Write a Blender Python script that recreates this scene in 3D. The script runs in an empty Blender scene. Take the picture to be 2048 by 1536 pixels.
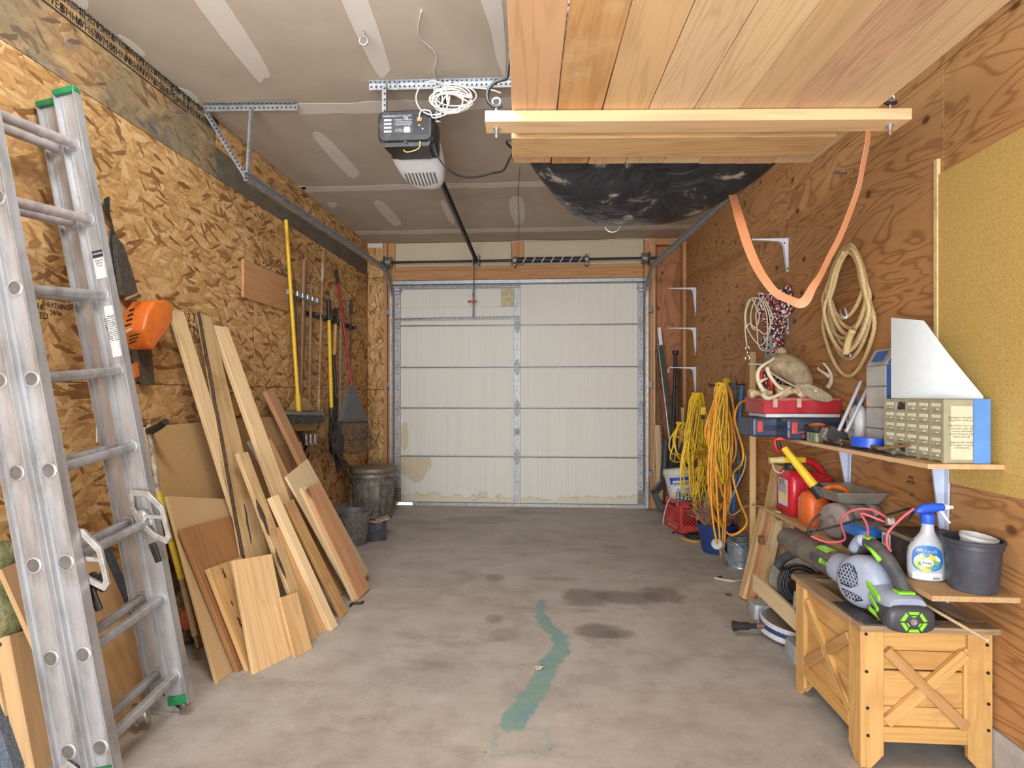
import bpy, bmesh, math, random
from mathutils import Vector, Matrix
SC = bpy.context.scene
COL = SC.collection
V = Vector
# ---------------------------------------------------------------- camera, world, lights, exposure
F, CX, HY, CAMH = 1130.0, 1024.0, 788.0, 1.23       # focal length in pixels, principal column, horizon row, eye height
TH = math.atan(77/1130.0)
CT, ST = math.cos(TH), math.sin(TH)
cam = bpy.data.cameras.new('camera'); camo = bpy.data.objects.new('camera', cam); COL.objects.link(camo)
camo.location = (0, 0, CAMH); camo.rotation_euler = (math.pi/2, 0, TH)
cam.sensor_width = 36; cam.lens = 36*F/2048; cam.shift_y = 20/2048; cam.clip_start = 0.05
SC.camera = camo
w = bpy.data.worlds.new('world'); SC.world = w; w.use_nodes = True
bg = w.node_tree.nodes['Background']; bg.inputs[0].default_value = (0.86, 0.92, 1.0, 1); bg.inputs[1].default_value = 1.5
SC.view_settings.view_transform = 'Standard'; SC.view_settings.look = 'None'
SC.view_settings.gamma = 1; SC.view_settings.use_curve_mapping = False
SC.view_settings.exposure = 0.08
def area_light(name, loc, rot, sx, sy, power, col):
    l = bpy.data.lights.new(name, 'AREA'); l.shape = 'RECTANGLE'; l.size = sx; l.size_y = sy; l.energy = power; l.color = col
    o = bpy.data.objects.new(name, l); COL.objects.link(o); o.location = loc; o.rotation_euler = rot
    return o
area_light('daylight_opening', (-1.2, -6.0, 1.9), (math.radians(88), 0, math.radians(-6)), 6.0, 4.0, 400, (0.88, 0.94, 1.0))
area_light('upward_fill', (-0.7, -2.4, 0.25), (math.radians(140), 0, math.radians(-8)), 3.6, 1.6, 70, (0.97, 0.98, 1.0))  # added fill facing up, brightens the rack underside and near ceiling
area_light('far_end_fill', (-0.75, 1.25, 2.78), (math.radians(62), 0, math.radians(-4)), 1.1, 0.2, 45, (0.92, 0.96, 1.0))  # unseen lamp added to even out the dim door end
sun = bpy.data.lights.new('sun', 'SUN'); sun.energy = 6; sun.angle = .01; suno = bpy.data.objects.new('sun', sun); COL.objects.link(suno); suno.rotation_euler = (math.radians(-50), 0, math.radians(8))
area_light('ceiling_fill', (-0.5, -1.0, 1.0), (math.radians(122), 0, math.radians(-3)), 1.8, 1.2, 96, (0.92, 0.96, 1.0))  # added fill behind the camera, tilted up to lift the far ceiling

# ---------------------------------------------------------------- measuring: a picture point on a plane of the room
def ray(x, y):
    u = (x-CX)/F
    return V((CT*u-ST, ST*u+CT, (HY-y)/F))
def P(x, y, X=None, Y=None, Z=None):
    a = ray(x, y)
    t = X/a.x if X is not None else Y/a.y if Y is not None else (Z-CAMH)/a.z
    return V((a.x*t, a.y*t, a.z*t+CAMH))
XL, XR, YF, ZC = -2.038, 1.438, 6.166, 2.911

# ---------------------------------------------------------------- objects
def thing(name, label, cat, loc=(0,0,0), group=None):
    o = bpy.data.objects.new(name, None); COL.objects.link(o); o.empty_display_size = 0.05
    o.location = loc; o['label'] = label; o['category'] = cat
    if group: o['group'] = group
    o.matrix_basis = Matrix.Translation(V(loc))
    o['_w'] = 1
    WORLD[o.name] = Matrix.Translation(V(loc))
    return o
WORLD = {}
def tag(o, label, cat, group=None):
    o['label'] = label; o['category'] = cat
    if group: o['group'] = group
    return o
def structure(o):
    o['kind'] = 'structure'; return o
def link(name, me, M=None, parent=None):
    o = bpy.data.objects.new(name, me); COL.objects.link(o)
    M = M or Matrix.Identity(4)
    WORLD[o.name] = M
    if parent is not None:
        o.parent = parent
        o.matrix_basis = WORLD[parent.name].inverted() @ M
    else:
        o.matrix_basis = M
    return o
def frame(o, x, y):
    x = V(x).normalized(); z = x.cross(V(y)).normalized(); y = z.cross(x)
    M = Matrix.Identity(4)
    for i in range(3):
        M[i][0], M[i][1], M[i][2], M[i][3] = x[i], y[i], z[i], V(o)[i]
    return M
def perp(d):
    d = V(d).normalized()
    a = V((0,0,1)) if abs(d.z) < 0.9 else V((1,0,0))
    x = d.cross(a).normalized()
    return x, d.cross(x).normalized()
def smooth_path(pts, n=6, closed=False):
    pts = [V(p) for p in pts]; out = []
    m = len(pts); rng = range(m) if closed else range(m-1)
    for i in rng:
        if closed: p0, p1, p2, p3 = pts[i-1], pts[i], pts[(i+1) % m], pts[(i+2) % m]
        else: p0, p1, p2, p3 = pts[max(i-1,0)], pts[i], pts[i+1], pts[min(i+2,m-1)]
        for k in range(n):
            t = k/n
            out.append(0.5*((2*p1)+(p2-p0)*t+(2*p0-5*p1+4*p2-p3)*t*t+(3*p1-p0-3*p2+p3)*t**3))
    if not closed: out.append(pts[-1])
    return out
class MB:
    """collects shapes in world space; build() links them as one mesh object"""
    def __init__(s): s.bm = bmesh.new()
    def hull(s, pts, faces):
        vs = [s.bm.verts.new(p) for p in pts]
        for f in faces:
            try: s.bm.faces.new([vs[i] for i in f])
            except ValueError: pass
        return s
    def box(s, a, b):
        x0,y0,z0 = a; x1,y1,z1 = b
        return s.hull([(x0,y0,z0),(x1,y0,z0),(x1,y1,z0),(x0,y1,z0),(x0,y0,z1),(x1,y0,z1),(x1,y1,z1),(x0,y1,z1)],
                      [(0,3,2,1),(4,5,6,7),(0,1,5,4),(1,2,6,5),(2,3,7,6),(3,0,4,7)])
    def obox(s, c, x, y, z):
        c,x,y,z = V(c),V(x),V(y),V(z)
        return s.hull([c-x-y-z,c+x-y-z,c+x+y-z,c-x+y-z,c-x-y+z,c+x-y+z,c+x+y+z,c-x+y+z],
                      [(0,3,2,1),(4,5,6,7),(0,1,5,4),(1,2,6,5),(2,3,7,6),(3,0,4,7)])
    def bar(s, a, b, wv, w, t):
        a,b = V(a),V(b); d = (b-a); x = d.normalized(); y = (V(wv)-x*x.dot(V(wv))).normalized(); z = x.cross(y)
        return s.obox((a+b)/2, d/2, y*w/2, z*t/2)
    def prism(s, poly, vec):
        poly = [V(p) for p in poly]; vec = V(vec); n = len(poly)
        a = [s.bm.verts.new(p) for p in poly]; b = [s.bm.verts.new(p+vec) for p in poly]
        s.bm.faces.new(a[::-1]); s.bm.faces.new(b)
        for i in range(n): s.bm.faces.new((a[i], a[(i+1)%n], b[(i+1)%n], b[i]))
        return s
    def ringprism(s, outer, inner, vec):
        o = [V(p) for p in outer]; q = [V(p) for p in inner]; vec = V(vec); n = len(o)
        A=[s.bm.verts.new(p) for p in o]; B=[s.bm.verts.new(p) for p in q]
        C=[s.bm.verts.new(p+vec) for p in o]; D=[s.bm.verts.new(p+vec) for p in q]
        for i in range(n):
            j=(i+1)%n
            for f in ((A[i],B[i],B[j],A[j]),(C[i],C[j],D[j],D[i]),(A[i],A[j],C[j],C[i]),(B[i],D[i],D[j],B[j])): s.bm.faces.new(f)
        return s
    def loft(s, rings, cap=True, closed=True):
        R = [[s.bm.verts.new(p) for p in r] for r in rings]; n = len(R[0])
        for a,b in zip(R, R[1:]):
            for i in range(n if closed else n-1):
                try: s.bm.faces.new((a[i], a[(i+1)%n], b[(i+1)%n], b[i]))
                except ValueError: pass
        if cap and closed:
            for r in (R[0][::-1], R[-1]):
                try: s.bm.faces.new(r)
                except ValueError: pass
        return s
    def tube(s, pts, r, n=6, cap=True, flat=1.0, up=None):
        pts = [V(p) for p in pts]
        q = [pts[0]]
        for p in pts[1:]:
            if (p-q[-1]).length > 1e-5: q.append(p)
        pts = q
        if len(pts) < 2: return s
        m = len(pts); rr = r if isinstance(r, (list, tuple)) else [r]*m
        if len(rr) != m: rr = [rr[0]+(rr[-1]-rr[0])*i/(m-1) for i in range(m)]
        d0 = (pts[1]-pts[0]).normalized(); x = perp(d0)[0] if up is None else (V(up)-d0*d0.dot(V(up))).normalized()
        rings = []
        for i,p in enumerate(pts):
            d = (pts[min(i+1,m-1)]-pts[max(i-1,0)]).normalized()
            x = (x-d*d.dot(x))
            x = x.normalized() if x.length > 1e-6 else perp(d)[0]
            y = d.cross(x)
            rings.append([p+(x*math.cos(2*math.pi*k/n)+y*math.sin(2*math.pi*k/n)*flat)*rr[i] for k in range(n)])
        return s.loft(rings, cap)
    def cyl(s, a, b, r, r2=None, n=16): return s.tube([a,b],[r, r if r2 is None else r2], n)
    def lathe(s, prof, base, n=28, axis=(0,0,1), cap=True, sx=1.0, sy=1.0, xdir=None):
        ax = V(axis).normalized()
        if xdir is not None: x = (V(xdir)-ax*ax.dot(V(xdir))).normalized(); y = ax.cross(x)
        elif abs(ax.z) > .999: x, y = V((1,0,0)), V((0,1,0))*(1 if ax.z>0 else -1)
        else: x, y = perp(ax)
        b = V(base)
        rings = [[b+ax*z+(x*math.cos(2*math.pi*k/n)*sx+y*math.sin(2*math.pi*k/n)*sy)*max(r,1e-4) for k in range(n)] for r,z in prof]
        return s.loft(rings, cap)
    def ball(s, c, r, n=10, m=7, squash=(1,1,1)):
        rings = [[V(c)+V((math.cos(2*math.pi*k/n)*math.sin(a)*r*squash[0], math.sin(2*math.pi*k/n)*math.sin(a)*r*squash[1], -math.cos(a)*r*squash[2])) for k in range(n)]
                 for a in [max(1e-3,min(math.pi-1e-3,math.pi*i/m)) for i in range(m+1)]]
        return s.loft(rings, True)
    def build(s, name, mat, parent=None, M=None, bevel=0, smooth=None, seg=1, jitter=0):
        bm = s.bm
        bmesh.ops.recalc_face_normals(bm, faces=bm.faces)
        if bevel:
            es = [e for e in bm.edges if len(e.link_faces)==2 and e.calc_face_angle(0) > 0.5]
            try: bmesh.ops.bevel(bm, geom=es, offset=bevel, segments=seg, affect='EDGES', profile=0.5)
            except Exception: pass
        if M is None:
            M = WORLD[parent.name] if parent is not None else Matrix.Identity(4)
        bm.transform(M.inverted())
        me = bpy.data.meshes.new(name); bm.to_mesh(me); bm.free()
        if smooth is not None:
            for p in me.polygons: p.use_smooth = True
            if smooth < 180:
                try: me.set_sharp_from_angle(angle=math.radians(smooth))
                except Exception: pass
        me.materials.append(mat)
        return link(name, me, M, parent)
def plank(name, A, B, wv, wd, th, mat, parent=None, bevel=0.002):
    """a board from A to B; its grain runs along its own X"""
    A,B = V(A),V(B); M = frame(A, B-A, wv)
    b = MB(); b.bar(A,B,wv,wd,th)
    return b.build(name, mat, parent, M=M, bevel=bevel)
def ground(o, loc=None):
    return o
# ---------------------------------------------------------------- materials
def lin(c):
    return tuple((v/12.92 if v <= .04045 else ((v+.055)/1.055)**2.4) for v in [x/255 for x in c]) + (1.0,)
class NG:
    def __init__(s, name):
        s.m = bpy.data.materials.new(name); s.m.use_nodes = True; s.t = s.m.node_tree; s.n = s.t.nodes
        s.b = s.n['Principled BSDF']
    def put(s, node, sock, v):
        i = node.inputs[sock]
        if isinstance(v, bpy.types.NodeSocket): s.t.links.new(v, i)
        elif isinstance(v, (tuple, list)) and len(v) == 3 and i.type == 'RGBA': i.default_value = lin(v)
        else: i.default_value = v
    def new(s, typ, **kw):
        x = s.n.new(typ)
        for k,v in kw.items(): setattr(x,k,v)
        return x
    def coord(s, kind='Object', rand=0.0):
        c = s.new('ShaderNodeTexCoord').outputs[kind]
        if rand:
            r = s.new('ShaderNodeObjectInfo').outputs['Random']
            m = s.new('ShaderNodeVectorMath', operation='SCALE'); m.inputs[0].default_value = (7.1, 13.7, 3.3); s.put(m,'Scale', s.math('MULTIPLY', r, rand))
            a = s.new('ShaderNodeVectorMath', operation='ADD'); s.put(a,0,c); s.put(a,1,m.outputs[0]); c = a.outputs[0]
        return c
    def map(s, vec, scale=(1,1,1), rot=(0,0,0), loc=(0,0,0)):
        m = s.new('ShaderNodeMapping'); s.put(m,'Vector',vec); m.inputs['Scale'].default_value = scale
        m.inputs['Rotation'].default_value = rot; m.inputs['Location'].default_value = loc
        return m.outputs[0]
    def noise(s, vec, scale=5, detail=3, rough=.5, dist=0):
        x = s.new('ShaderNodeTexNoise'); s.put(x,'Vector',vec); x.inputs['Scale'].default_value = scale
        x.inputs['Detail'].default_value = detail; x.inputs['Roughness'].default_value = rough; x.inputs['Distortion'].default_value = dist
        return x.outputs[0]
    def voro(s, vec, scale=5, feature='F1', dim='3D', rnd=1.0):
        x = s.new('ShaderNodeTexVoronoi', feature=feature, voronoi_dimensions=dim); s.put(x,'Vector',vec); x.inputs['Scale'].default_value = scale
        x.inputs['Randomness'].default_value = rnd
        return x
    def math(s, op, a, b=0.0, c=0.0, clamp=False):
        x = s.new('ShaderNodeMath', operation=op, use_clamp=clamp); s.put(x,0,a); s.put(x,1,b); s.put(x,2,c)
        return x.outputs[0]
    def vmath(s, op, a, b=(0,0,0)):
        x = s.new('ShaderNodeVectorMath', operation=op); s.put(x,0,a)
        if not isinstance(b, bpy.types.NodeSocket) and len(b)==3: x.inputs[1].default_value = b
        else: s.put(x,1,b)
        return x.outputs['Value'] if op in ('LENGTH','DOT_PRODUCT','DISTANCE') else x.outputs[0]
    def sep(s, v):
        x = s.new('ShaderNodeSeparateXYZ'); s.put(x,0,v); return x.outputs
    def comb(s, a, b, c=0.0):
        x = s.new('ShaderNodeCombineXYZ'); s.put(x,0,a); s.put(x,1,b); s.put(x,2,c); return x.outputs[0]
    def ramp(s, fac, stops, interp='LINEAR'):
        x = s.new('ShaderNodeValToRGB'); s.put(x,0,fac); e = x.color_ramp.elements; x.color_ramp.interpolation = interp
        while len(e) < len(stops): e.new(0.5)
        for i,(p,c) in enumerate(stops):
            e[i].position = p; e[i].color = lin(c) if isinstance(c,(tuple,list)) else (c,c,c,1)
        return x.outputs[0]
    def step(s, v, lo, hi):
        x = s.new('ShaderNodeMapRange', interpolation_type='SMOOTHSTEP'); s.put(x,0,v); s.put(x,1,lo); s.put(x,2,hi)
        return x.outputs[0]
    def mix(s, fac, a, b, blend='MIX'):
        x = s.new('ShaderNodeMix', data_type='RGBA', blend_type=blend); s.put(x,0,fac)
        for k,v in ((6,a),(7,b)):
            if isinstance(v,(tuple,list)) and len(v)==3: x.inputs[k].default_value = lin(v)
            else: s.put(x,k,v)
        return x.outputs[2]
    def bump(s, h, strength=.2, dist=.01):
        x = s.new('ShaderNodeBump'); s.put(x,'Height',h); x.inputs['Strength'].default_value = strength; x.inputs['Distance'].default_value = dist
        s.t.links.new(x.outputs[0], s.b.inputs['Normal'])
    def done(s, col, rough=.6, metal=0.0, spec=None, **kw):
        s.put(s.b,'Base Color',col); s.put(s.b,'Roughness',rough); s.put(s.b,'Metallic',metal)
        if spec is not None: s.b.inputs['Specular IOR Level'].default_value = spec
        for k,v in kw.items(): s.put(s.b,k,v)
        return s.m
CACHE = {}
def plain(name, col, rough=.5, metal=0.0, var=0.12, scale=30, dirt=None, dirt_amt=.4, **kw):
    """one colour with a little mottling, and wear in a second colour"""
    key = ('plain', name)
    if key in CACHE: return CACHE[key]
    g = NG(name); c = g.coord('Object', 1.0); n = g.noise(c, scale, 4, .6)
    d = tuple(max(0,int(v*(1-var))) for v in col); l = tuple(min(255,int(v*(1+var*.6))) for v in col)
    o = g.ramp(n, [(.3,d),(.7,l)])
    if dirt:
        n2 = g.noise(c, scale*.35, 6, .7)
        o = g.mix(g.math('MULTIPLY', g.step(n2,.48,.72), dirt_amt), o, dirt)
    CACHE[key] = g.done(o, rough, metal, **kw); return CACHE[key]
def wood(name, light, dark, ring=26, streak=.5, rough=.62, knots=True, knotcol=(105,66,36), stain=None):
    key = ('wood', name)
    if key in CACHE: return CACHE[key]
    g = NG(name); c = g.coord('Object', 1.0)
    v = g.map(c, (.6, 7.0, 7.0))
    n1 = g.noise(v, 1.6, 2, .45, .35)
    rings = g.math('SINE', g.math('MULTIPLY', n1, float(ring)*1.7))
    rings = g.math('MULTIPLY_ADD', rings, .5, .5)
    fine = g.noise(g.map(c, (3, 95, 95)), 1.5, 3, .6)
    slow = g.noise(g.map(c, (.8, 2.5, 2.5)), 1.2, 2)
    f = g.math('ADD', g.math('MULTIPLY', g.math('POWER', rings, 2.5), .34), g.math('MULTIPLY', g.math('SUBTRACT', fine, .5), streak*2.2))
    f = g.math('ADD', f, g.math('MULTIPLY', g.math('SUBTRACT', slow, .45), 1.3), clamp=True)
    dk = tuple(int(v*.92) for v in dark)
    col = g.mix(f, light, dk)
    if knots:
        kv = g.voro(g.map(c, (2.3, 5.0, 5.0)), 1.0)
        sel = g.step(g.sep(kv.outputs['Color'])[0], .60, .62)
        kd = kv.outputs['Distance']
        k = g.math('MULTIPLY', g.math('SUBTRACT', 1.0, g.step(kd, .06, .16)), sel)
        col = g.mix(g.math('MULTIPLY', k, .75), col, knotcol)
    if stain:
        s_ = g.noise(c, 3.5, 5, .65)
        col = g.mix(g.math('MULTIPLY', g.step(s_, .5, .68), .6), col, stain)
    g.bump(fine, .12, .004)
    CACHE[key] = g.done(col, rough, spec=.3); return CACHE[key]
def osb_nodes(g, c):
    """overlapping long strands lying at several angles, thin dark ones among them"""
    stops = [(0,(140,102,60)),(.12,(170,126,78)),(.3,(190,146,92)),(.55,(200,158,104)),(.8,(210,172,120)),(1,(218,188,142))]
    warp = g.new('ShaderNodeTexNoise'); g.put(warp,'Vector',c); warp.inputs['Scale'].default_value = 55; warp.inputs['Detail'].default_value = 3
    wv = g.vmath('SCALE', g.vmath('SUBTRACT', warp.outputs['Color'], (.5,.5,.5)), (0,0,0)); wv.node.inputs['Scale'].default_value = .016
    cc = g.vmath('ADD', c, wv)
    col = None
    for i,(ang,sx,sy,cut,dk) in enumerate(((.1,9,26,0,0),(.6,8,26,.5,0),(-.5,7.5,24,.5,0),(.25,10,36,.55,0),(-.2,9,33,.55,0),(1.1,9,34,.8,0),(-.9,10,38,.8,0),(.05,12,60,.8,0),(.3,12,62,.93,1),(-.5,12,58,.94,1),(-.1,10,44,.95,1),(.9,13,64,.955,1))):
        r = g.map(cc, (1,1,1), (0,0,ang), (i*.37,i*.19,0))
        v = g.map(r, (sx,sy,1))
        vo = g.voro(v, 1.0, dim='2D', rnd=.95)
        sc = g.sep(vo.outputs['Color'])
        tone = g.math('ADD', g.math('MULTIPLY', sc[0], .72), g.math('MULTIPLY', g.noise(g.map(r,(5,150,1)),1.5,2), .42))
        k = g.ramp(g.math('SUBTRACT', tone, .06), stops if not dk else [(0,(116,78,44)),(.6,(144,102,62)),(1,(166,124,80))])
        edge = g.step(vo.outputs['Distance'], .42, .8)
        k = g.mix(g.math('MULTIPLY', edge, .42), k, (112,76,42))
        col = k if col is None else g.mix(g.step(sc[1], cut, cut+.01), col, k)
    return col
def osb(name, paint=None):
    g = NG(name); c = g.coord('Object', 1.0)
    col = osb_nodes(g, c)
    if paint == 'green':
        o = g.coord('Object'); big = g.noise(o, 1.7, 3, .6); n2 = g.noise(o, 5, 4, .6)
        col = g.mix(.30, col, (78,82,72))
        tone = g.ramp(n2, [(.3,(60,74,84)),(.5,(86,98,92)),(.7,(108,114,96))])
        col = g.mix(g.math('MULTIPLY', g.step(big,.36,.58), .5), col, tone)
        blu = g.noise(g.map(o,(1,1,1),(0,0,0),(4,2,1)), 3.2, 3, .6)
        col = g.mix(g.math('MULTIPLY', g.step(blu,.56,.7), .55), col, (70,88,112))
    if paint == 'grey':
        o = g.coord('Object'); n2 = g.noise(o, 4, 4, .6)
        s_ = g.sep(o)
        m = g.math('SUBTRACT', 1.0, g.step(s_[1], .0, .02))
        col = g.mix(g.math('MULTIPLY', m, .88), col, g.ramp(n2, [(.3,(66,68,68)),(.55,(88,88,80)),(.75,(74,84,92))]))
    g.bump(g.noise(g.map(c,(20,60,1)),1,3),.25,.004)
    return g.done(col, .68, spec=.25)
def plywood(name, a=(182,134,86), b=(126,82,46), ring=105, red=0.0):
    g = NG(name); c = g.coord('Object', 1.0)
    v = g.map(c, (.9, 4.2, 1))
    n = g.noise(v, 1.0, 3, .5, .7)
    rings = g.math('MULTIPLY_ADD', g.math('SINE', g.math('MULTIPLY', n, float(ring))), .5, .5)
    fine = g.noise(g.map(c, (4, 70, 1)), 1.4, 3, .6); slow = g.noise(c, 2.2, 4, .6)
    f = g.math('ADD', g.math('MULTIPLY', g.math('POWER', rings, 4.0), .62), g.math('MULTIPLY', g.math('SUBTRACT', fine, .45), .5))
    f = g.math('ADD', f, g.math('MULTIPLY', g.math('SUBTRACT', slow, .5), .9), clamp=True)
    col = g.mix(f, a, b)
    kv = g.voro(g.map(c,(4.2,6.0,1)), 1.0, dim='2D')
    k = g.math('MULTIPLY', g.math('SUBTRACT', 1.0, g.step(kv.outputs['Distance'], .045, .14)), g.step(g.sep(kv.outputs['Color'])[1], .62, .64))
    col = g.mix(g.math('MULTIPLY', k, .85), col, (78,46,22))
    scuff = g.noise(g.map(c,(1,1,1),(0,0,.6)), 7, 6, .75)
    col = g.mix(g.math('MULTIPLY', g.step(scuff,.68,.76), .45), col, (200,178,150))
    g.bump(fine, .1, .003)
    return g.done(col, .6, spec=.3)
def segdist(g, xy, a, b):
    """distance in the floor plane to the segment a-b"""
    ax,ay = a; dx,dy = b[0]-ax, b[1]-ay; L2 = dx*dx+dy*dy
    x,y = xy
    px = g.math('SUBTRACT', x, ax); py = g.math('SUBTRACT', y, ay)
    t = g.math('DIVIDE', g.math('ADD', g.math('MULTIPLY', px, dx), g.math('MULTIPLY', py, dy)), L2, clamp=True)
    qx = g.math('SUBTRACT', px, g.math('MULTIPLY', t, dx)); qy = g.math('SUBTRACT', py, g.math('MULTIPLY', t, dy))
    return g.math('SQRT', g.math('ADD', g.math('MULTIPLY', qx, qx), g.math('MULTIPLY', qy, qy)))
def concrete():
    g = NG('concrete_floor'); c = g.coord('Object'); s_ = g.sep(c); xy = (s_[0], s_[1])
    big = g.noise(c, .9, 4, .6); mid = g.noise(c, 5, 5, .65); fine = g.noise(c, 60, 4, .7); sp = g.noise(g.map(c,(1,2.2,1)), 2.2, 6, .68)
    col = g.ramp(g.math('ADD', g.math('MULTIPLY', big, .5), g.math('MULTIPLY', mid, .5)), [(.33,(148,138,128)),(.5,(172,163,153)),(.66,(186,179,171))])
    col = g.mix(g.math('MULTIPLY', g.step(fine,.45,.75), .16), col, (118,106,94))
    col = g.mix(g.math('MULTIPLY', g.step(sp,.52,.72), .5), col, (126,112,96))
    sp2 = g.noise(g.map(c,(1,1,1),(0,0,.5)), 14, 6, .75)
    col = g.mix(g.math('MULTIPLY', g.step(sp2,.56,.72), .35), col, (120,108,96)); col = g.mix(g.math('MULTIPLY', g.step(sp2,.44,.3), .3), col, (204,200,196))
    dots = g.voro(c, 9.0, dim='2D'); ds = g.math('MULTIPLY', g.math('SUBTRACT',1.0,g.step(dots.outputs['Distance'],.035,.085)), g.step(g.sep(dots.outputs['Color'])[0],.7,.72))
    col = g.mix(g.math('MULTIPLY', g.math('MULTIPLY', ds, g.step(sp,.5,.6)), .5), col, (112,94,74))
    wob = g.math('MULTIPLY', g.math('SUBTRACT', g.noise(c, 7, 5, .7), .5), .22)
    def blot(col, px, rx, ry, amt, tone=(98,88,78)):
        p = P(px[0], px[1], Z=0)
        dx = g.math('DIVIDE', g.math('SUBTRACT', s_[0], p.x), rx); dy = g.math('DIVIDE', g.math('SUBTRACT', s_[1], p.y), ry)
        d = g.math('SQRT', g.math('ADD', g.math('MULTIPLY',dx,dx), g.math('MULTIPLY',dy,dy)))
        d = g.math('ADD', d, g.math('MULTIPLY', wob, 6.0))
        return g.mix(g.math('MULTIPLY', g.math('SUBTRACT', 1.0, g.step(d, .55, 1.15)), amt), col, tone)
    for px,rx,ry,a in (((1170,1195),.17,.17,.62),((1255,1195),.22,.13,.6),((1325,1190),.14,.16,.58),((1195,1262),.13,.10,.66),((1240,1268),.10,.07,.5),((990,1155),.09,.08,.45),
                       ((990,1238),.06,.07,.42),((1010,1270),.09,.09,.32),((1105,1158),.2,.05,.28),((845,1045),.35,.12,.3),((960,1040),.4,.2,.28),((1230,1095),.12,.08,.28),((1050,1025),.5,.08,.25)):
        col = blot(col, px, rx, ry, a)
    # a run of spilled blue-green paint
    wob2 = g.math('MULTIPLY', g.math('SUBTRACT', g.noise(c, 22, 4, .6), .5), .07)
    run = [((1083,1203),.012),((1082,1232),.035),((1098,1255),.035),((1120,1272),.038),((1122,1302),.042),((1096,1330),.05),((1088,1352),.034),((1076,1375),.05),((1052,1408),.05),((1024,1446),.05)]
    m = None
    for (p0,r0),(p1,r1) in zip(run, run[1:]):
        a,b = P(*p0,Z=0), P(*p1,Z=0)
        d = g.math('SUBTRACT', g.math('ADD', segdist(g, xy, (a.x,a.y), (b.x,b.y)), wob2), (r0+r1)/2)
        m = d if m is None else g.math('MINIMUM', m, d)
    mk = g.math('SUBTRACT', 1.0, g.step(m, -.008, .010))
    tone = g.ramp(g.noise(c,9,4,.6), [(.35,(86,140,146)),(.6,(108,150,138)),(.8,(136,152,138))])
    col = g.mix(g.math('MULTIPLY', mk, .74), col, tone)
    tr = [(1010,1452),(1092,1460),(1100,1490),(1080,1502),(985,1512),(992,1452)]
    m = None
    for p0,p1 in list(zip(tr, tr[1:])) + [((1088,1362),(1120,1378)),((1120,1378),(1123,1392))]:
        a,b = P(*p0,Z=0), P(*p1,Z=0)
        d = g.math('ADD', segdist(g, xy, (a.x,a.y), (b.x,b.y)), wob2)
        m = d if m is None else g.math('MINIMUM', m, d)
    mk = g.math('SUBTRACT', 1.0, g.step(m, .0, .022))
    col = g.mix(g.math('MULTIPLY', mk, .34), col, (116,150,140))
    a = P(1140+58,1141,Z=0)
    d = g.math('ADD', segdist(g, xy, (a.x-.03,a.y), (a.x+.03,a.y-.02)), g.math('MULTIPLY',wob2,.3))
    col = g.mix(g.math('MULTIPLY', g.math('SUBTRACT',1.0,g.step(d,.004,.02)), .55), col, (196,176,70))
    g.bump(g.math('ADD', fine, mid), .12, .004)
    return g.done(col, g.ramp(mid, [(.3,.5),(.7,.72)]), spec=.35)
def drywall(name, a, b):
    g = NG(name); c = g.coord('Object'); n = g.noise(c, 3, 4, .6); f = g.noise(c, 160, 2)
    col = g.ramp(n, [(.3,a),(.7,b)]); g.bump(f, .04, .002)
    return g.done(col, .85, spec=.2)
def foam_panel():
    g = NG('foam_panel'); c = g.coord('Object'); s_ = g.sep(c)
    st = g.noise(g.map(c,(60,1,.6)), 1.0, 2, .5)
    col = g.mix(g.math('MULTIPLY', g.step(st,.45,.7), .35), (212,207,196), (196,190,178))
    big = g.noise(c, 2.2, 4, .6)
    col = g.mix(g.math('MULTIPLY', g.step(big,.55,.75), .35), col, (206,196,170))
    # water marks: tan tide lines low on the door and in its left corner
    ed = g.noise(c, 6, 5, .62)
    lvl = g.math('ADD', .10, g.math('MULTIPLY', g.math('SUBTRACT', ed, .5), .42))
    dz = g.math('SUBTRACT', s_[2], lvl)
    low = g.math('SUBTRACT', 1.0, g.step(dz, -.01, .012))
    col = g.mix(g.math('MULTIPLY', low, .5), col, (198,182,146))
    line = g.math('SUBTRACT', 1.0, g.step(g.math('ABSOLUTE', dz), .002, .012))
    col = g.mix(g.math('MULTIPLY', line, .45), col, (150,122,82))
    for (cx,cz,rx,rz,zlo,zhi) in ((-1.50,.49,.19,.23,0,.535),(-1.615,.75,.05,.17,.55,1.0)):
        dx = g.math('DIVIDE', g.math('SUBTRACT', s_[0], cx), rx); dy = g.math('DIVIDE', g.math('SUBTRACT', s_[2], cz), rz)
        d = g.math('ADD', g.math('SQRT', g.math('ADD', g.math('MULTIPLY',dx,dx), g.math('MULTIPLY',dy,dy))), g.math('MULTIPLY', g.math('SUBTRACT', ed,.5), .9))
        d = g.math('ADD', d, g.math('MULTIPLY', g.math('ADD', g.math('GREATER_THAN', s_[2], zhi), g.math('LESS_THAN', s_[2], zlo)), 9.0))
        col = g.mix(g.math('MULTIPLY', g.math('SUBTRACT',1.0,g.step(d,.86,.93)), .62), col, (186,164,120))
        col = g.mix(g.math('MULTIPLY', g.math('SUBTRACT',1.0,g.step(g.math('ABSOLUTE',g.math('SUBTRACT',d,.92)),.0,.03)), .5), col, (140,112,70))
    return g.done(col, .6, spec=.3)
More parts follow.
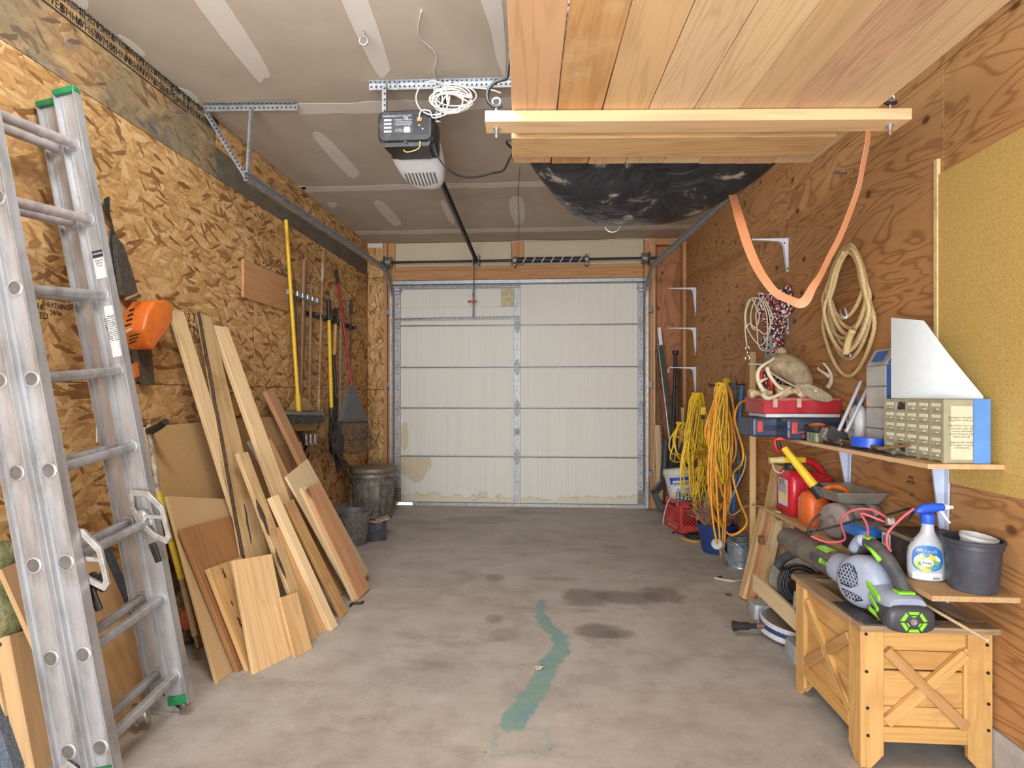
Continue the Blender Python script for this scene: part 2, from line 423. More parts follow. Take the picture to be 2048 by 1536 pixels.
def pegboard():
    g = NG('pegboard'); c = g.coord('Object')
    f = g.map(c, (1/.0254,1/.0254,1)); fr = g.new('ShaderNodeVectorMath', operation='FRACTION'); g.put(fr,0,f)
    s_ = g.sep(fr.outputs[0])
    dx = g.math('SUBTRACT', s_[0], .5); dy = g.math('SUBTRACT', s_[1], .5)
    d = g.math('SQRT', g.math('ADD', g.math('MULTIPLY',dx,dx), g.math('MULTIPLY',dy,dy)))
    n = g.noise(c, 140, 3, .7); sl = g.noise(c, 2, 3)
    col = g.ramp(n, [(.35,(184,152,84)),(.6,(202,170,100)),(.75,(214,186,120))])
    col = g.mix(g.math('MULTIPLY', sl, .25), col, (176,146,82))
    col = g.mix(g.math('MULTIPLY', g.math('SUBTRACT', 1.0, g.step(d, .05, .085)), .6), col, (128,98,50))
    return g.done(col, .75, spec=.25)
def fibreboard(name, a=(198,166,118), b=(182,148,100)):
    g = NG(name); c = g.coord('Object',1.0); n = g.noise(c, 150, 3, .7); s_ = g.noise(c, 4, 4)
    return g.done(g.mix(g.math('MULTIPLY', s_, .5), g.ramp(n,[(.35,b),(.65,a)]), b), .75, spec=.2)
def galvanised(name, a=(150,152,156), b=(188,190,194), rough=.42, metal=.75, dirt=None, amt=.5):
    key = ('galv', name)
    if key in CACHE: return CACHE[key]
    g = NG(name); c = g.coord('Object',1.0)
    vo = g.voro(c, 60); n = g.noise(c, 18, 4, .6)
    col = g.ramp(g.math('ADD', g.math('MULTIPLY', g.sep(vo.outputs['Color'])[0], .4), g.math('MULTIPLY', n, .6)), [(.25,a),(.7,b)])
    if dirt: col = g.mix(g.math('MULTIPLY', g.step(g.noise(c, 7, 6, .7),.45,.66), amt), col, dirt)
    CACHE[key] = g.done(col, rough, metal); return CACHE[key]
def text(body, size, mat, M, parent, name='lettering', squash=1.0, depth=.0004):
    cu = bpy.data.curves.new('lettering', 'FONT'); cu.body = body; cu.size = size; cu.align_x = 'CENTER'; cu.align_y = 'CENTER'; cu.extrude = depth
    cu.resolution_u = 2
    ob = bpy.data.objects.new('lettering_source', cu); COL.objects.link(ob)
    me = bpy.data.meshes.new_from_object(ob.evaluated_get(bpy.context.evaluated_depsgraph_get()))
    bpy.data.objects.remove(ob); bpy.data.curves.remove(cu)
    if squash != 1.0:
        for v in me.vertices: v.co.x *= squash
    me.materials.clear(); me.materials.append(mat)
    return link(name, me, M, parent)
# ================================================================ the setting
M_conc = concrete(); M_ceil = drywall('ceiling_paper', (176,163,146), (190,177,160)); M_mud = drywall('joint_compound', (206,197,186), (216,208,198))
M_osb = osb('strand_board'); M_osbg = osb('strand_board_stained', 'green'); M_osbd = osb('strand_board_grey', 'grey')
M_ply = plywood('plywood'); M_plyr = plywood('plywood_red', (168,112,74), (126,78,48), 60)
M_stem = plain('stem_concrete', (176,174,172), .8, var=.1, scale=12, dirt=(120,112,102))
M_stud = wood('stud_timber', (186,138,92), (156,106,64), 22); M_backing = plain('siding', (96,72,50), .8)
M_dry = drywall('header_drywall', (186,172,146), (196,182,158)); M_foam = foam_panel(); M_peg = pegboard()
M_galv = galvanised('galvanised_steel'); M_galvd = galvanised('dull_galvanised', (112,110,108), (152,150,146), .5, .6, (96,84,70), .5)
M_black = plain('black_plastic', (34,34,36), .45, var=.2, dirt=(92,86,80), dirt_amt=.35); M_steel = plain('dark_steel', (58,56,54), .45, .7, dirt=(88,70,54))
M_ink = plain('stamp_ink', (40,34,26), .8); M_white = plain('white_paint', (214,214,218), .45, var=.05); M_red = plain('red_plastic', (178,34,36), .4, var=.1)
M_screw = plain('screw_heads', (70,66,62), .4, .8)

floor = structure(MB().box((-4.0,-2.2,-.12),(3.4,8.4,0)).build('floor', M_conc))
ceil_ = structure(MB().box((XL-.15,-2.2,ZC),(XR+.15,6.4,ZC+.12)).build('ceiling', M_ceil))
def on_ceiling(name, pts, mat, h=.0012):
    q = [V((p[0],p[1],ZC-h)) for p in pts]
    return MB().prism(q, (0,0,h-.0001)).build(name, mat, ceil_)
rnd = random.Random(4)
for yy,x0,x1,wd in ((3.249,-1.50,XR,.12),(4.524,XL+.01,XR,.105),(5.785,XL+.01,XR,.13),(1.96,XL,XR,.12)):
    top=[]; bot=[]
    n=26
    for i in range(n+1):
        x = x0+(x1-x0)*i/n
        top.append((x, yy+wd/2+rnd.uniform(-.012,.012))); bot.append((x, yy-wd/2+rnd.uniform(-.012,.012)))
    on_ceiling('joint_tape', top+bot[::-1], M_mud)
def round_patch(px):
    q = [P(x,y,Z=ZC) for x,y in px]
    return [(v.x,v.y) for v in smooth_path(q, 4, True)]
for px in ([(368,-30),(425,-30),(536,138),(528,156),(508,154)],[(672,-30),(722,-30),(776,120),(776,145),(752,145)],[(628,276),(650,272),(714,338),(716,350),(698,352)],
           [(748,408),(768,406),(802,444),(786,450)],[(1018,402),(1044,396),(1049,440),(1030,448)],[(882,406),(892,406),(910,444),(901,446)],
           [(236,70),(262,82),(290,106),(284,112),(258,92)],[(352,176),(378,182),(398,200),(392,206),(372,196)],[(958,-20),(1000,-20),(1012,150),(994,120),(982,60)],[(120,-20),(170,-10),(176,16),(160,14)],
           [(590,372),(612,374),(604,382),(594,380)],[(655,405),(674,408),(668,416),(660,414)]):
    on_ceiling('mud_patch', round_patch(px), M_mud)

# ---- left wall: concrete stem, oriented strand boards, a narrow strip of painted boards along the top
wl = structure(MB().box((XL-.12,-2.2,0),(XL-.0125,6.4,ZC)).build('wall_left', M_backing))
MB().box((XL-.012,-2.2,0),(XL+.004,YF,.155)).build('stem_wall', M_stem, wl)
def lpanel(y0,y1,z0,z1,mat=None,name='strand_board_panel'):
    zc=(z0+z1)/2
    return plank(name, (XL-.0058,y0+.0015,zc),(XL-.0058,y1-.0015,zc),(0,0,1), z1-z0-.003, .0115, mat or M_osb, wl, .0008)
for a,b in ((5.04,6.166),(2.60,5.04),(.16,2.60),(-2.2,.16)): lpanel(a,b,.16,1.28)
for a,b in ((3.766,6.166),(1.33,3.766),(-1.1,1.33),(-2.2,-1.1)): lpanel(a,b,1.28,2.55)
for a,b,m in ((3.32,6.166,M_osbd),(.9,3.32,M_osbg),(-2.2,.9,M_osbg)): lpanel(a,b,2.55,2.909,m)
# printing on the boards
def stamp(body, px, size, squash=1.0, rot=0.0, parent=wl, X=XL+.0008, mat=None):
    p = P(px[0],px[1],X=X); y = V((0,math.sin(rot),math.cos(rot))); x = V((0,math.cos(rot),-math.sin(rot)))
    if X > 0: x = -x
    text(body, size, mat or M_ink, frame(p, x, y), parent, 'stamp', squash)
r2 = random.Random(8)
for i in range(15):                      # nailing guide printed along the top strip
    y = 2.0+i*.092; z = 2.868
    s_ = ''.join(r2.choice('EHMWBN#6') for _ in range(4))+'\n'+''.join(r2.choice('EHMWBN#6') for _ in range(4))
    text(s_, .052, M_ink, frame((XL+.0008,y,z),(0,1,0),(0,0,1)), wl, 'stamp', .8)
MB().box((XL+.0002,1.9,2.81),(XL+.0008,3.05,2.818)).build('stamp', M_ink, wl)
MB().box((XL+.0002,1.9,2.899),(XL+.0008,3.3,2.903)).build('stamp', M_ink, wl)
stamp('CANADA', (52,622), .05, 1, math.pi/2); stamp('APA\n7/16\nRATED', (74,612), .036, .9); stamp('EXPOSURE 1\nSHEATHING\n24/16', (112,612), .030, .8); stamp('PS 2-10\nSPAN', (152,608), .036, .9)
stamp('A\nE', (315,632), .075, .8); stamp('0 2 3\n1 4 7', (378,648), .07, .8); stamp('24/16\nEXTERIOR', (535,535), .07, .9); stamp('THIS SIDE\nDOWN', (568,545), .07, .9)
stamp('APA\nRATED', (655,595), .07, .9); stamp('APA', (252,1178), .05, 1, 0.1); stamp('11', (372,200), .09, .8); stamp('E', (345,180), .07)

# ---- right wall: plywood sheets, corner post, pegboard
wr = structure(MB().box((XR+.0125,-2.2,0),(XR+.12,6.5,ZC)).build('wall_right', M_backing))
MB().box((XR-.004,-2.2,0),(XR+.012,YF,.143)).build('stem_wall', M_stem, wr)
def rpanel(y0,y1,z0,z1,mat=None):
    zc=(z0+z1)/2
    return plank('plywood_panel',(XR+.0062,y1-.0015,zc),(XR+.0062,y0+.0015,zc),(0,0,1), z1-z0-.003,.0125,mat or M_ply,wr,.0008)
for a,b in ((4.86,6.10),(3.52,4.86),(2.172,3.52),(.94,2.172),(-.3,.94),(-2.2,-.3)): rpanel(a,b,.145,2.44)
for a,b in ((4.45,6.10),(2.01,4.45),(-.43,2.01),(-2.2,-.43)): rpanel(a,b,2.44,2.909)
rr = random.Random(3)
stamp('APA\nRATED', (1822,960), .018, .9, 0, wr, XR-.0008); stamp('EXT', (1824,990), .018, .9, 0, wr, XR-.0008)
peg = thing('pegboard','large yellowish pegboard sheet screwed to the plywood wall','pegboard',(XR-.008,1.0,.911))
plank('perforated_sheet',(XR-.006,2.194,1.475),(XR-.006,.2,1.475),(0,0,1),1.13,.0055,M_peg,peg,.0005)
M_cream = plain('cream_batten',(212,190,138),.6)
plank('batten',(XR-.0065,2.200,.94),(XR-.0065,2.200,2.10),(0,1,0),.02,.013,M_cream,peg,.001)

# ---- wall with the overhead door: framing
wf = structure(MB().box((XL-.1,6.32,0),(-1.74,6.44,ZC)).box((-1.74,6.32,.45),(-1.50,6.44,ZC)).box((-1.50,6.32,0),(XR+.12,6.44,ZC)).build('wall_back', M_backing))
def fboard(x0,x1,z0,z1,mat,name,y0=YF,th=.038,vert=True):
    yc=y0+th/2
    if vert: return plank(name,((x0+x1)/2,yc,z0),((x0+x1)/2,yc,z1),(1,0,0),abs(x1-x0),th,mat,wf,.0015)
    return plank(name,(x0,yc,(z0+z1)/2),(x1,yc,(z0+z1)/2),(0,0,1),abs(z1-z0),th,mat,wf,.0015)
fboard(XL,-1.853,.0,1.275,M_osb,'strand_board_panel',YF+.01,.0115); fboard(XL,-1.853,1.28,2.52,M_osb,'strand_board_panel',YF+.01,.0115); fboard(XL,-1.853,2.525,2.86,M_osb,'strand_board_panel',YF+.01,.0115)
fboard(XL,-1.86,2.86,2.909,M_mud,'mud_patch',YF+.009,.012,False)
fboard(-1.850,-1.810,0,2.909,M_stud,'stud',YF,.14); fboard(-1.806,-1.727,0,2.909,M_stud,'stud',YF+.02,.14)
fboard(-1.722,1.008,2.600,2.640,M_stud,'header_board',YF+.012,.1,False); fboard(-1.722,1.008,2.478,2.597,M_stud,'header_board',YF+.004,.1,False)
fboard(-1.722,-.43,2.642,2.905,M_dry,'drywall_panel',YF+.018,.012,False); fboard(-.29,1.004,2.642,2.905,M_dry,'drywall_panel',YF+.018,.012,False)
fboard(-.425,-.292,2.642,2.909,M_stud,'stud',YF+.008,.1)
fboard(1.010,1.128,0,2.909,M_stud,'stud',YF,.12)
fboard(1.13,XR+.012,0,2.909,M_plyr,'plywood_panel',YF+.11,.012)
fboard(1.13,1.40,2.84,2.909,M_stud,'top_plate',YF+.02,.09,False); fboard(1.13,1.40,.0,.045,M_stud,'bottom_plate',YF+.02,.09,False)
plank('stud',(XR-.018,YF-.02,0),(XR-.018,YF-.02,2.909),(0,1,0),.085,.036,M_stud,wr,.0015)
# white wire stapled to the right stud and along the drywall
M_wire = plain('white_wire',(214,206,190),.5,var=.04)
wire = [P(x,y,Y=YF-.004) for x,y in ((1000,490),(1035,482),(1150,482),(1240,478),(1285,478),(1298,480),(1303,495),(1305,520),(1306,545),(1309,620),(1309,900),(1306,930),(1311,965),(1311,990))]
tag(MB().tube(smooth_path(wire,4),.0035,5).build('sensor_wire',M_wire,smooth=180),'thin white wire stapled down the stud right of the garage door','wire')

# ---- overhead door: five sections
door = bpy.data.objects.new('door_1', None); COL.objects.link(door); door['kind']='structure'; WORLD['door_1']=Matrix.Identity(4)
DX0, DX1 = -1.722, 1.006
zs = [.03,.542,1.075,1.524,1.984,2.435]
M_lip = galvanised('door_rail', (146,146,144),(176,176,174),.5,.35)
M_stile = galvanised('door_stile',(150,151,152),(178,178,180),.5,.35)
M_hinge = galvanised('hinge_zinc',(150,150,150),(182,182,182),.65,.25)
M_rust = plain('rusty_gap',(88,70,52),.8)
for i in range(5):
    z0,z1 = zs[i],zs[i+1]
    s_ = MB().box((DX0,YF+.012,z0+.003 if i else .036),(DX1,YF+.045,z1-.003)).build('door_section',M_lip,door)
    for a,b in ((DX0+.065,-.400),(-.328,DX1-.068)):
        if i==4 and a<-1: 
            MB().box((a,YF+.004,z0+.012),(b,YF+.012,z0+.20)).build('foam_panel',M_foam,s_); MB().box((a,YF+.006,z0+.203),(-.545,YF+.013,z1-.05)).build('foam_panel',M_foam,s_)
            MB().box((-.54,YF+.005,z0+.203),(b,YF+.013,z1-.05)).build('foam_patch',plain('tan_foam',(192,176,140),.7),s_)
        else: MB().box((a,YF+.004,z0+.012),(b,YF+.012,z1-.012)).build('foam_panel',M_foam,s_)
    for a,b in ((DX0,DX0+.063),(-.398,-.330),(DX1-.066,DX1)):
        st = MB().box((a,YF-.002,z0+.006),(b,YF+.0115,z1-.006)).build('stile',M_stile,s_,bevel=.002)
        q = MB()
        for z in (z0+.2,z0+.24,z1-.16): q.lathe([(.006,0),(.006,.003)],((a+b)/2,YF-.002,z),8,(0,-1,0))
        q.build('bolt',M_screw,st)
    if i:
        MB().box((DX0,YF-.004,z0-.011),(DX1,YF+.01,z0-.0035)).build('rail_lip',M_lip,s_); MB().box((DX0,YF-.004,z0+.0035),(DX1,YF+.01,z0+.011)).build('rail_lip',M_lip,s_)
        MB().box((DX0,YF-.001,z0-.0035),(DX1,YF+.01,z0+.0035)).build('rusty_joint',M_rust,s_)
        for k,x in enumerate((DX0+.032,-.364,DX1-.033)):
            h = MB(); hw=.034
            for sg in (1,-1):
                h.prism([(x-hw*.6,YF-.005,z0+sg*.006),(x+hw*.6,YF-.005,z0+sg*.006),(x+hw,YF-.005,z0+sg*.035),(x+hw*.45,YF-.005,z0+sg*.075),(x,YF-.005,z0+sg*.095),(x-hw*.45,YF-.005,z0+sg*.075),(x-hw,YF-.005,z0+sg*.035)],(0,-.004,0))
            h.cyl((x-.04,YF-.012,z0),(x+.04,YF-.012,z0),.008,n=8)
            hg = h.build('hinge',M_hinge,door)
            q = MB()
            for sg in (1,-1):
                for dx,dz in ((-.014,.03),(.014,.03),(0,.066)): q.lathe([(.006,0),(.004,.005)],(x+dx,YF-.009,z0+sg*dz),6,(0,-1,0))
            q.build('bolt',M_screw,hg)
tp = MB(); tp.box((DX0-.01,YF-.05,2.43),(DX1+.004,YF-.044,2.475)); tp.box((DX0-.01,YF-.05,2.43),(DX1+.004,YF,2.434)); tp.box((DX0-.01,YF-.05,2.471),(DX1+.004,YF,2.475)); tp.box((DX0-.01,YF-.056,2.448),(DX1+.004,YF-.05,2.457))
tp.build('top_strut',galvanised('strut',(164,166,168),(190,192,194),.45,.4),door)
MB().box((DX0,YF-.012,.0),(-1.66,YF+.04,.028)).build('seal_end',plain('daylit_gap',(150,150,150)),door) if False else None
MB().box((-1.52,YF-.014,.0),(DX1+.02,YF+.035,.034)).build('bottom_seal',M_lip,door)
MB().box((-1.73,YF-.014,.034),(-1.52,YF+.035,.046)).build('bottom_seal',M_lip,door)
def perforated(a,b,up,wd=.032,mat=None,parent=None,name='perforated_angle',n=None,hole=.006,leg=True):
    """punched angle iron from a to b; its face spans up, its second leg goes back"""
    a,b,up = V(a),V(b),V(up).normalized(); d=(b-a).normalized(); nrm=d.cross(up)
    m = MB(); m.bar(a,b,up,wd,.002)
    if leg: m.bar(a+up*wd/2+nrm*wd/2, b+up*wd/2+nrm*wd/2, nrm, wd, .002)
    o = m.build(name, mat or M_galv, parent)
    L=(b-a).length; n = n or int(L/.026); q=MB()
    for i in range(n):
        c = a+d*(L*(i+.5)/n)
        for sgn in (1,-1): q.lathe([(hole,0),(hole*.8,.0006)], c+nrm*.0012*sgn, 6, nrm*sgn)
        if leg: q.lathe([(hole,0),(hole*.8,.0006)], c+up*(wd/2-.0012)+nrm*wd/2, 6, -up)
    h=q.build('punched_holes', M_ink, o); h['kind']='stuff'
    return o
M_angle = galvanised('angle_iron',(132,132,132),(160,160,160),.5,.5)
perforated((DX0+.03,YF-.03,2.408),(-.335,YF-.03,2.408),(0,0,1),.03,M_angle,door)
perforated((DX0+.01,YF-.03,2.05),(-.335,YF-.03,2.062),(0,0,1),.024,M_angle,door)
perforated((-.842,YF-.032,2.05),(-.842,YF-.032,2.41),(1,0,0),.022,M_angle,door)
for x in (DX0+.03,DX1-.03):
    m=MB(); m.box((x-.035,YF-.03,2.33),(x+.035,YF,2.40)); m.box((x-.05,YF-.05,2.395),(x+.05,YF,2.405)); m.cyl((x-.06,YF-.035,2.365),(x+.06,YF-.035,2.365),.01,n=8); m.build('top_roller_bracket',M_galv,door,bevel=.002)
for x in (DX0+.03,DX1-.03):
    MB().box((x-.04,YF-.02,.05),(x+.04,YF-.003,.19)).build('bottom_bracket',M_galvd,door,bevel=.002)
m=MB(); m.box((-.40,YF-.012,.78),(-.328,YF-.003,.86)); m.lathe([(.022,0),(.022,.012),(.012,.02)],(-.364,YF-.012,.83),12,(0,-1,0)); m.cyl((-.39,YF-.02,.80),(-.34,YF-.02,.80),.006,n=6); m.build('latch',M_hinge,door,bevel=.001)

# ---- door tracks, torsion shaft, spring
def channel(pts, r, nrm, mat):
    """bent C-track: a thin strip swept with two lips"""
    m=MB(); pts=[V(p) for p in pts]; nrm=V(nrm)
    rings=[]
    for i,p in enumerate(pts):
        d=(pts[min(i+1,len(pts)-1)]-pts[max(i-1,0)]).normalized(); v=d.cross(nrm).normalized()
        prof=[(-r,0),(-r,-.5*r),(-r*.75,-.5*r),(-r*.75,-.12*r),(r*.75,-.12*r),(r*.75,-.5*r),(r,-.5*r),(r,0)]
        prof=[(-r,.9*r),(-r*.8,.9*r),(-r*.8,.12*r),(r*.8,.12*r),(r*.8,.9*r),(r,.9*r),(r,0),(-r,0)]
        rings.append([p+v*a+nrm*b for a,b in prof])
    m.loft(rings); return m
def make_track(sx, px_h0, px_h1, label, Xc, zf):
    t = thing('door_track', label, 'track', (Xc,YF-.07,0))
    zr=zf; R=.32
    pts=[V((Xc,YF-.075,0.02)),V((Xc,YF-.075,1.0)),V((Xc,YF-.075,zr-R))]
    for k in range(1,9):
        a=k/8*math.pi/2; pts.append(V((Xc, YF-.075-R+R*math.cos(a), zr-R+R*math.sin(a))))
    pts.append(V(px_h1))
    channel(pts,.027,(sx,0,0),M_galv).build('track_channel',M_galv,t)
    for z in (.35,1.3,2.1):
        MB().box((Xc-sx*.005,YF-.07,z),(Xc-sx*.045,YF-.004,z+.06)).build('jamb_bracket',M_galvd,t,bevel=.002)
    return t
tl = make_track(1,None,(-1.74,3.10,2.47),'left garage door track curving from floor to ceiling',-1.752,2.545)
perforated(P(408,217,Y=3.165),P(595,215,Y=3.165),(0,0,1),.035,M_angle,tl)
perforated(P(412,224,Y=3.16),(-1.745,3.15,2.47),(1,0,0),.03,M_angle,tl); perforated(P(503,220,Y=3.16),P(496,345,Y=3.14),(1,0,0),.03,M_angle,tl)
tr = make_track(-1,None,(1.03,2.75,2.32),'right garage door track passing beside the hanging rack',1.035,2.52)
perforated((1.03,2.8,2.34),(1.03,2.8,2.91),(1,0,0),.03,M_angle,tr)
tor = thing('torsion_assembly','torsion rod and spring mounted across the wall above the garage door','door spring',(0,YF-.09,2.66))
MB().cyl((-1.86,YF-.09,2.668),(1.13,YF-.09,2.672),.0127,n=10).build('shaft',M_steel,tor,smooth=40)
MB().cyl((-.355,YF-.09,2.671),(.365,YF-.09,2.671),.028,n=14).build('spring_core',M_black,tor,smooth=40)
for k in range(7):     # the pale stripe sprayed along the spring, wound up into a spiral
    x=-.30+k*.1
    q=MB(); pts=[V((x+.05*j/6, YF-.09-.0295*math.cos((j/6-.5)*3.0), 2.671+.0295*math.sin((j/6-.5)*3.0))) for j in range(7)]
    q.tube(pts,.0085,5,flat=.35,up=(1,0,0))
    q.build('wound_stripe',plain('stripe_paint',(196,196,196),.5),tor)
q=MB()
for k in range(62):
    x=-.35+k*.0113; q.lathe([(.0285,-.0035),(.0305,0),(.0285,.0035)],(x,YF-.09,2.671),14,(1,0,0),cap=False)
q.build('coils',M_black,tor,smooth=60)
for x in (-.385,.385):
    m=MB(); m.cyl((x-.018,YF-.09,2.671),(x+.018,YF-.09,2.671),.04,n=12); m.box((x-.012,YF-.09,2.61),(x+.012,YF+.005,2.73)); m.build('winding_cone',M_galvd,tor,smooth=40)
for x,sg in ((-1.765,1),(.995,-1)):
    m=MB(); m.lathe([(.03,-.03),(.06,-.03),(.06,-.022),(.05,-.02),(.05,.018),(.062,.022),(.062,.03),(.03,.03)],(x,YF-.09,2.67),20,(1,0,0)); dr=m.build('cable_drum',galvanised('drum',(120,120,122),(160,160,164)),tor,smooth=40)
    MB().box((x-sg*.055,YF-.13,2.60),(x-sg*.05,YF-.0,2.74)).build('bearing_plate',M_galvd,tor)
    MB().tube([(x+sg*.02,YF-.14,2.66),(x-sg*.0,YF-.03,2.2),(x,YF-.03,.12)],.0025,5).build('lift_cable',M_steel,tor)
# ================================================================ overhead: opener, rack, wires
M_pineA = wood('pine_pale',(221,193,152),(192,156,115),22,.35); M_pineB = wood('pine_warm',(210,174,128),(176,133,91),26,.4); M_pineC = wood('fir_yellow',(215,182,130),(184,146,97),34,.4)
M_cedar = wood('cedar',(197,153,114),(162,116,83),24,.4,knots=False); M_cedarr = wood('cedar_red',(187,144,117),(156,108,84),34,.45,knots=False)
M_brown = wood('walnut_brown',(150,111,78),(122,74,38),24,.4); M_oldw = wood('weathered_handle',(142,116,88),(106,82,58),18,.5,knots=False)
M_barkb = wood('live_edge_pine',(197,166,120),(168,129,88),24,.4,stain=(150,110,60)); M_bark = plain('bark',(74,58,42),.9,var=.4,scale=60)
M_dow = wood('dowel',(212,189,150),(191,164,125),12,.3,knots=False)

rail = thing('opener_rail','black steel rail running from opener motor to garage door header','rail',(-.72,4.9,2.68))
ra, rb = V((-.735,3.30,2.70)), P(952,519,Y=6.10)
m=MB(); m.bar(ra,rb,(1,0,0),.040,.006); m.bar(ra-V((0,0,.016)),rb-V((0,0,.016)),(0,0,1),.03,.006); m.bar(ra-V((0,0,.030)),rb-V((0,0,.030)),(1,0,0),.018,.005); m.build('tee_rail',M_steel,rail)
m=MB(); m.box((rb.x-.035,YF-.10,rb.z-.06),(rb.x-.028,YF+.0,rb.z+.05)); m.box((rb.x+.028,YF-.10,rb.z-.06),(rb.x+.035,YF+.0,rb.z+.05)); m.box((rb.x-.04,YF-.005,rb.z-.06),(rb.x+.04,YF+.005,rb.z+.05)); m.build('header_bracket',M_galvd,rail)
tro=P(947,560,Y=6.05)
m=MB(); m.bar((rb.x-.01,6.03,rb.z-.03),(rb.x-.025,6.05,2.06),(0,1,0),.03,.006); m.build('door_arm',M_steel,rail)
m=MB(); p=P(947,603,Y=6.04); m.tube([p+V((-.05,0,0)),p+V((.035,0,0))],.009,8); m.ball(p+V((-.05,0,0)),.013); m.tube([p,p+V((-.008,0,.09))],.004,6); m.build('release_handle',plain('release_red',(196,30,44),.4),rail,smooth=60)

M_case = plain('opener_case',(40,40,42),.38,var=.2,dirt=(110,104,98),dirt_amt=.5,scale=40); M_lens = plain('lens_white',(228,230,234),.3,var=.02)
op = thing('door_opener','black garage door opener hung under ceiling with white light lens','opener',(-.77,3.1,2.55))
x0,x1,zt,zb,y0,y1 = -.915,-.615,2.735,2.56,2.95,3.13
def rr_rect(xa,xb,za,zb_,y,r=.03,n=4):
    o=[]
    for cx,cz,a0 in ((xb-r,zb_-r,0),(xa+r,zb_-r,90),(xa+r,za+r,180),(xb-r,za+r,270)):
        for k in range(n+1):
            a=math.radians(a0+90*k/n); o.append(V((cx+r*math.cos(a),y,cz+r*math.sin(a))))
    return o
m=MB(); m.loft([rr_rect(x0+.012,x1-.012,zb+.012,zt-.012,y0-.012,.03),rr_rect(x0,x1,zb,zt,y0+.004,.035),rr_rect(x0+.012,x1-.004,zb+.005,zt,y1,.03)]); m.build('housing',M_case,op,smooth=40)
m=MB(); m.loft([rr_rect(x0+.02,x1-.02,zb-.018,zb+.03,y0+.0,.02),rr_rect(x0+.03,x1-.03,zb-.022,zb+.03,y0+.05,.02),rr_rect(x0+.05,x1-.04,zb-.012,zb+.03,y1,.02)]); m.build('lower_shell',M_case,op,smooth=40)
lab=MB().box((x0+.03,y0-.0135,zb+.045),(x1-.115,y0-.0125,zt-.025)).build('label_plate',plain('label_dark',(52,52,56),.5),op)
M_lt = plain('label_print',(206,206,210),.6,var=.02)
FM=lambda x,z,y=y0-.0138: frame((x,y,z),(1,0,0),(0,0,1))
for k,(b,s_,x,z) in enumerate((('ModelNumber',.011,x0+.062,zt-.036),('Garage door opener 1/2 HP',.0085,x0+.135,zt-.036),('WARNING  To reduce the\nrisk of injury to persons\nuse this operator only with\nsectional overhead doors',.0085,x0+.14,zb+.105),('315 MHz  120 V  60 Hz\n5 A   Made for home use',.0085,x0+.14,zb+.062),('UL',.02,x0+.155,zt-.047))):
    text(b,s_,M_lt,FM(x,z),lab)
q=MB()
for k in range(4): q.box((x0+.036,y0-.0142,zt-.062-.02*k),(x0+.076,y0-.0136,zt-.052-.02*k))
q.box((x1-.155,y0-.0142,zb+.05),(x1-.125,y0-.0136,zb+.08)); o=q.build('print_bars',M_lt,lab); o['kind']='stuff'
pn=MB().box((x1-.105,y0-.014,zb+.04),(x1-.03,y0-.0125,zt-.03)).build('button_panel',plain('panel_black',(24,24,26),.4),op)
m=MB(); m.lathe([(.005,0),(.004,.004)],(x1-.075,y0-.014,zb+.085),10,(0,-1,0)); m.build('learn_button',plain('button_yellow',(210,196,70),.5),pn)
m=MB(); m.box((x1-.085,y0-.022,zb+.105),(x1-.06,y0-.013,zb+.125)); m.build('terminal_block',plain('terminal_orange',(196,112,60),.5),pn)
m=MB(); m.prism([(x1-.062,y0-.0142,zb+.07),(x1-.052,y0-.0142,zb+.07),(x1-.057,y0-.0142,zb+.06)],(0,.0006,0)); m.build('arrow_mark',M_lt,pn)
m=MB(); m.lathe([(.008,0),(.006,-.004)],((x0+x1)/2,y0-.008,zb+.004),10,(0,-1,0)); m.build('case_screw',M_screw,op)
def lens_ring(f,n=22):     # upturned cup seen from below: half ellipse in plan, its belly hanging below the motor
    cx=(x0+x1)/2-.005+.01*f; hw=.150*math.sqrt(max(0,1-f**2.4)); y=y1+.02+.42*f
    zbot=2.565-.075*math.sin(min(1,f*1.35)*math.pi/2)+.10*max(0,f-.6)**1.5*2; ztop=2.70-.10*f**2
    o=[]
    for k in range(n):
        a=2*math.pi*k/n; cz=(zbot+ztop)/2; hz=(ztop-zbot)/2
        o.append(V((cx+max(hw,.004)*math.copysign(abs(math.cos(a))**.7,math.cos(a)), y, cz+hz*math.copysign(abs(math.sin(a))**.7,math.sin(a)))))
    return o
ln=MB().loft([lens_ring(f) for f in (0,.2,.4,.55,.7,.8,.88,.94,.98,1.0)]).build('light_lens',M_lens,op,smooth=50)
MB().box((x0+.02,y1-.002,zb+.0),(x1-.01,y1+.022,zt-.01)).build('lens_collar',M_case,op,bevel=.004)
for k in range(9):
    x=(x0+x1)/2-.085+k*.0212; w_=.0042; dy=.012*abs(k-4)
    
    f0,f1=.26,.56-dy*1.5; zf=lambda f: 2.565-.075*math.sin(min(1,f*1.35)*math.pi/2)
    m=MB(); ya_,yb_=y1+.02+.42*f0,y1+.02+.42*f1; m.obox(((x),(ya_+yb_)/2,(zf(f0)+zf(f1))/2-.0035),V((w_,0,0)),V((0,(yb_-ya_)/2,(zf(f1)-zf(f0))/2)),V((0,.0005,.002))); m.build('vent_slot',plain('slot_grey',(120,108,92),.7),ln)
for x in (x0+.03,x1+.02):
    perforated((x,2.97,ZC-.03),(x,2.97,zt-.06 if x>x1 else zt-.005),(1,0,0),.03,M_angle,op)
perforated((x1+.10,2.97,ZC-.03),(x1+.02,2.97,zt-.05),(1,0,.4),.024,M_steel,op,leg=False)
perforated((-.98,3.0,ZC-.020),(-.20,3.02,ZC-.020),(0,0,1),.034,M_galv,op)
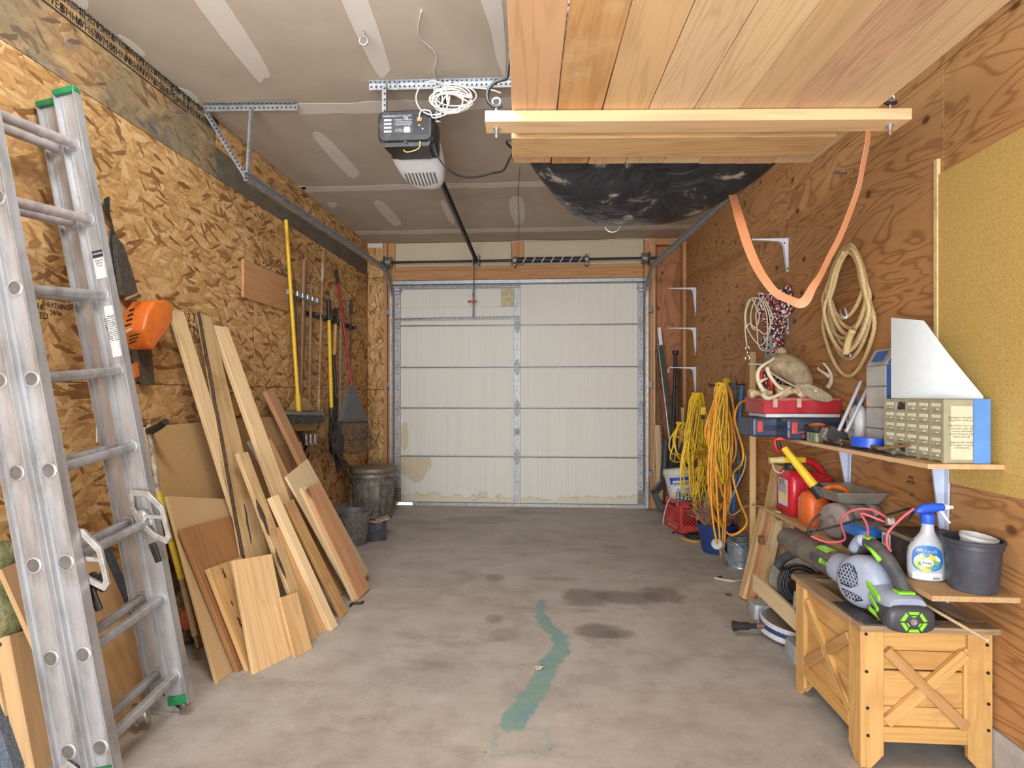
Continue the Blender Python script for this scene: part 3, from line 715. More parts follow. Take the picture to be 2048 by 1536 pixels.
m=MB(); m.tube(smooth_path([(x1-.07,y0-.018,zb+.0),(x1-.075,y0-.01,zb-.03),(x1-.11,y0-.005,zb-.045),(x1-.15,y0+.005,zb-.045),(x1-.165,y0+.01,zb-.03)],5),.0028,6); m.build('antenna_wire',plain('wire_yellow',(222,188,90),.5),op,smooth=180)
M_lw = plain('cable_white',(206,200,188),.5,var=.06)
cw = random.Random(12); m=MB(); path=[P(838,242,Y=2.93),P(842,222,Y=2.91),P(860,222,Y=2.90),P(872,236,Y=2.92)]
for k in range(9):
    cx,cy=cw.uniform(896,912),cw.uniform(190,212); rx,ry=cw.uniform(26,46),cw.uniform(20,32); a0=cw.uniform(0,6.28)
    if k in (2,5): cx,cy,rx,ry=866,196,34,34
    for j in range(9):
        a=a0+j*.72; path.append(P(cx+rx*math.cos(a),cy+ry*math.sin(a),Y=2.925+.012*math.sin(3*a+k)))
path += [P(888,182,Y=2.93),P(935,176,Y=2.95),P(975,178,Y=2.97),P(1002,186,Y=2.98)]
tag(MB().tube(smooth_path(path,4),.0042,5).build('wire_coil',M_lw,smooth=180),'tangled coil of thin white cable hanging beside the opener','wire')
tag(MB().tube(smooth_path([(P(843,20,Z=ZC-.006)),P(838,70,Z=ZC-.006),P(872,108,Z=ZC-.006),P(868,140,Z=ZC-.006),P(872,165,Y=2.99),P(868,200,Y=2.95)],5),.003,5).build('bell_wire',M_lw,smooth=180),'thin white wire running over the ceiling to the opener','wire')
tag(MB().tube(smooth_path([P(1040,330,Z=ZC-.006),P(1036,390,Z=ZC-.006),P(1038,440,Z=ZC-.006),P(1036,476,Z=ZC-.006)],4),.003,5).build('bell_wire',plain('wire_tan',(140,120,96),.6),smooth=180),'thin brown wire on ceiling from rack to door wall','wire')
cord=[V((x1-.02,2.98,zt-.02)),P(864,262,Y=2.97),P(870,300,Y=3.0),P(884,326,Y=3.0),P(905,345,Y=2.95),P(930,354,Y=2.9),P(958,353,Y=2.85),P(985,346,Y=2.8),P(1006,341,Y=2.75),P(1018,320,Y=2.7),P(1026,300,Y=2.66),P(1016,280,Y=2.6),(-.02,2.6,2.45),(-.0,2.62,2.7),(.0,2.62,ZC-.002)]
tag(MB().tube(smooth_path(cord,5),.0055,6).build('power_cable',M_black,smooth=180),'black power cord sagging from opener towards the hanging rack','cord')
def eyehook(p,r,w_,name,label,mat):
    pts=[V(p)]+[V(p)+V((0,0,-.03))]+[V(p)+V((r*math.sin(a),0,-.03-r+r*math.cos(a))) for a in [2*math.pi*k/14 for k in range(0,14)]]
    return tag(MB().tube(pts,w_,6).build(name,mat,smooth=180),label,'hook')
eyehook(P(727,60,Z=ZC),.02,.0045,'screw_eye','galvanised screw eye in the ceiling before the opener',M_galv)

# ---- hanging rack of cedar planks on two timber bearers
zu=2.19
rk = thing('hanging_rack','overhead storage rack of cedar planks hung from the ceiling','rack',(.48,1.9,zu))
rc=[wood('rack_a',(215,171,129),(190,146,106),26,.35,knots=False),wood('rack_b',(207,159,105),(177,130,81),24,.4,knots=False,stain=(218,186,141)),wood('rack_c',(218,180,132),(191,151,107),28,.4,knots=False),wood('rack_d',(220,188,147),(193,157,119),46,.5,knots=False),
    wood('rack_e',(224,194,150),(200,164,122),34,.4,knots=False),wood('rack_f',(211,176,134),(196,160,118),18,.3,knots=False),wood('rack_g',(208,169,136),(177,136,106),52,.55,knots=False),wood('rack_h',(216,184,145),(193,160,121),30,.4,knots=False)]
la,lb = P(1020,220,Z=zu), P(1760,216,Z=zu); fa,fb = P(1028,327,Z=zu), P(1620,327,Z=zu)
dirp=((fa-la)+(fb-lb)); dirp.z=0; dirp.normalize(); wdir=(fb-fa); wdir.z=0; W_=wdir.length; wdir.normalize()
pw=W_/8
for i in range(8):
    c=fa+wdir*(pw*(i+.5)); n=plank('plank',c-dirp*1.95+V((0,0,.011)),c+dirp*rnd.uniform(-.006,.006)+V((0,0,.011)),wdir,pw-(.004,.006,.003,.003,.002,.002,.001,.002)[i],.021,rc[i],rk,.0015)
ba,bb = P(970,243,Z=zu-.0405), P(1825,238,Z=zu-.0405)
bd=(bb-ba).normalized(); bo=V((-bd.y,bd.x,0))
bm_=plank('bearer',ba+bo*.045+V((0,0,.019)),bb+bo*.045+V((0,0,.019)),bo,.089,.038,wood('bearer_pine',(225,192,146),(195,153,117),16,.35),rk,.002)
ca,cb = P(1022,310,Z=zu-.03), P(1640,310,Z=zu-.03)
ca2=P(1020,275,Z=zu-.024); cb2=P(1692,270,Z=zu-.024)
cwid=(ca-ca2).length
plank('cleat',(ca2+V((0,.095,.012))),(V((cb2.x-.03,cb2.y+.095,cb2.z+.012))),(0,1,0),.17,.022,wood('cleat_pine',(210,172,122),(176,131,88),30,.5),rk,.002)
plank('bearer',ba-dirp*1.0+bo*.045+V((0,0,.019)),bb-dirp*1.0+bo*.045+V((0,0,.019)),bo,.089,.038,wood('bearer_pine',(220,190,146),(196,159,115)),rk,.002)
M_zinc = plain('zinc',(196,200,206),.3,.8,var=.06)
for px,tag_ in (((993,264),'l'),((1780,258),'r')):
    p=P(px[0],px[1]-8,Z=zu-.0405)
    e=MB(); e.lathe([(.012,-.0),(.012,-.004),(.008,-.004),(.008,-.014),(.0045,-.014),(.0045,-.034)],p,8); e.tube([p,p+V((0,0,.075))],.0045,6)
    e.tube([p+V((0,0,.075))]+[p+V((.014*math.sin(a),0,.09-.014*math.cos(a))) for a in [k*.5 for k in range(13)]],.004,6); e.build('eye_bolt',M_zinc,rk,smooth=50)
    hk=[]; b=p+V((0,0,.085)); sg=1
    for k in range(10):
        a=-2.4+k*.42; hk.append(b+V((.034*math.cos(a)*sg+.012,0,.034*math.sin(a)+.02)))
    hk=[b+V((.02,0,-.008)),b+V((-.005,0,-.012)),b+V((-.026,0,.004)),b+V((-.032,0,.03)),b+V((-.024,0,.055)),b+V((.0,0,.075)),b+V((.035,0,.084))]
    t2=tag(MB().tube(smooth_path(hk,4)+[V((b.x+.05,b.y,b.z+.2)),V((b.x+.05,b.y,ZC-.001))],.0065,8).build('ceiling_hook',M_black,smooth=180),
        'black ceiling hook carrying the left end of rack bearer' if tag_=='l' else 'black ceiling hook carrying the right end of rack bearer','hook','hooks that carry the rack') 
# black cargo bag lying on the rack and sagging off its far end
def bag():
    g=NG('black_vinyl'); c=g.coord('Object'); n=g.noise(c,3,4,.6,.6); n2=g.noise(c,7,5,.7,.4)
    col=g.ramp(n2,[(.35,(30,31,35)),(.62,(46,46,50))]); col=g.mix(g.math('MULTIPLY',g.step(n2,.55,.66),.8),col,(160,148,124))
    g.bump(g.noise(c,4,3,.55,.9),.9,.05); return g.done(col,.36)
rings=[]; NX=34
bagx0,bagx1=-.135,1.04
for j,(yy,zt_,zb_,shr) in enumerate(((1.5,2.48,2.225,0.0),(2.30,2.48,2.225,0.0),(2.44,2.47,2.19,.01),(2.52,2.44,2.13,.05),(2.66,2.40,2.085,.16),(2.80,2.36,2.075,.24),(2.92,2.30,2.10,.30),(3.0,2.24,2.16,.40))):
    ring=[]
    xa,xb=bagx0+shr*.9,bagx1-shr*1.0
    for k in range(NX):
        a=2*math.pi*k/NX; cx=(xa+xb)/2; hw=(xb-xa)/2
        f=abs(math.sin(a))**.75; ex=math.copysign(abs(math.cos(a))**.55,math.cos(a))
        x=cx+hw*ex; z=(zt_ if math.sin(a)>0 else zb_); zc=(zt_+zb_)/2
        z=zc+(z-zc)*f
        if j>2 and math.sin(a)<0: z += .03*math.sin(x*9+j)*f*.5 - .02*(1-((x-cx+.12)/hw)**2)
        ring.append(V((x,yy+(.03*math.sin(x*7) if j>3 else 0),z)))
    rings.append(ring)
bg_=thing('cargo_bag','black vinyl cargo bag sagging off the far end of the rack','bag',(.45,2.3,2.22))
ob=MB().loft(rings).build('bag_shell',bag(),bg_,smooth=180)
sd=ob.modifiers.new('s','SUBSURF'); sd.levels=1; sd.render_levels=2
m=MB(); m.tube(smooth_path([P(1296,327,Y=2.53),P(1292,345,Y=2.58),P(1287,365,Y=2.62),P(1284,385,Y=2.66)],5),.009,8); m.ball(P(1285,396,Y=2.66),.02,squash=(1,1,1.6)); m.build('rope_tail',plain('rope_natural',(206,178,136),.8,var=.25,scale=120),bg_,smooth=180)
m=MB(); c=P(1225,452,Y=2.75); m.tube([c+V((.035*math.sin(a),0,.03*math.cos(a))) for a in [1.3+k*.36 for k in range(11)]],.004,6); m.build('dee_ring',M_galv,bg_,smooth=180)
# orange ratchet strap hanging in a loop
sp=[((1738,262),2.06),((1734,290),2.06),((1726,330),2.06),((1718,372),2.06),((1700,424),2.07),((1680,474),2.08),((1660,512),2.09),((1640,553),2.10),((1625,575),2.12),((1613,598),2.14),((1600,607),2.15),((1580,600),2.17),((1552,586),2.20),((1530,560),2.22),((1512,530),2.25),((1496,492),2.28),((1482,448),2.33),((1474,420),2.40),((1466,394),2.56),((1458,366),2.75),((1452,330),2.85)]
pts=smooth_path([P(x,y,Y=Y) for (x,y),Y in sp],3)
tg=MB(); rg=[]
wts=[]
for i,p in enumerate(pts):
    t=i/(len(pts)-1); d=(pts[min(i+1,len(pts)-1)]-pts[max(i-1,0)]).normalized()
    ang = .95 if t<.35 else .95-1.5*(t-.35)/.2 if t<.55 else -.55+1.2*(t-.55)/.45
    sdv=d.cross(V((0,1,0))).normalized(); b=(sdv*math.cos(ang*.8)+V((0,1,0))*math.sin(ang*.8)).normalized(); nrm=d.cross(b).normalized()
    rg.append([p+b*.0185+nrm*.001,p+b*.0185-nrm*.001,p-b*.0185-nrm*.001,p-b*.0185+nrm*.001])
tg.loft(rg)
gst=NG('strap_web'); cst=gst.coord('Object'); nst=gst.noise(cst,3,3,.6)
tag(tg.build('tie_down_strap',gst.done(gst.ramp(nst,[(.35,(206,132,84)),(.65,(210,150,112))]),.75),smooth=60),'orange webbing strap hanging in a loop from the rack','strap')
tag(MB().tube([P(1672,343,X=XR-.003)+V((0,.02,0)),P(1672,343,X=XR-.02),P(1690,345,X=XR-.02),P(1692,345,X=XR-.003)],.005,6).build('wall_staple',M_galv,smooth=180),'small steel staple on plywood wall beside the strap','hook')

# ================================================================ extension ladder
LK=.198; LO=V((-1.495,0,0)); LA=V((-LK,0,1)).normalized(); LN=V((1,0,LK)).normalized()
def Lp(s,y,n): return LO+LA*s+LN*n+V((0,y,0))
def aluminium():
    g=NG('aluminium'); c=g.coord('Object'); n=g.noise(g.map(c,(6,6,1.2)),3,5,.65); n2=g.noise(c,9,5,.7)
    col=g.ramp(n,[(.3,(150,147,145)),(.5,(178,177,178)),(.8,(196,196,200))]); col=g.mix(g.math('MULTIPLY',g.step(n2,.55,.72),.4),col,(150,134,118))
    return g.done(col,g.ramp(n,[(.3,.34),(.7,.5)]),.55)
M_alu=aluminium(); M_alud=plain('cast_aluminium',(178,174,168),.45,.5,var=.15); M_green=plain('cap_green',(34,120,72),.5); M_paintedr=plain('painted_rung',(182,172,170),.5,.35,var=.12,scale=24,dirt=(112,84,84),dirt_amt=.55)
M_sticker=plain('sticker_white',(206,200,194),.6,var=.05)
lad=thing('extension_ladder','aluminium extension ladder with green caps leaning on the left wall','ladder',(-1.5,1.9,0))
def lrail(y,n,s0,s1,web,fl,nm,mat=M_alu):
    m=MB(); h=web/2
    prof=[(h,-fl),(h,fl),(h-.004,fl),(h-.004,.002),(-h+.004,.002),(-h+.004,fl),(-h,fl),(-h,-fl),(-h+.004,-fl),(-h+.004,-.002),(h-.004,-.002),(h-.004,-fl)]
    m.loft([[Lp(s,y+b,n+a) for a,b in prof] for s in (s0,s1)])
    for k in (-.32,-.25,.25,.32): # pressed ribs along the web
        for sg in (-1,1): m.bar(Lp(s0,y+sg*.0025,n+web*k),Lp(s1,y+sg*.0025,n+web*k),LN,.004,.0025)
    return m.build(nm,mat,lad,M=frame(Lp(s0,y,n),(0,1,0),LN))
NB,NF=0.0,.089
YA,YB=1.685,2.095
rails={}
for y,nm in ((YA,'near'),(YB,'far')):
    sg=1 if y==YA else -1
    rails[nm,'b']=lrail(y,NB,.035,2.43,.092,.016,'rail'); rails[nm,'f']=lrail(y+sg*.020,NF,.03 if nm=='far' else .004,2.425,.086,.018,'rail')
    for n,yy,wb in ((NB,y,.092),(NF,y+sg*.02,.086)):
        s1=2.41 if n==NB else 2.425
        MB().obox(Lp(s1+.008,yy,n),LA*.012,V((0,.018,0)),LN*(wb/2+.003)).build('end_cap',M_green,rails[nm,'b' if n==NB else 'f'],bevel=.003)
    MB().obox(Lp(.045 if nm=='far' else .016,y+sg*.02,NF),LA*.016,V((0,.016,0)),LN*.039).build('end_cap',M_green,rails[nm,'f'],bevel=.002)
    ft=Lp(.03,y,0)
    m=MB(); m.prism([V((ft.x-.07,y-.02,.004)),V((ft.x+.075,y-.02,.004)),V((ft.x+.08,y-.02,.015)),V((ft.x+.03,y-.02,.06)),V((ft.x-.01,y-.02,.085)),V((ft.x-.03,y-.02,.06))],(0,.006,0)); m.prism([V((ft.x-.07,y+.016,.004)),V((ft.x+.075,y+.016,.004)),V((ft.x+.08,y+.016,.015)),V((ft.x+.03,y+.016,.06)),V((ft.x-.01,y+.016,.085)),V((ft.x-.03,y+.016,.06))],(0,.006,0))
    m.box((ft.x-.075,y-.03,.0),(ft.x+.085,y+.03,.012)); m.cyl((ft.x,y-.03,.06),(ft.x,y+.03,.06),.007,n=8)
    m.build('pivot_foot',M_alud,lad,bevel=.001)
for i in range(8):
    for n,ds,ya,yb,sec in ((NB,.0,YA,YB,'b'),(NF,-.012,YA+.02,YB-.02,'f')):
        s=.150+.298*i+ds; sk=-.045
        m=MB(); prof=[]
        for k in range(14):
            a=2*math.pi*k/14; prof.append((.0195*math.cos(a),min(.0195*math.sin(a),.0125)))
        m.loft([[Lp(s+q_+b,y,n+a) for a,b in prof] for y,q_ in ((ya-.003,sk),(yb+.003,0))])
        for k in (-.008,0,.008): m.bar(Lp(s+sk+.013,ya,n+k),Lp(s+.013,yb,n+k),LN,.003,.002)
        o=m.build('rung',M_paintedr if i>=6 else M_alu,lad,smooth=40)
        for y,sg,q_ in ((ya,-1,sk),(yb,1,0)):
            q=MB(); q.lathe([(.0195,-.008),(.0255,-.007),(.0255,-.002),(.0275,.001),(.0275,.005),(.0225,.007),(.0205,.007),(.0205,.001)],Lp(s+q_,y,n),16,(0,sg,0)); q.build('swaged_collar',M_alu,o,smooth=40)
        MB().lathe([(.020,0),(.019,.0014)],Lp(s+sk,ya-.0035,n),14,(0,-1,0)).build('rung_bore',plain('bore_grey',(104,98,92),.7,dirt=(60,54,48)),o)
for nm,y,sg in (('near',YA+.02,1),('far',YB-.02,-1)):      # rung locks on the fly section
    s=.70 if nm=='far' else .63; yy=y+sg*.022
    outer=[(s+.17,-.02),(s+.15,.05),(s+.08,.10),(s-.04,.105),(s-.06,.085),(s-.02,.03),(s+.03,-.01),(s+.1,-.035)]
    inner=[(s+.145,-.012),(s+.13,.040),(s+.07,.082),(s-.025,.088),(s-.035,.080),(s-.005,.040),(s+.04,.008),(s+.1,-.018)]
    m=MB(); m.ringprism([Lp(a,yy,NF+b) for a,b in outer],[Lp(a,yy,NF+b) for a,b in inner],(0,sg*.012,0)); m.bar(Lp(s+.07,yy+sg*.006,NF-.02),Lp(s+.04,yy+sg*.006,NF+.095),LA,.014,.01)
    m.lathe([(.026,0),(.026,.03),(.017,.034)],Lp(s+.06,y,NF),14,(0,sg,0)); m.build('rung_lock',M_alud,lad,bevel=.0015)
    m=MB(); m.bar(Lp(s-.045,yy+sg*.014,NF+.03),Lp(s-.12,yy+sg*.014,NF+.045),LN,.024,.012); m.build('lock_flipper',M_black,lad,bevel=.003)
m=MB(); pc=P(197,1164,Y=YA+.14); m.lathe([(.012,-.02),(.036,-.02),(.036,-.013),(.024,-.006),(.024,.006),(.036,.013),(.036,.02),(.012,.02)],pc,20,(1,.25,.1)); pl_=m.build('pulley_wheel',M_black,lad,smooth=40)
m=MB(); m.bar(pc+V((-.06,-.05,-.02)),pc+V((.0,.0,0)),(0,0,1),.02,.012); m.bar(pc+V((-.06,.02,-.02)),pc+V((-.03,.02,.005)),(0,0,1),.05,.006); m.build('pulley_bracket',M_alud,lad)
pb=Lp(.30,YA+.22,.0)
# warning stickers on the far rails
def rsticker(px,w_,h_,bodies,col=M_sticker):
    p=P(px[0],px[1],Y=YB-.0235); fr=frame(p,LN,LA); st=MB(); st.obox(p,LN*w_/2,LA*h_/2,V((0,.0008,0))); st=st.build('sticker',col,rails['far','f'])
    for b,s_,dx,dz,mt in bodies: text(b,s_,mt,frame(p+LN*dx+LA*dz+V((0,-.0012,0)),LN,LA),st)
M_inkd=plain('print_dark',(36,36,40),.7)
rsticker((197,507),.05,.026,[('LOUISVILLE',.009,0,0,M_lt)],M_inkd); rsticker((202,536),.05,.08,[('Type II\n225 lb\n16 ft',.011,-.003,.02,M_inkd)])
rsticker((228,662),.046,.20,[('WARNING\nCAUTION: metal\nladders conduct\nelectricity. Do\nnot let ladders of\nany material touch\nlive wires. Set up\nat correct angle.\nInspect before\nuse. Keep shoes\nclean. Face the\nladder. Do not\nover reach.',.0078,0,.012,M_inkd)])
0 and rsticker((237,722),.046,.09,[('16 FT\nEXTENSION',.007,0,-.01,M_inkd)],plain('sticker_grey',(196,194,196),.6))
# ================================================================ left side: lumber leaning on the wall
def lumber(bl, br, tl, k, th, mat, label, name='board', cat='board', group=None, taper=1.0):
    """bl, br: bottom corners of the board's face on the floor; tl: its top left corner; k: lean (run over rise)"""
    B0 = P(bl[0],bl[1],Z=0.0); B1 = P(br[0],br[1],Z=0.0)
    wv=(B1-B0); nrm=V((1,0,k)); nrm.normalize()
    # the leaning plane through the bottom edge
    e=wv.normalized(); up=V((-k,0,1)); pn=e.cross(up).normalized()
    a=ray(*tl); C=V((0,0,CAMH)); t=pn.dot(B0-C)/pn.dot(a); T=C+a*t
    xr=XL+th*1.15+.004
    if T.x < xr or t < 0: T=C+a*(xr/a.x)          # long ones come to rest on the wall
    ax=(T-B0); L=ax.length; ax.normalize()
    wd=(wv-ax*ax.dot(wv)); w_=wd.length; wd.normalize()
    n=ax.cross(wd).normalized()
    if n.x<0: n=-n
    lift=0.0
    A=B0+wd*w_/2-n*th/2; 
    # bottom corner must not dip into the floor
    o=plank(name,A,B0+ax*L+wd*w_/2-n*th/2,wd,w_,th,mat,None,.0018)
    if taper != 1.0:
        for v in o.data.vertices:
            f=v.co.x/L; v.co.y=-w_/2+(v.co.y+w_/2)*(1+(taper-1)*f) if (o.matrix_basis.to_3x3()@V((0,1,0))).dot(wd)>0 else w_/2-(w_/2-v.co.y)*(1+(taper-1)*f)
    Mw=WORLD[o.name]; Mi=Mw.inverted()
    for v in o.data.vertices:                                # saw the foot off level with the floor
        q=Mw@v.co
        if q.z<.0005: v.co=Mi@(q+ax*((.0005-q.z)/ax.z))
    tag(o,label,cat,group)
    return o,dict(A=A,ax=ax,wd=wd,n=n,L=L,w=w_,th=th)
M_mdf=fibreboard('particle_board'); M_mdf2=fibreboard('particle_board_pale',(204,174,132),(190,158,114))
M_fir=wood('fir_shelf',(214,176,128),(192,148,100),30,.3); M_pinel=wood('pine_light',(216,186,142),(196,158,110),22,.35); M_pinek=wood('pine_knotty',(208,168,118),(182,136,86),24,.4)
M_ced=wood('cedar_board',(166,120,78),(138,92,54),22,.35); M_redw=wood('red_timber',(192,144,104),(166,114,76),26,.4); M_plyp=wood('birch_ply',(214,190,150),(200,172,128),14,.2,knots=False)
M_yel=wood('yellow_pine',(206,164,108),(180,132,80),30,.45,stain=(150,104,60))
G='boards leaning on the left wall'
KL=.49
# behind everything: big particle board sheet
def sheet(name,label,X0,y0,y1,z1,k,th,mat,tilt=0,cat='panel'):
    b=V((X0,y0,th*.4)); 
    A=V((X0,(y0+y1)/2,th*k)); ax=V((-k,0,1)).normalized()
    o=plank(name,A+ax*0,A+ax*(z1/ax.z),(0,1,tilt),y1-y0,th,mat,None,.001); tag(o,label,cat); return o
zt_s=P(294,856,X=-1.97); zt_e=P(556,842,X=-1.97)
sheet('particle_sheet','large tan particle board sheet behind all the leaning boards on the left',-1.70,zt_s.y-.02,zt_e.y+.12,zt_s.z,.26,.016,M_mdf)
rp=P(610,944,X=-1.86); 
sheet('plywood_offcut','reddish plywood offcut leaning behind the pale plywood sheet',-1.70,3.62,4.22,.86,.25,.012,wood('red_ply',(186,132,88),(160,104,64),30,.4))
lumber((700,1130),(712,1120),(532,782),.40,.03,M_redw,'long thin red-brown timber strip leaning rightmost of the tall boards',group=G)
lumber((435,1368),(540,1277),(333,992),KL,.016,M_mdf2,'narrow pale particle board strip leaning leftmost',group=G)[0]
lumber((478,1345),(560,1274),(361,1058),KL,.02,M_ced,'short brown cedar board leaning behind the bark-streaked board',group=G)
b,d=lumber((497,1343),(556,1292),(416,1137),KL,.02,M_yel,'short yellow board with dark bark streaks behind the widest board',group=G)
def streaks(o,d,segs,mat=M_bark,nm='bark_streak'):
    for s0,s1,x,wd_ in segs:
        m=MB(); n=8; pts=[]
        r_=random.Random(int(s0*1000)+7)
        c=[d['A']+d['ax']*(d['L']*(s0+(s1-s0)*i/n))+d['wd']*(d['w']*(x-.5)+r_.uniform(-.003,.003))+d['n']*(d['th']/2-.001) for i in range(n+1)]
        m.tube(c,[.001+wd_*abs(math.sin(math.pi*(i+.4)/(n+.8)))*r_.uniform(.5,1) for i in range(n+1)],6,flat=.25,up=d['wd']); m.build(nm,mat,o,smooth=60)
streaks(b,d,[(.1,.34,.30,.02),(.36,.50,.25,.012),(.58,.66,.24,.009),(.84,.97,.34,.011)])
lumber((508,1350),(585,1310),(466,1121),KL,.02,M_fir,'short wide clean fir board leaning in front of the others',group=G)
lumber((540,1260),(562,1246),(341,620),KL,.024,M_pinel,'tallest pale pine board, leftmost of the three tall ones',group=G)
b,d=lumber((520,1302),(575,1264),(398,624),KL,.024,M_barkb,'tall live-edge board with dark bark along its left edge',group=G,taper=.42)
for s0,s1 in ((0,.5),(.5,1.0)):
    m=MB(); r_=random.Random(5); n=16
    c=[d['A']+d['ax']*(d['L']*(s0+(s1-s0)*i/n))+d['wd']*(-d['w']*.5+r_.uniform(-.001,.003))+d['n']*(d['th']*.35) for i in range(n+1)]
    m.tube(smooth_path(c,3),.0085,6); m.build('bark_edge',M_bark,b,smooth=60)
streaks(b,d,[(.25,.42,.35,.010)])
lumber((640,1245),(664,1231),(428,650),KL,.03,M_pinel,'tall pale pine board, rightmost of the three tall ones',group=G)
lumber((668,1180),(682,1171),(497,882),KL,.018,plain('painted_trim',(200,196,192),.6,var=.06),'white-painted trim strip wedged behind the tall boards','trim_strip','trim',)
lumber((676,1195),(690,1188),(528,882),KL,.02,M_pinek,'pine board with stepped notched top behind the tall boards',group=G)
b,d=lumber((619,1289),(636,1276),(476,905),KL,.024,M_barkb,'long tan slab with ragged bark on its left side',group=G)
streaks(b,d,[(.02,.2,.12,.008),(.3,.5,.1,.012),(.55,.75,.08,.02)])
lumber((591,1316),(625,1297),(560,1195),KL,.02,M_pinek,'short pale offcut low beside the widest fir board',group=G)
lumber((632,1273),(655,1257),(553,1055),KL,.022,M_pinek,'pine board with a step cut into its top, left of the thin batten',group=G)
lumber((684,1236),(697,1224),(572,1006),KL-.03,.02,M_yel,'pine board right of the thin batten, lightly stained',group=G)
lumber((664,1262),(678,1254),(542,994),KL,.035,M_pinel,'thin pale batten leaning across the middle boards',group=G)
lumber((707,1198),(747,1161),(572,953),.44,.014,M_plyp,'pale plywood sheet with small print leaning rightmost',name='plywood_sheet',cat='panel')
lumber((709,1203),(718,1197),(603,976),.44,.02,M_pinel,'pale batten on the plywood sheet left of reddish board',group=G)
lumber((718,1200),(743,1182),(613,978),.44,.022,M_redw,'short reddish board lying on the pale plywood sheet',group=G)
m=MB(); p=P(700,1212,Z=.008); q=P(726,1203,Z=.008); m.tube(smooth_path([p,p+V((.0,.04,0)),p+V((.05,.05,0)),q],4),.007,6); tag(m.build('steel_hook',M_steel,smooth=180),'small bent steel hook on floor beside leaning boards','hook')

# ---- things hung on and leaning against the left wall
M_handle=M_oldw
lb=P(483,528,X=XL+.01); rb_=P(573,556,X=XL+.01)
o=plank('backing_board',P(485,556,X=XL+.011),P(575,590,X=XL+.011)+V((0,.0,0)),(0,0,1),.255,.018,wood('fir_panel',(190,142,98),(162,112,70),30,.35,knots=False),None,.002)
o.matrix_basis=WORLD[o.name]=frame((XL+.010,3.60,2.115),(0,1,0),(0,0,1)) if False else o.matrix_basis
tag(o,'plain fir board screwed flat to the left wall behind the yellow pole','board')
def tool_rail(pa,pb,n,label,mat):
    a,b=P(*pa,X=XL+.008),P(*pb,X=XL+.008); t=thing('tool_rail',label,'tool rail',a)
    m=MB(); m.bar(a,b,(0,0,1),.035,.012); m.build('rail_strip',mat,t,bevel=.002)
    for i in range(n):
        c=a.lerp(b,(i+.5)/n); m=MB()
        m.obox(c+V((.03,0,0)),V((.03,0,0)),V((0,.004,0)),V((0,0,.018))); m.lathe([(.001,-.018),(.014,-.017),(.014,.017),(.001,.018)],c+V((.055,0,0)),10); m.build('clip',M_galv if mat!=M_black else M_steel,t,smooth=40)
tool_rail((564,582),(626,603),6,'short zinc tool clip rail on the wall behind the yellow pole',galvanised('zinc_rail',(186,188,192),(208,210,214)))
tool_rail((612,626),(706,657),7,'black tool clip rail on the wall behind the shovels',M_black)
def stick(pts, r, mat, name, label, cat, n=10, parent=None):
    m=MB(); m.tube(pts,r,n); o=m.build(name,mat,parent,smooth=50)
    if parent is None: tag(o,label,cat)
    return o
M_yh=plain('yellow_handle',(222,178,38),.4,var=.05); M_shov=plain('shovel_steel',(72,64,58),.5,.5,var=.25,dirt=(104,80,58)); M_straw=plain('straw',(186,154,96),.85,var=.3,scale=90)
# push broom hung head down with yellow pole
br=thing('push_broom','yellow-handled push broom hanging with its grey bristle head down','broom',P(597,822,X=-1.93))
pa,pb=P(572,440,X=-1.99),P(597,815,X=-1.93)
stick([pa,pb],.0145,M_yh,'handle','','',parent=br); stick([pb-(pb-pa).normalized()*.10,pb+(pb-pa).normalized()*.05],.020,M_yh,'socket','','',parent=br)
h0,h1=P(562,826,X=-1.93),P(641,828,X=-1.90); hx=(h1-h0).normalized()
ht=MB(); ht.bar(h0,h1,(1,0,0),.075,.03); ht.build('block',plain('broom_block',(120,116,112),.7,var=.2),br,bevel=.004)
m=MB(); n=18
for i in range(n):
    c=h0.lerp(h1,(i+.5)/n)
    for k in range(3): m.tube([c+V((-.022+.022*k,0,-.012)),c+V((-.03+.03*k+rnd.uniform(-.004,.004),rnd.uniform(-.005,.005),-.068-rnd.uniform(0,.01)))],[.013,.015],5)
o=m.build('bristles',plain('bristle_dark',(62,56,50),.95,var=.45,scale=90),br); o['kind']='stuff'
# straw broom behind it
sb=thing('straw_broom','straw broom with wooden handle hanging upside behind the push broom','broom',P(600,830,X=-2.0))
stick([P(608,520,X=-2.0),P(601,800,X=-1.99)],.0125,wood('broom_handle',(150,116,82),(122,90,60),12,.3,knots=False),'handle','','',parent=sb)
m=MB(); m.loft([[P(590,795,X=-2.0),P(612,795,X=-2.0),P(612,795,X=-1.965),P(590,795,X=-1.965)],[P(577,815,X=-2.01),P(626,815,X=-2.01),P(626,815,X=-1.95),P(577,815,X=-1.95)],[P(572,862,X=-2.012),P(634,862,X=-2.012),P(634,862,X=-1.95),P(572,862,X=-1.95)]]); m.build('straw_head',M_straw,sb,smooth=30)
for yy in (822,836): m=MB(); m.tube([P(574,yy,X=-1.948),P(630,yy,X=-1.948)],.004,5); m.build('binding',M_steel,sb)
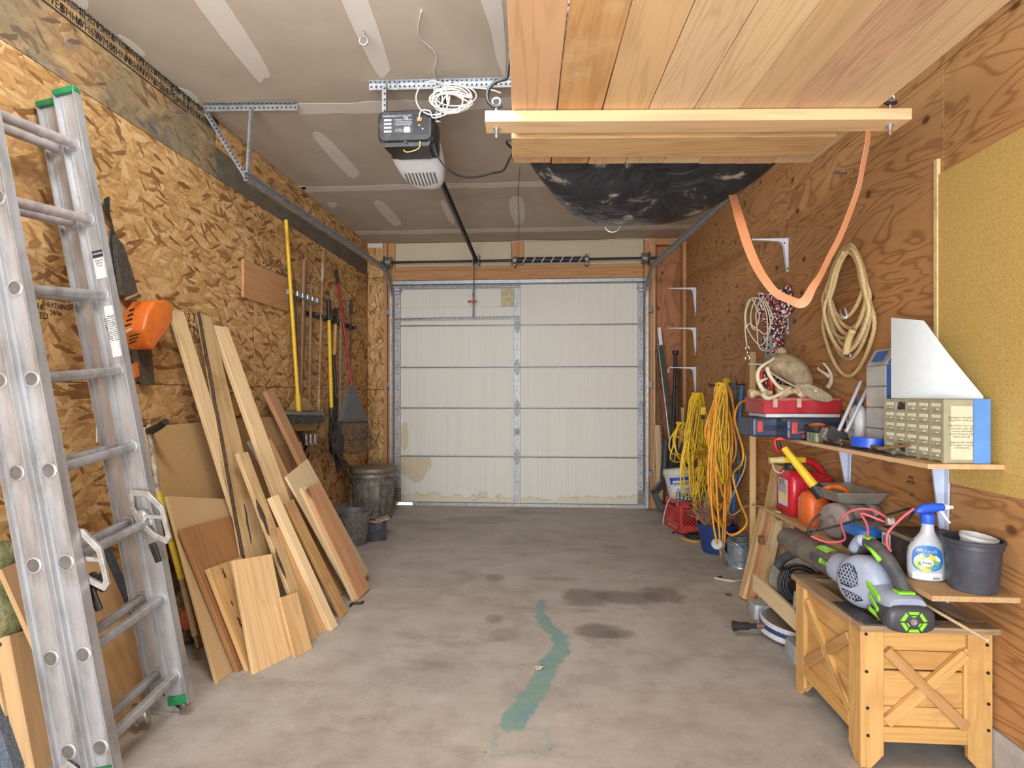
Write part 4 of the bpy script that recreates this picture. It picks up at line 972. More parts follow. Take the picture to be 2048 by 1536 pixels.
# assorted old handles
def shovel(name,label,cat,top,bot,r,hmat,blade_px,blade_w,grip=None,X0=-2.0,X1=-1.95,neck=.14):
    t=thing(name,label,cat,P(*bot,X=X1))
    a,b=P(*top,X=X0),P(*bot,X=X1); stick([a,b],r,hmat,'handle','','',parent=t)
    d=(b-a).normalized()
    tip=P(*blade_px,X=X1-.03); 
    m=MB(); m.tube(smooth_path([b-d*.02,b+d*neck*.5,b.lerp(tip,.35)+V((.03,0,0)),b.lerp(tip,.5)],4),[r*1.15,r*.8],10); m.build('socket',M_shov,t,smooth=50)
    s0=b.lerp(tip,.42); ax=(tip-s0); L=ax.length; ax.normalize(); wy=V((0,1,0))-ax*ax.y; wy.normalize(); nn=ax.cross(wy)
    rows=[]
    for f,wf in ((0,.75),(.12,1.0),(.45,1.0),(.75,.82),(.92,.45),(1.0,.08)):
        rows.append([s0+ax*L*f+wy*(blade_w/2*wf*s)+nn*(.03*(s*s)-.006) for s in (-1,-.5,0,.5,1)]+[s0+ax*L*f+wy*(blade_w/2*wf*s)+nn*(.03*(s*s)-.009) for s in (1,.5,0,-.5,-1)])
    MB().loft(rows).build('blade',M_shov,t,smooth=60)
    if grip=='D':
        m=MB(); m.tube([a+V((0,.035*math.cos(q),.05+.05*math.sin(q))) for q in [-.9+k*.5 for k in range(11)]],.0125,8); m.build('dee_grip',M_black,t,smooth=180)
    elif grip=='cap':
        stick([a-d*.02,a+d*.16],r*1.25,M_black,'grip','','',parent=t)
    return t
shovel('long_shovel','yellow fibreglass long-handled shovel with black grip on the wall','shovel',(657,606),(663,820),.0165,M_yh,(676,945),.20,'cap')
shovel('dee_shovel','wooden shovel with black dee grip and label behind yellow shovel','shovel',(671,640),(668,715),.017,wood('ash_handle',(206,164,100),(180,136,78),14,.3,knots=False),(660,905),.18,'D',-2.015,-2.0)
shovel('round_shovel','old grey wooden-handled shovel left of the rake','shovel',(682,600),(679,850),.016,M_oldw,(676,915),.17,None,-2.01,-1.985)
shovel('square_shovel','rusty short shovel head down behind the tall boards','shovel',(592,620),(598,850),.015,M_oldw,(605,942),.18,None,-2.012,-1.99,.08)
for i,(a,b,lab,mt) in enumerate((((612,515),(598,862),'grey weathered handle right of the yellow pole',M_oldw),((622,575),(617,880),'thin grey weathered handle second from yellow pole',M_oldw),((646,510),(636,850),'long pale pole with peeling paint between yellow handles',wood('peeling',(160,126,92),(124,94,66),14,.4,knots=False,stain=(188,176,160))),((588,560),(594,760),'dark slim handle close behind yellow pole',plain('old_brown',(96,72,52),.7,var=.25)))):
    t=stick([P(*a,X=-2.012+.004*i),P(*b,X=-2.0)],.0125,mt,'old_broomstick',lab,'handle')
m=MB(); rq=random.Random(2)
tb=thing('twig_brush','dried twig brush hanging below the brooms','brush',P(628,880,X=-1.98))
for j in range(3):
    c=P(612+9*j,868,X=-1.97); MB().tube([c,c+V((.0,.0,-.09))],[.012,.016],8).build('ferrule',M_galv,tb,smooth=60)
q=MB()
for k in range(46):
    c=P(622+rq.uniform(-6,8),888,X=-1.97); e=P(rq.uniform(600,655),rq.uniform(880,925),X=-1.97+rq.uniform(-.04,.05)); q.tube([c,c.lerp(e,.5)+V((0,0,.012)),e],[.004,.0015],4)
o=q.build('twigs',plain('twig',(146,118,84),.9,var=.3),tb); o['kind']='stuff'
# leaf rakes
rk1=thing('leaf_rake','black plastic leaf rake with red handle hanging by the garage door','rake',P(703,900,X=-1.93))
ra_,rb2=P(675,560,X=-2.0),P(704,775,X=-1.835); dr_=(rb2-ra_).normalized()
M_redh=plain('red_handle',(150,30,38),.4,var=.1)
stick([ra_,rb2],.013,M_redh,'handle','','',parent=rk1); stick([ra_-dr_*.10,ra_+dr_*.03],.0155,M_black,'grip','','',parent=rk1)
apex=P(703,772,X=-1.83)
L0=.62
m=MB()
def rk_pt(u,v):   # v 0..1 down, u -1..1 across
    w_=.03+.155*min(1,v*1.25)**.9
    return apex+V((.82*u*w_,.57*u*w_,0))+V((.57,-.82,0))*(.04*math.sin(v*2.2)+.05*max(0,v-.8)*2)+V((0,0,-L0*v+ (.05*u*u if v>.5 else 0)*(v-.5)*2))
rows=[[rk_pt(u,v) for u in (-1,-.5,0,.5,1)]+[rk_pt(u,v)+V((-.004,0,0)) for u in (1,.5,0,-.5,-1)] for v in (0,.15,.35,.52)]
M_rake=plain('rake_grey',(70,67,64),.6,var=.1)
m.loft(rows); m.build('rake_plate',M_rake,rk1,smooth=50)
for v,r_ in ((.54,.006),(.80,.005)): MB().tube([rk_pt(u/8,v) for u in range(-8,9)],r_,6).build('rake_rib',M_black,rk1,smooth=180)
for k in range(23):
    u=-1+2*k/22; MB().tube([rk_pt(u,v) for v in (.5,.6,.75,.88,.97)]+[rk_pt(u,1.0)+V((.03,-.04,.0))],[.0034,.0028],4,flat=1.2).build('tine',M_rake,rk1)
rk2=thing('garden_rake','black-gripped thin rake handle hanging beside the leaf rake','rake',P(701,700,X=-2.0))
stick([P(702,600,X=-2.0),P(700,770,X=-2.0)],.009,plain('rust_handle',(92,66,52),.6),'handle','','',parent=rk2); stick([P(702,600,X=-2.0),P(702,628,X=-2.0)],.016,M_black,'grip','','',parent=rk2)
gf=thing('garden_fork','rusty four-tined garden fork hanging head down near the trash can','fork',P(690,950,X=-1.96))
c=P(672,905,X=-1.97)
stick([P(668,850,X=-1.99),c],.011,M_shov,'socket','','',parent=gf)
for k in range(4):
    e=P(690+13*k,968-4*abs(k-1),X=-1.93); MB().tube(smooth_path([c,c.lerp(e,.3)+V((.03,.0,-.03)),c.lerp(e,.7)+V((.02,0,-.02)),e],4),[.007,.003],6).build('tine',M_shov,gf,smooth=180)
stick([P(686,950,X=-1.97),P(698,1010,X=-1.93)],.009,plain('red_stick',(104,48,42),.6),'red_stick','thin dark red handle leaning behind the trash can','handle')
# reflective foil strip by the corner
plank('white_batten',P(746,780,X=XL+.008)+V((0,.0,-.9)),P(735,800,X=XL+.008)+V((0,.1,.1)),(0,1,0),.04,.01,M_white,None) if False else None
# ---- trash can, bucket, box
def ribbed_can():
    base=P(755,1030,Z=0); base.y=5.52; base.x=-1.76
    t=thing('trash_can','dented galvanised steel trash can with lid by the garage door','trash can',base)
    mt=galvanised('can_steel',(92,88,82),(138,134,128),.55,.45,(176,166,150),.45); md=galvanised('can_lid',(112,104,92),(142,132,116),.55,.45,(138,98,60),.6)
    n=72; rings=[]
    for z,r,rib in ((0,.185,0),(.015,.190,0),(.03,.190,0),(.045,.183,0),(.06,.186,1),(.2,.196,1),(.38,.209,1),(.40,.211,0),(.415,.218,0),(.43,.221,0),(.445,.215,0),(.50,.216,0)):
        rings.append([base+V(((r+(.004 if (k%4)<2 else -.003)*rib)*math.cos(2*math.pi*k/n),(r+(.004 if (k%4)<2 else -.003)*rib)*math.sin(2*math.pi*k/n),z)) for k in range(n)])
    MB().loft(rings).build('can_body',mt,t,smooth=60)
    MB().lathe([(.226,.455),(.232,.462),(.232,.498),(.226,.508),(.20,.512),(.15,.522),(.08,.528),(.0,.53)],base,40).build('lid',md,t,smooth=50)
    m=MB(); m.tube(smooth_path([base+V((-.05,0,.528)),base+V((-.04,0,.552)),base+V((.04,0,.552)),base+V((.05,0,.528))],4),.006,6); m.build('lid_handle',md,t,smooth=180)
    for sg in (-1,1): 
        m=MB(); m.tube(smooth_path([base+V((sg*.21,-.05,.40)),base+V((sg*.245,-.045,.39)),base+V((sg*.25,.0,.385)),base+V((sg*.245,.045,.39)),base+V((sg*.21,.05,.40))],4),.006,6); m.build('side_handle',mt,t,smooth=180)
ribbed_can()
bk=P(684,1066,Z=0); bk=V((-1.62,4.55,0))
t=thing('grey_bucket','grey metal bucket on floor between pale plywood and trash can','bucket',bk)
MB().lathe([(.105,0),(.11,.0),(.14,.26),(.146,.262),(.146,.27),(.138,.27),(.105,.01),(.0,.01)],bk,28,cap=False).build('bucket_body',galvanised('bucket_dull',(104,104,102),(140,140,138),.5,.4),t,smooth=50)
MB().tube([bk+V((.145*math.cos(a),.145*math.sin(a)*.2+.05,.26-.09*math.sin(a))) for a in [k*math.pi/10 for k in range(11)]],.004,6).build('bail',M_steel,t,smooth=180)
bx=V((-1.50,4.72,0))
t=thing('hardware_box','dark blue open carton of hardware before the trash can','carton',bx)
m=MB(); m.obox(bx+V((0,0,.075)),V((.075,.04,0)),V((-.05,.09,0)),V((0,0,.075))); m.build('carton',plain('carton_navy',(52,54,66),.6,var=.2,dirt=(150,140,124)),t)
m=MB(); m.obox(bx+V((.06,.01,.16)),V((.055,.02,.02)),V((-.03,.05,0)),V((0,0,.004))); m.build('carton_flap',plain('flap_tan',(182,158,132),.7),t)
m=MB(); m.obox(bx+V((.0,-.05,.155)),V((.06,.02,-.01)),V((-.03,.04,0)),V((0,0,.003))); m.build('carton_flap',plain('flap_tan',(182,158,132),.7),t)
# ---- hedge trimmer hanging behind the ladder
tr_=thing('hedge_trimmer','orange electric hedge trimmer hanging on the left wall behind the ladder','trimmer',P(272,640,X=-1.95))
Xh=-1.955
body_px=[(248,622),(262,603),(288,600),(301,612),(302,640),(290,664),(272,684),(260,702),(250,690),(238,660)]
def px_prism(px,X,dx,mat,name,parent,bevel=.01,smooth=None,seg=2):
    m=MB(); m.prism([P(x,y,X=X) for x,y in px],(dx,0,0)); return m.build(name,mat,parent,bevel=bevel,smooth=smooth,seg=seg)
M_or=plain('orange_plastic',(218,112,40),.4,var=.08,dirt=(150,96,60),dirt_amt=.25)
tb_=px_prism(body_px,Xh-.05,.12,M_or,'motor_housing',tr_,.014,50,3)
for i in range(4):
    px_prism([(249+i*3,650-i*10),(262+i*2,646-i*10),(262+i*2,650-i*10),(249+i*3,654-i*10)],Xh+.0695,.002,M_black,'vent_slit',tb_,0)
for i in range(3):
    px_prism([(258,672+i*7),(278-i*3,666+i*7),(278-i*3,669+i*7),(258,675+i*7)],Xh+.0695,.002,M_black,'vent_slit',tb_,0)
px_prism([(250,662),(262,655),(264,659),(252,666)],Xh+.0695,.002,M_sticker,'sticker',tb_,0)
M_blade=plain('blade_cover',(78,72,64),.7,var=.3,scale=60,dirt=(110,100,86))
px_prism([(222,470),(240,490),(258,545),(272,596),(250,602),(238,590),(228,530)],XL+.02,.02,M_blade,'blade_scabbard',tr_,.002)
px_prism([(207,397),(217,393),(218,428),(232,480),(243,520),(226,545),(218,490),(221,445),(208,420)],XL+.012,.006,plain('strap_black',(52,50,48),.8,var=.2),'carry_strap',tr_,.001)
px_prism([(262,690),(286,662),(292,700),(299,768),(282,772),(268,740)],XL+.02,.03,plain('cutter_dark',(84,74,62),.7,var=.35,scale=120),'cutter_bar',tr_,.002)
px_prism([(264,728),(272,725),(276,752),(268,755)],XL+.055,.01,M_or,'safety_catch',tr_,.001)
m=MB(); m.tube(smooth_path([P(250,600,X=-1.93),P(258,596,X=-1.92),P(268,592,X=-1.92),P(276,588,X=-1.93),P(279,593,X=-1.94),P(272,598,X=-1.94)],4),.007,6); m.build('hang_loop',plain('loop_tan',(150,124,84),.8),tr_,smooth=180)
# wall socket, dark hook, paint pole, orange brush
so=thing('wall_outlet','white outlet plate on left wall behind the ladder rungs','outlet',P(203,862,X=XL+.004))
c=P(205,858,X=XL+.004); MB().box((c.x,c.y-.04,c.z-.06),(c.x+.006,c.y+.04,c.z+.06)).build('cover_plate',plain('ivory_plate',(206,194,166),.5,var=.04),so,bevel=.002)
for dz in (-.03,.03): MB().lathe([(.016,0),(.015,.002)],(c.x+.006,c.y,c.z+dz),14,(1,0,0)).build('socket',plain('socket_cream',(190,178,150),.5),so)
hk=thing('padded_hook','black padded storage hook sticking out of left wall','hook',P(292,868,X=XL))
m=MB(); m.tube(smooth_path([P(286,866,X=XL+.01),P(300,862,X=-1.95),P(318,853,X=-1.86),P(331,843,X=-1.80)],5),[.022,.016],10); m.build('padded_arm',M_black,hk,smooth=60); m=MB(); c=P(290,866,X=XL); m.obox(c+V((.006,0,0)),V((.006,0,0)),V((0,.03,0)),V((0,0,.04))); m.build('mount_plate',M_steel,hk,bevel=.002)
pp=thing('paint_pole','yellow and grey extension pole spattered with white paint leaning behind the ladder','pole',P(392,1262,Z=.0))
a0,a1,a2,a3=P(298,850,X=-1.96),P(316,985,X=-1.86),P(364,1158,X=-1.70),P(391,1272,X=-1.60)
stick([a0,a1],.012,plain('spattered_pole',(150,138,118),.6,var=.3,scale=40,dirt=(218,212,200),dirt_amt=.9),'upper_tube','','',parent=pp); stick([a1,a2],.0165,plain('pole_yellow',(204,172,44),.5,var=.1,dirt=(90,76,50),dirt_amt=.7),'grip_tube','','',parent=pp); stick([a2,a3],.0145,wood('pole_wood',(158,130,98),(126,100,72),12,.3,knots=False),'lower_tube','','',parent=pp)
fb=thing('floor_brush','worn orange-backed scrub broom head standing on floor behind ladder','brush',P(378,1300,Z=0))
c=P(380,1296,Z=.0)+V((-.06,.05,0))
m=MB(); m.loft([[c+V((.07*math.cos(a)*s,.10*math.sin(a)*s,z)) for a in [k*math.pi/6 for k in range(12)]] for z,s in ((.0,.55),(.05,.8),(.13,.8),(.22,.6),(.26,.3))]); m.build('bristle_mass',plain('brush_fur',(128,104,78),.95,var=.45,scale=70),fb,smooth=60)
m=MB(); m.loft([[c+V((.06+.05*math.cos(a)*s,-.04+.055*math.sin(a)*s,z)) for a in [k*math.pi/5 for k in range(10)]] for z,s in ((.10,.7),(.13,1),(.18,.9),(.20,.5))]); m.build('brush_back',plain('brush_orange',(200,104,52),.6,var=.2,dirt=(110,80,60)),fb,smooth=60)
m=MB(); m.tube(smooth_path([c+V((.03,.06,.05)),c+V((.09,.05,.02)),c+V((.05,.0,.0+.01))],5),.006,6); m.build('wire_tie',M_brown,fb,smooth=180)
tw=V(c+V((-.03,.16,0))); 
# lower left corner: seat cushion, cedar plank, carpet, plywood off-cut
def moss():
    g=NG('camouflage_fabric'); c=g.coord('Object'); n=g.noise(c,9,5,.65); n2=g.noise(c,70,3,.7)
    col=g.ramp(n,[(.32,(92,92,60)),(.48,(134,134,88)),(.62,(160,158,112)),(.75,(120,112,76))]); col=g.mix(g.math('MULTIPLY',g.step(n2,.5,.7),.4),col,(84,78,54)); g.bump(n2,.6,.01); return g.done(col,.9)
sc_=thing('seat_cushion','mossy green camouflage cushion sitting on a board at far left','cushion',P(15,1262,X=-1.50))
m=MB(); c0=P(2,1180,Y=1.83)
rr_=random.Random(6); rings=[]
for z,s in ((-.165,.55),(-.15,.85),(-.08,1.0),(.0,1.0),(.08,.82),(.14,.62),(.17,.3)):
    rings.append([c0+V((.058*s*math.cos(a)+.016*(z<-.05)*(math.cos(a)>0)+rr_.uniform(-.006,.006),.10*s*math.sin(a)+rr_.uniform(-.006,.006),z)) for a in [k*math.pi/8 for k in range(16)]])
o=m.loft(rings).build('cushion_pad',moss(),sc_,smooth=180); sd=o.modifiers.new('s','SUBSURF'); sd.levels=1; sd.render_levels=2
m=MB(); m.tube(smooth_path([c0+V((-.05,-.11,-.165)),c0+V((.02,-.10,-.175)),c0+V((.06,-.06,-.16)),c0+V((.085,-.02,-.15)),c0+V((.07,.05,-.16))],5),.008,8); m.build('cushion_strap',plain('purple_strap',(72,58,92),.8,var=.2),sc_,smooth=180)
cb_=thing('speaker_box','pale wooden box edge with blue-grey carpet leaning at far left','box',P(40,1500,X=-1.45))
def lean_plank(name,label,bot,top,Xb,Xt,wd,th,mat,wv=(0,1,0),parent=None,cat='board'):
    A,B=P(*bot,X=Xb),P(*top,X=Xt); o=plank(name,A,B,wv,wd,th,mat,parent,.002)
    if parent is None: tag(o,label,cat)
    return o
M_carp=plain('carpet_blue_grey',(92,100,112),.95,var=.3,scale=160); M_boxw=wood('box_pine',(204,168,122),(182,140,94),16,.3)
A=P(100,1540,Y=1.79); B=P(46,1262,Y=1.85)
plank('side_panel',A,B,(1,0,0),.055,.16,M_boxw,cb_,.003)
A=P(74,1540,Y=1.78); B=P(14,1270,Y=1.84)
plank('corner_strip',A,B,(1,0,0),.028,.16,M_pinel,cb_,.003)
A=P(34,1545,Y=1.72); B=P(-44,1300,Y=1.78)
plank('carpet_face',A,B,(1,0,0),.075,.10,M_carp,cb_,.006)
pn_=thing('carpeted_panel','plywood panel edged with blue-grey carpet leaning behind the ladder','panel',P(215,1440,X=-1.66))
A=V((-1.63,2.02,.0)); B=V((-1.92,2.02,.66))
A=P(205,1455,Z=0.01); A.x=-1.66; 
plank('panel_sheet',(-1.60,2.02,.012),(-1.84,1.96,.66),(0,1,0),.40,.018,M_boxw,pn_,.002)
plank('carpet_edge',(-1.605,2.245,.012),(-1.845,2.185,.66),(0,1,0),.05,.024,M_carp,pn_,.004)
m=MB(); c=V((-1.50,1.98,.055)); m.lathe([(.02,-.02),(.045,-.02),(.045,-.012),(.03,-.008),(.03,.008),(.045,.012),(.045,.02),(.02,.02)],c,20,(.8,.5,.2)); tag(m.build('jar_lid',galvanised('lid_metal',(150,150,140),(200,200,190)),smooth=50),'round grooved metal reel on floor behind lowest rungs','reel')
# ================================================================ right side: wall hardware
M_brk=plain('bracket_white',(206,210,220),.45,var=.04)
def bracket(pw, arm, drop, label, hook=False, group='white shelf brackets on the plywood wall'):
    """pressed-steel shelf bracket: pw = its corner on the wall"""
    p=V(pw); t=thing('shelf_bracket',label,'bracket',p,group)
    m=MB(); y=p.y; a=.0115
    x0=p.x
    for q_ in ([(0,0),(-arm,-.001),(-arm,-.006),(-.05,-.018),(0,-.018)],[(0,-.018),(-.05,-.018),(-.034,-.030),(-.026,-.052),(0,-.052)],[(0,-.052),(-.026,-.052),(-.005,-drop),(0,-drop)]):
        m.prism([V((x0+dx,y-a,p.z+dz)) for dx,dz in q_],(0,2*a,0))
    bmesh.ops.remove_doubles(m.bm,verts=m.bm.verts,dist=1e-5)
    m.build('bracket_blade',M_brk,t)
    for dz in (.03,drop-.02):
        MB().lathe([(.005,0),(.004,.003)],(x0-.004-.02*(dz<.05),y-a-.0005,p.z-dz),8,(0,-1,0)).build('screw_hole',M_screw,t)
    if hook:
        MB().tube(smooth_path([V((x0-arm+.01,y,p.z-.003)),V((x0-arm-.02,y,p.z-.004)),V((x0-arm-.032,y,p.z-.03)),V((x0-arm-.034,y,p.z-.055))],4),.006,6).build('wire_tip',M_brk,t,smooth=180)
    return t
for (px,arm,lab,hk) in (((1392,575),.27,'white wall bracket near the garage door, highest of three',False),((1392,655),.27,'white wall bracket near the garage door, middle of three',False),((1392,734),.235,'white wall bracket near the garage door, lowest, with hooked tip',True)):
    p=P(*px,X=XR); p.y=5.72; bracket(p,arm,.27,lab,hk)
p=P(1580,474,X=XR); p.y=3.54; bracket(p,.215,.205,'white wall bracket framed by the orange strap loop')
p=P(1572,600,X=XR); p.y=3.54; bracket(p,.235,.21,'white wall bracket carrying the black rope bundle')
p=P(1566,728,X=XR); p.y=3.54; bracket(p,.235,.20,'white wall bracket above the red toolbox')
# tall pale strip with screw holes
st=P(1497,690,X=XR-.10); 
plank('wood_strip',(1.30,3.74,.06),(1.30,3.74,1.50),(1,0,0),.036,.018,wood('strip_pale',(206,172,122),(184,146,98),14,.3,knots=False),None,.001)
tag(bpy.data.objects['wood_strip'],'tall thin pale wood strip standing left of the shelf ends','strip')
# ---- rope and cord bundles
def loops(c, n, rx, rz, seed, r, y_amp=.03, sag=1.0, jit=.12, xd=(0,1,0), steps=16, pinch=None, depth=.05):
    """n turns of rope hung from one point: a long closed path whose loops differ in length"""
    q=random.Random(seed); c=V(c); xd=V(xd); pts=[]
    for k in range(n):
        ax=rx*q.uniform(1-jit*2.2,1+jit); az=rz*q.uniform(1-jit*2.2,1+jit); ox=q.uniform(-.25,.25)*rx; dep=-q.uniform(0,depth)
        for j in range(steps):
            a=2*math.pi*j/steps
            u=math.sin(a); v=(1-math.cos(a))/2        # v: 0 at top, 1 at bottom
            wdt=(.18+.82*v**.8) if pinch is None else (pinch+(1-pinch)*math.sin(math.pi*min(1,v*1.05))**.7)
            pts.append(c+xd*(ax*u*wdt+ox*v)+V((dep+.02*math.sin(a*2+k),0,-2*az*v+q.uniform(-.012,.012)*(v>.1))))
    return smooth_path(pts,2,True)
def ropemat(name,a,b,sc=160):
    g=NG(name); c=g.coord('Object'); n=g.noise(c,sc,2,.6); n2=g.noise(c,6,3)
    return g.done(g.mix(g.math('MULTIPLY',n2,.35),g.ramp(n,[(.35,b),(.6,a)]),b),.8)
M_tan=ropemat('rope_tan',(214,188,138),(176,148,100)); M_yc=plain('cord_yellow',(222,182,44),.45,var=.1); M_oc=plain('cord_orange',(232,160,52),.45,var=.1); M_gc=plain('cord_grey',(96,98,98),.6,var=.2); M_blk=plain('cord_black',(38,38,40),.5)
# coil of tan rope on the wall
rc_=thing('rope_coil','coil of thick tan rope with metal thimble hung on the plywood wall','rope',(XR-.03,2.82,1.94))
top=P(1697,492,X=XR-.05)
m=MB(); q=random.Random(31); pts=[]
spec=[(1644,1750,752,492),(1652,1742,718,494),(1656,1736,694,500),(1642,1730,676,490),(1660,1740,656,498),(1650,1724,636,495),(1658,1732,668,505),(1646,1738,704,497)]
for k,(xl,xr,yb,yt) in enumerate(spec):
    X=XR-.022-.009*k; cx=(xl+xr)/2; hw=(xr-xl)/2
    for j in range(18):
        a=2*math.pi*j/18; v=(1-math.cos(a))/2; f=k+j/18
        wd_=hw*math.sin(a)*(.62+.38*v if v<.5 else .81+.19*math.sin(math.pi*v))
        pts.append(P(cx+(1699-cx)*(1-v)**2+wd_, yt+(yb-yt)*v, X=XR-.022-.009*f))
m.tube(smooth_path(pts,3),.0095,7); m.build('rope_turns',M_tan,rc_,smooth=180)
m=MB(); m.tube(smooth_path([P(1706,660,X=1.335),P(1698,678,X=1.335),P(1694,696,X=1.335),P(1692,708,X=1.335)],4),.016,7); m.build('rope_end',M_tan,rc_,smooth=180)
c=P(1694,712,X=1.34); MB().tube([c+V((0,.03*math.cos(a),.014*math.sin(a))) for a in [k*math.pi/8 for k in range(17)]],.004,6).build('metal_thimble',M_zinc,rc_,smooth=180)
m=MB(); m.tube(smooth_path([P(1680,618,X=XR-.007),P(1684,632,X=XR-.09),P(1694,634,X=XR-.09),P(1690,616,X=XR-.06)],4),.005,6); m.build('white_hook',M_white,rc_,smooth=180)
# black red white braided rope bundle
def braided():
    g=NG('braided_rope'); c=g.coord('Object'); w1=g.voro(c,105,dim='3D'); s_=g.sep(w1.outputs['Color'])
    col=g.mix(g.step(s_[0],.60,.62),(34,32,38),(176,70,66)); col=g.mix(g.step(s_[1],.74,.76),col,(208,202,196)); return g.done(col,.75)
M_br=braided()
bb_=thing('braided_rope','bundle of black rope flecked red and white hanging on a bracket','rope',P(1548,600,X=XR-.12))
Xb=XR-.12; Yb=P(1548,600,X=Xb).y
m=MB(); q=random.Random(9)
def bpt(x,y,d=0): return P(x,y,Y=Yb+d)
for k in range(13):     # upper fan of loops
    x0=1517+ (k%7)*10+q.uniform(-3,3); top=582+abs(k%7-3)*3+q.uniform(-4,6)
    m.tube(smooth_path([bpt(1540+q.uniform(-8,10),650,-.01),bpt(x0-3,612,-.02-.003*k),bpt(x0+2,top,-.02-.003*k),bpt(x0+8,top+3,-.02-.002*k),bpt(x0+10,618,-.02-.003*k),bpt(1546+q.uniform(-8,10),655,-.01)],4),.0105,6)
m.tube(smooth_path([bpt(1560,600),bpt(1572,575,-.02),bpt(1580,576,-.02),bpt(1582,596,-.02),bpt(1570,612)],4),.0105,6)
m.build('rope_loops',M_br,bb_,smooth=180)
m=MB(); pts=[]
for k in range(20*10):
    a=k*2*math.pi/10; f=k/200; y=640+f*92; cx=1547+4*math.sin(f*9); rx=(19+4*math.sin(f*14+1))
    pts.append(bpt(cx+rx*math.cos(a),y,.045*math.sin(a)*1.0-.01))
m.tube(pts,.0105,6); m.build('rope_wrap',M_br,bb_,smooth=180)
m=MB()
for k in range(6):
    x0=1521+k*8
    m.tube(smooth_path([bpt(1546+k,722,0),bpt(x0,752,-.02),bpt(x0-3,775+5*(k%2),-.02),bpt(x0+8,778,-.02),bpt(x0+12,752,-.01),bpt(1550,724,0)],4),.0105,6)
m.build('rope_tail',M_br,bb_,smooth=180)
px_=[(1524,735),(1533,690),(1544,686),(1546,740),(1532,748)]
gl=thing('perforated_strap','grey perforated metal strap tucked behind the rope bundle','strap',bpt(1535,720,-.05))
m=MB(); m.prism([bpt(x,y,-.075) for x,y in ((1529,735),(1532,672),(1545,670),(1543,738))],(0,.006,0)); m.build('strap_plate',galvanised('strap_grey',(112,116,112),(146,150,146)),gl)
for k in range(5): MB().lathe([(.007,0),(.006,.001)],bpt(1536+1.3*(k%2),684+11*k,-.0755),8,(0,-1,0)).build('strap_hole',M_ink,gl)
# thin wire loops with snap hook
wl_=thing('leash_wire','pale coated cable loops with a chrome snap hook on the bracket','cable',P(1500,600,X=XR-.2))
m=MB(); q=random.Random(77); pts=[]
for k in range(4):
    xs=(1492,1502,1512,1490)[k]; xe=(1540,1545,1535,1520)[k]; yb=(690,668,700,655)[k]
    pts+= [P(xs+10,598,Y=Yb-.06),P(xs,625,Y=Yb-.06),P(xs+2,655,Y=Yb-.065),P((xs+xe)/2-6,yb-8,Y=Yb-.07),P((xs+xe)/2+8,yb,Y=Yb-.08),P(xe,yb-30,Y=Yb-.09),P(xe-2,628,Y=Yb-.09),P(xe-14,600,Y=Yb-.08)]
m.tube(smooth_path(pts,4,True),.0038,5); m.tube(smooth_path([P(1494,605,Y=Yb-.06),P(1490,650,Y=Yb-.06),P(1494,695,Y=Yb-.06)],4),.0045,5); m.build('cable_loops',plain('cable_cream',(196,184,156),.5,var=.08),wl_,smooth=180)
c=P(1495,706,Y=Yb-.06); m=MB(); m.tube([c+V((.012*math.sin(a),0,.016*math.cos(a)-.03)) for a in [k*.5 for k in range(12)]],.004,6); m.tube([c+V((0,0,.02)),c+V((0,0,-.012))],.006,8); m.tube([c+V((.011*math.sin(a),0,.011*math.cos(a)+.028)) for a in [k*.6 for k in range(12)]],.0035,6); m.build('snap_hook',plain('chrome',(220,222,226),.15,1.0,var=.03),wl_,smooth=180)
# red crank handle under the ropes
rh=thing('bolt_cutter','red tubular handles of bolt cutters standing on toolbox','bolt cutters',P(1540,790,Y=Yb-.3))
stick([P(1524,742,Y=3.05),P(1521,765,Y=3.05)],.012,M_red,'handle','','',parent=rh); stick([P(1537,740,Y=3.05),P(1546,790,Y=3.05)],.012,M_red,'handle','','',parent=rh)
# ---- extension cords hung along the wall
ec=thing('cable_bundle','bundle of yellow extension cord with black taped plug nearest the garage door','cord',P(1402,790,X=XR-.04))
c=P(1400,786,X=XR-.22)
XD=(.70,.71,0)
MB().tube(loops(c,22,.20,.37,5,.0,.03,depth=.05,jit=.24,xd=XD),.0062,5).build('cord_turns',M_yc,ec,smooth=180)
MB().tube(loops(c+V((-.13,.0,-.24)),5,.15,.14,6,.0,.03,depth=.05,jit=.25,xd=XD),.0062,5).build('cord_turns',M_yc,ec,smooth=180)
MB().tube(loops(c+V((.03,-.0,-.60)),7,.13,.20,8,.0,.03,depth=.05,jit=.3,xd=XD),.0062,5).build('cord_turns',M_yc,ec,smooth=180)
m=MB(); p=P(1406,822,X=XR-.30); m.obox(p,V((.018,0,0)),V((0,.022,0)),V((0,0,.03))); m.build('plug_block',plain('plug_yellow',(214,176,50),.5),ec,bevel=.005); m=MB(); m.obox(p+V((0,0,-.045)),V((.012,0,0)),V((0,.018,0)),V((0,0,.015))); m.build('tape_wrap',M_blk,ec,bevel=.003)
e2=thing('cable_bundle','thicker bundle of orange-yellow extension cord in the middle','cord',P(1450,770,X=XR-.04))
c=P(1450,766,X=XR-.20)
MB().tube(loops(c,15,.17,.42,15,.0,depth=.05,jit=.24,xd=XD),.0075,5).build('cord_turns',M_oc,e2,smooth=180)
MB().tube(loops(c+V((-.02,-.06,0)),5,.09,.36,18,.0,depth=.05,jit=.2,xd=XD),.0065,5).build('cord_turns',M_yc,e2,smooth=180)
MB().tube(loops(c+V((-.02,-.06,-.02)),2,.14,.60,21,.0,depth=.06,jit=.16,xd=XD),.0075,5).build('cord_turns',M_oc,e2,smooth=180)
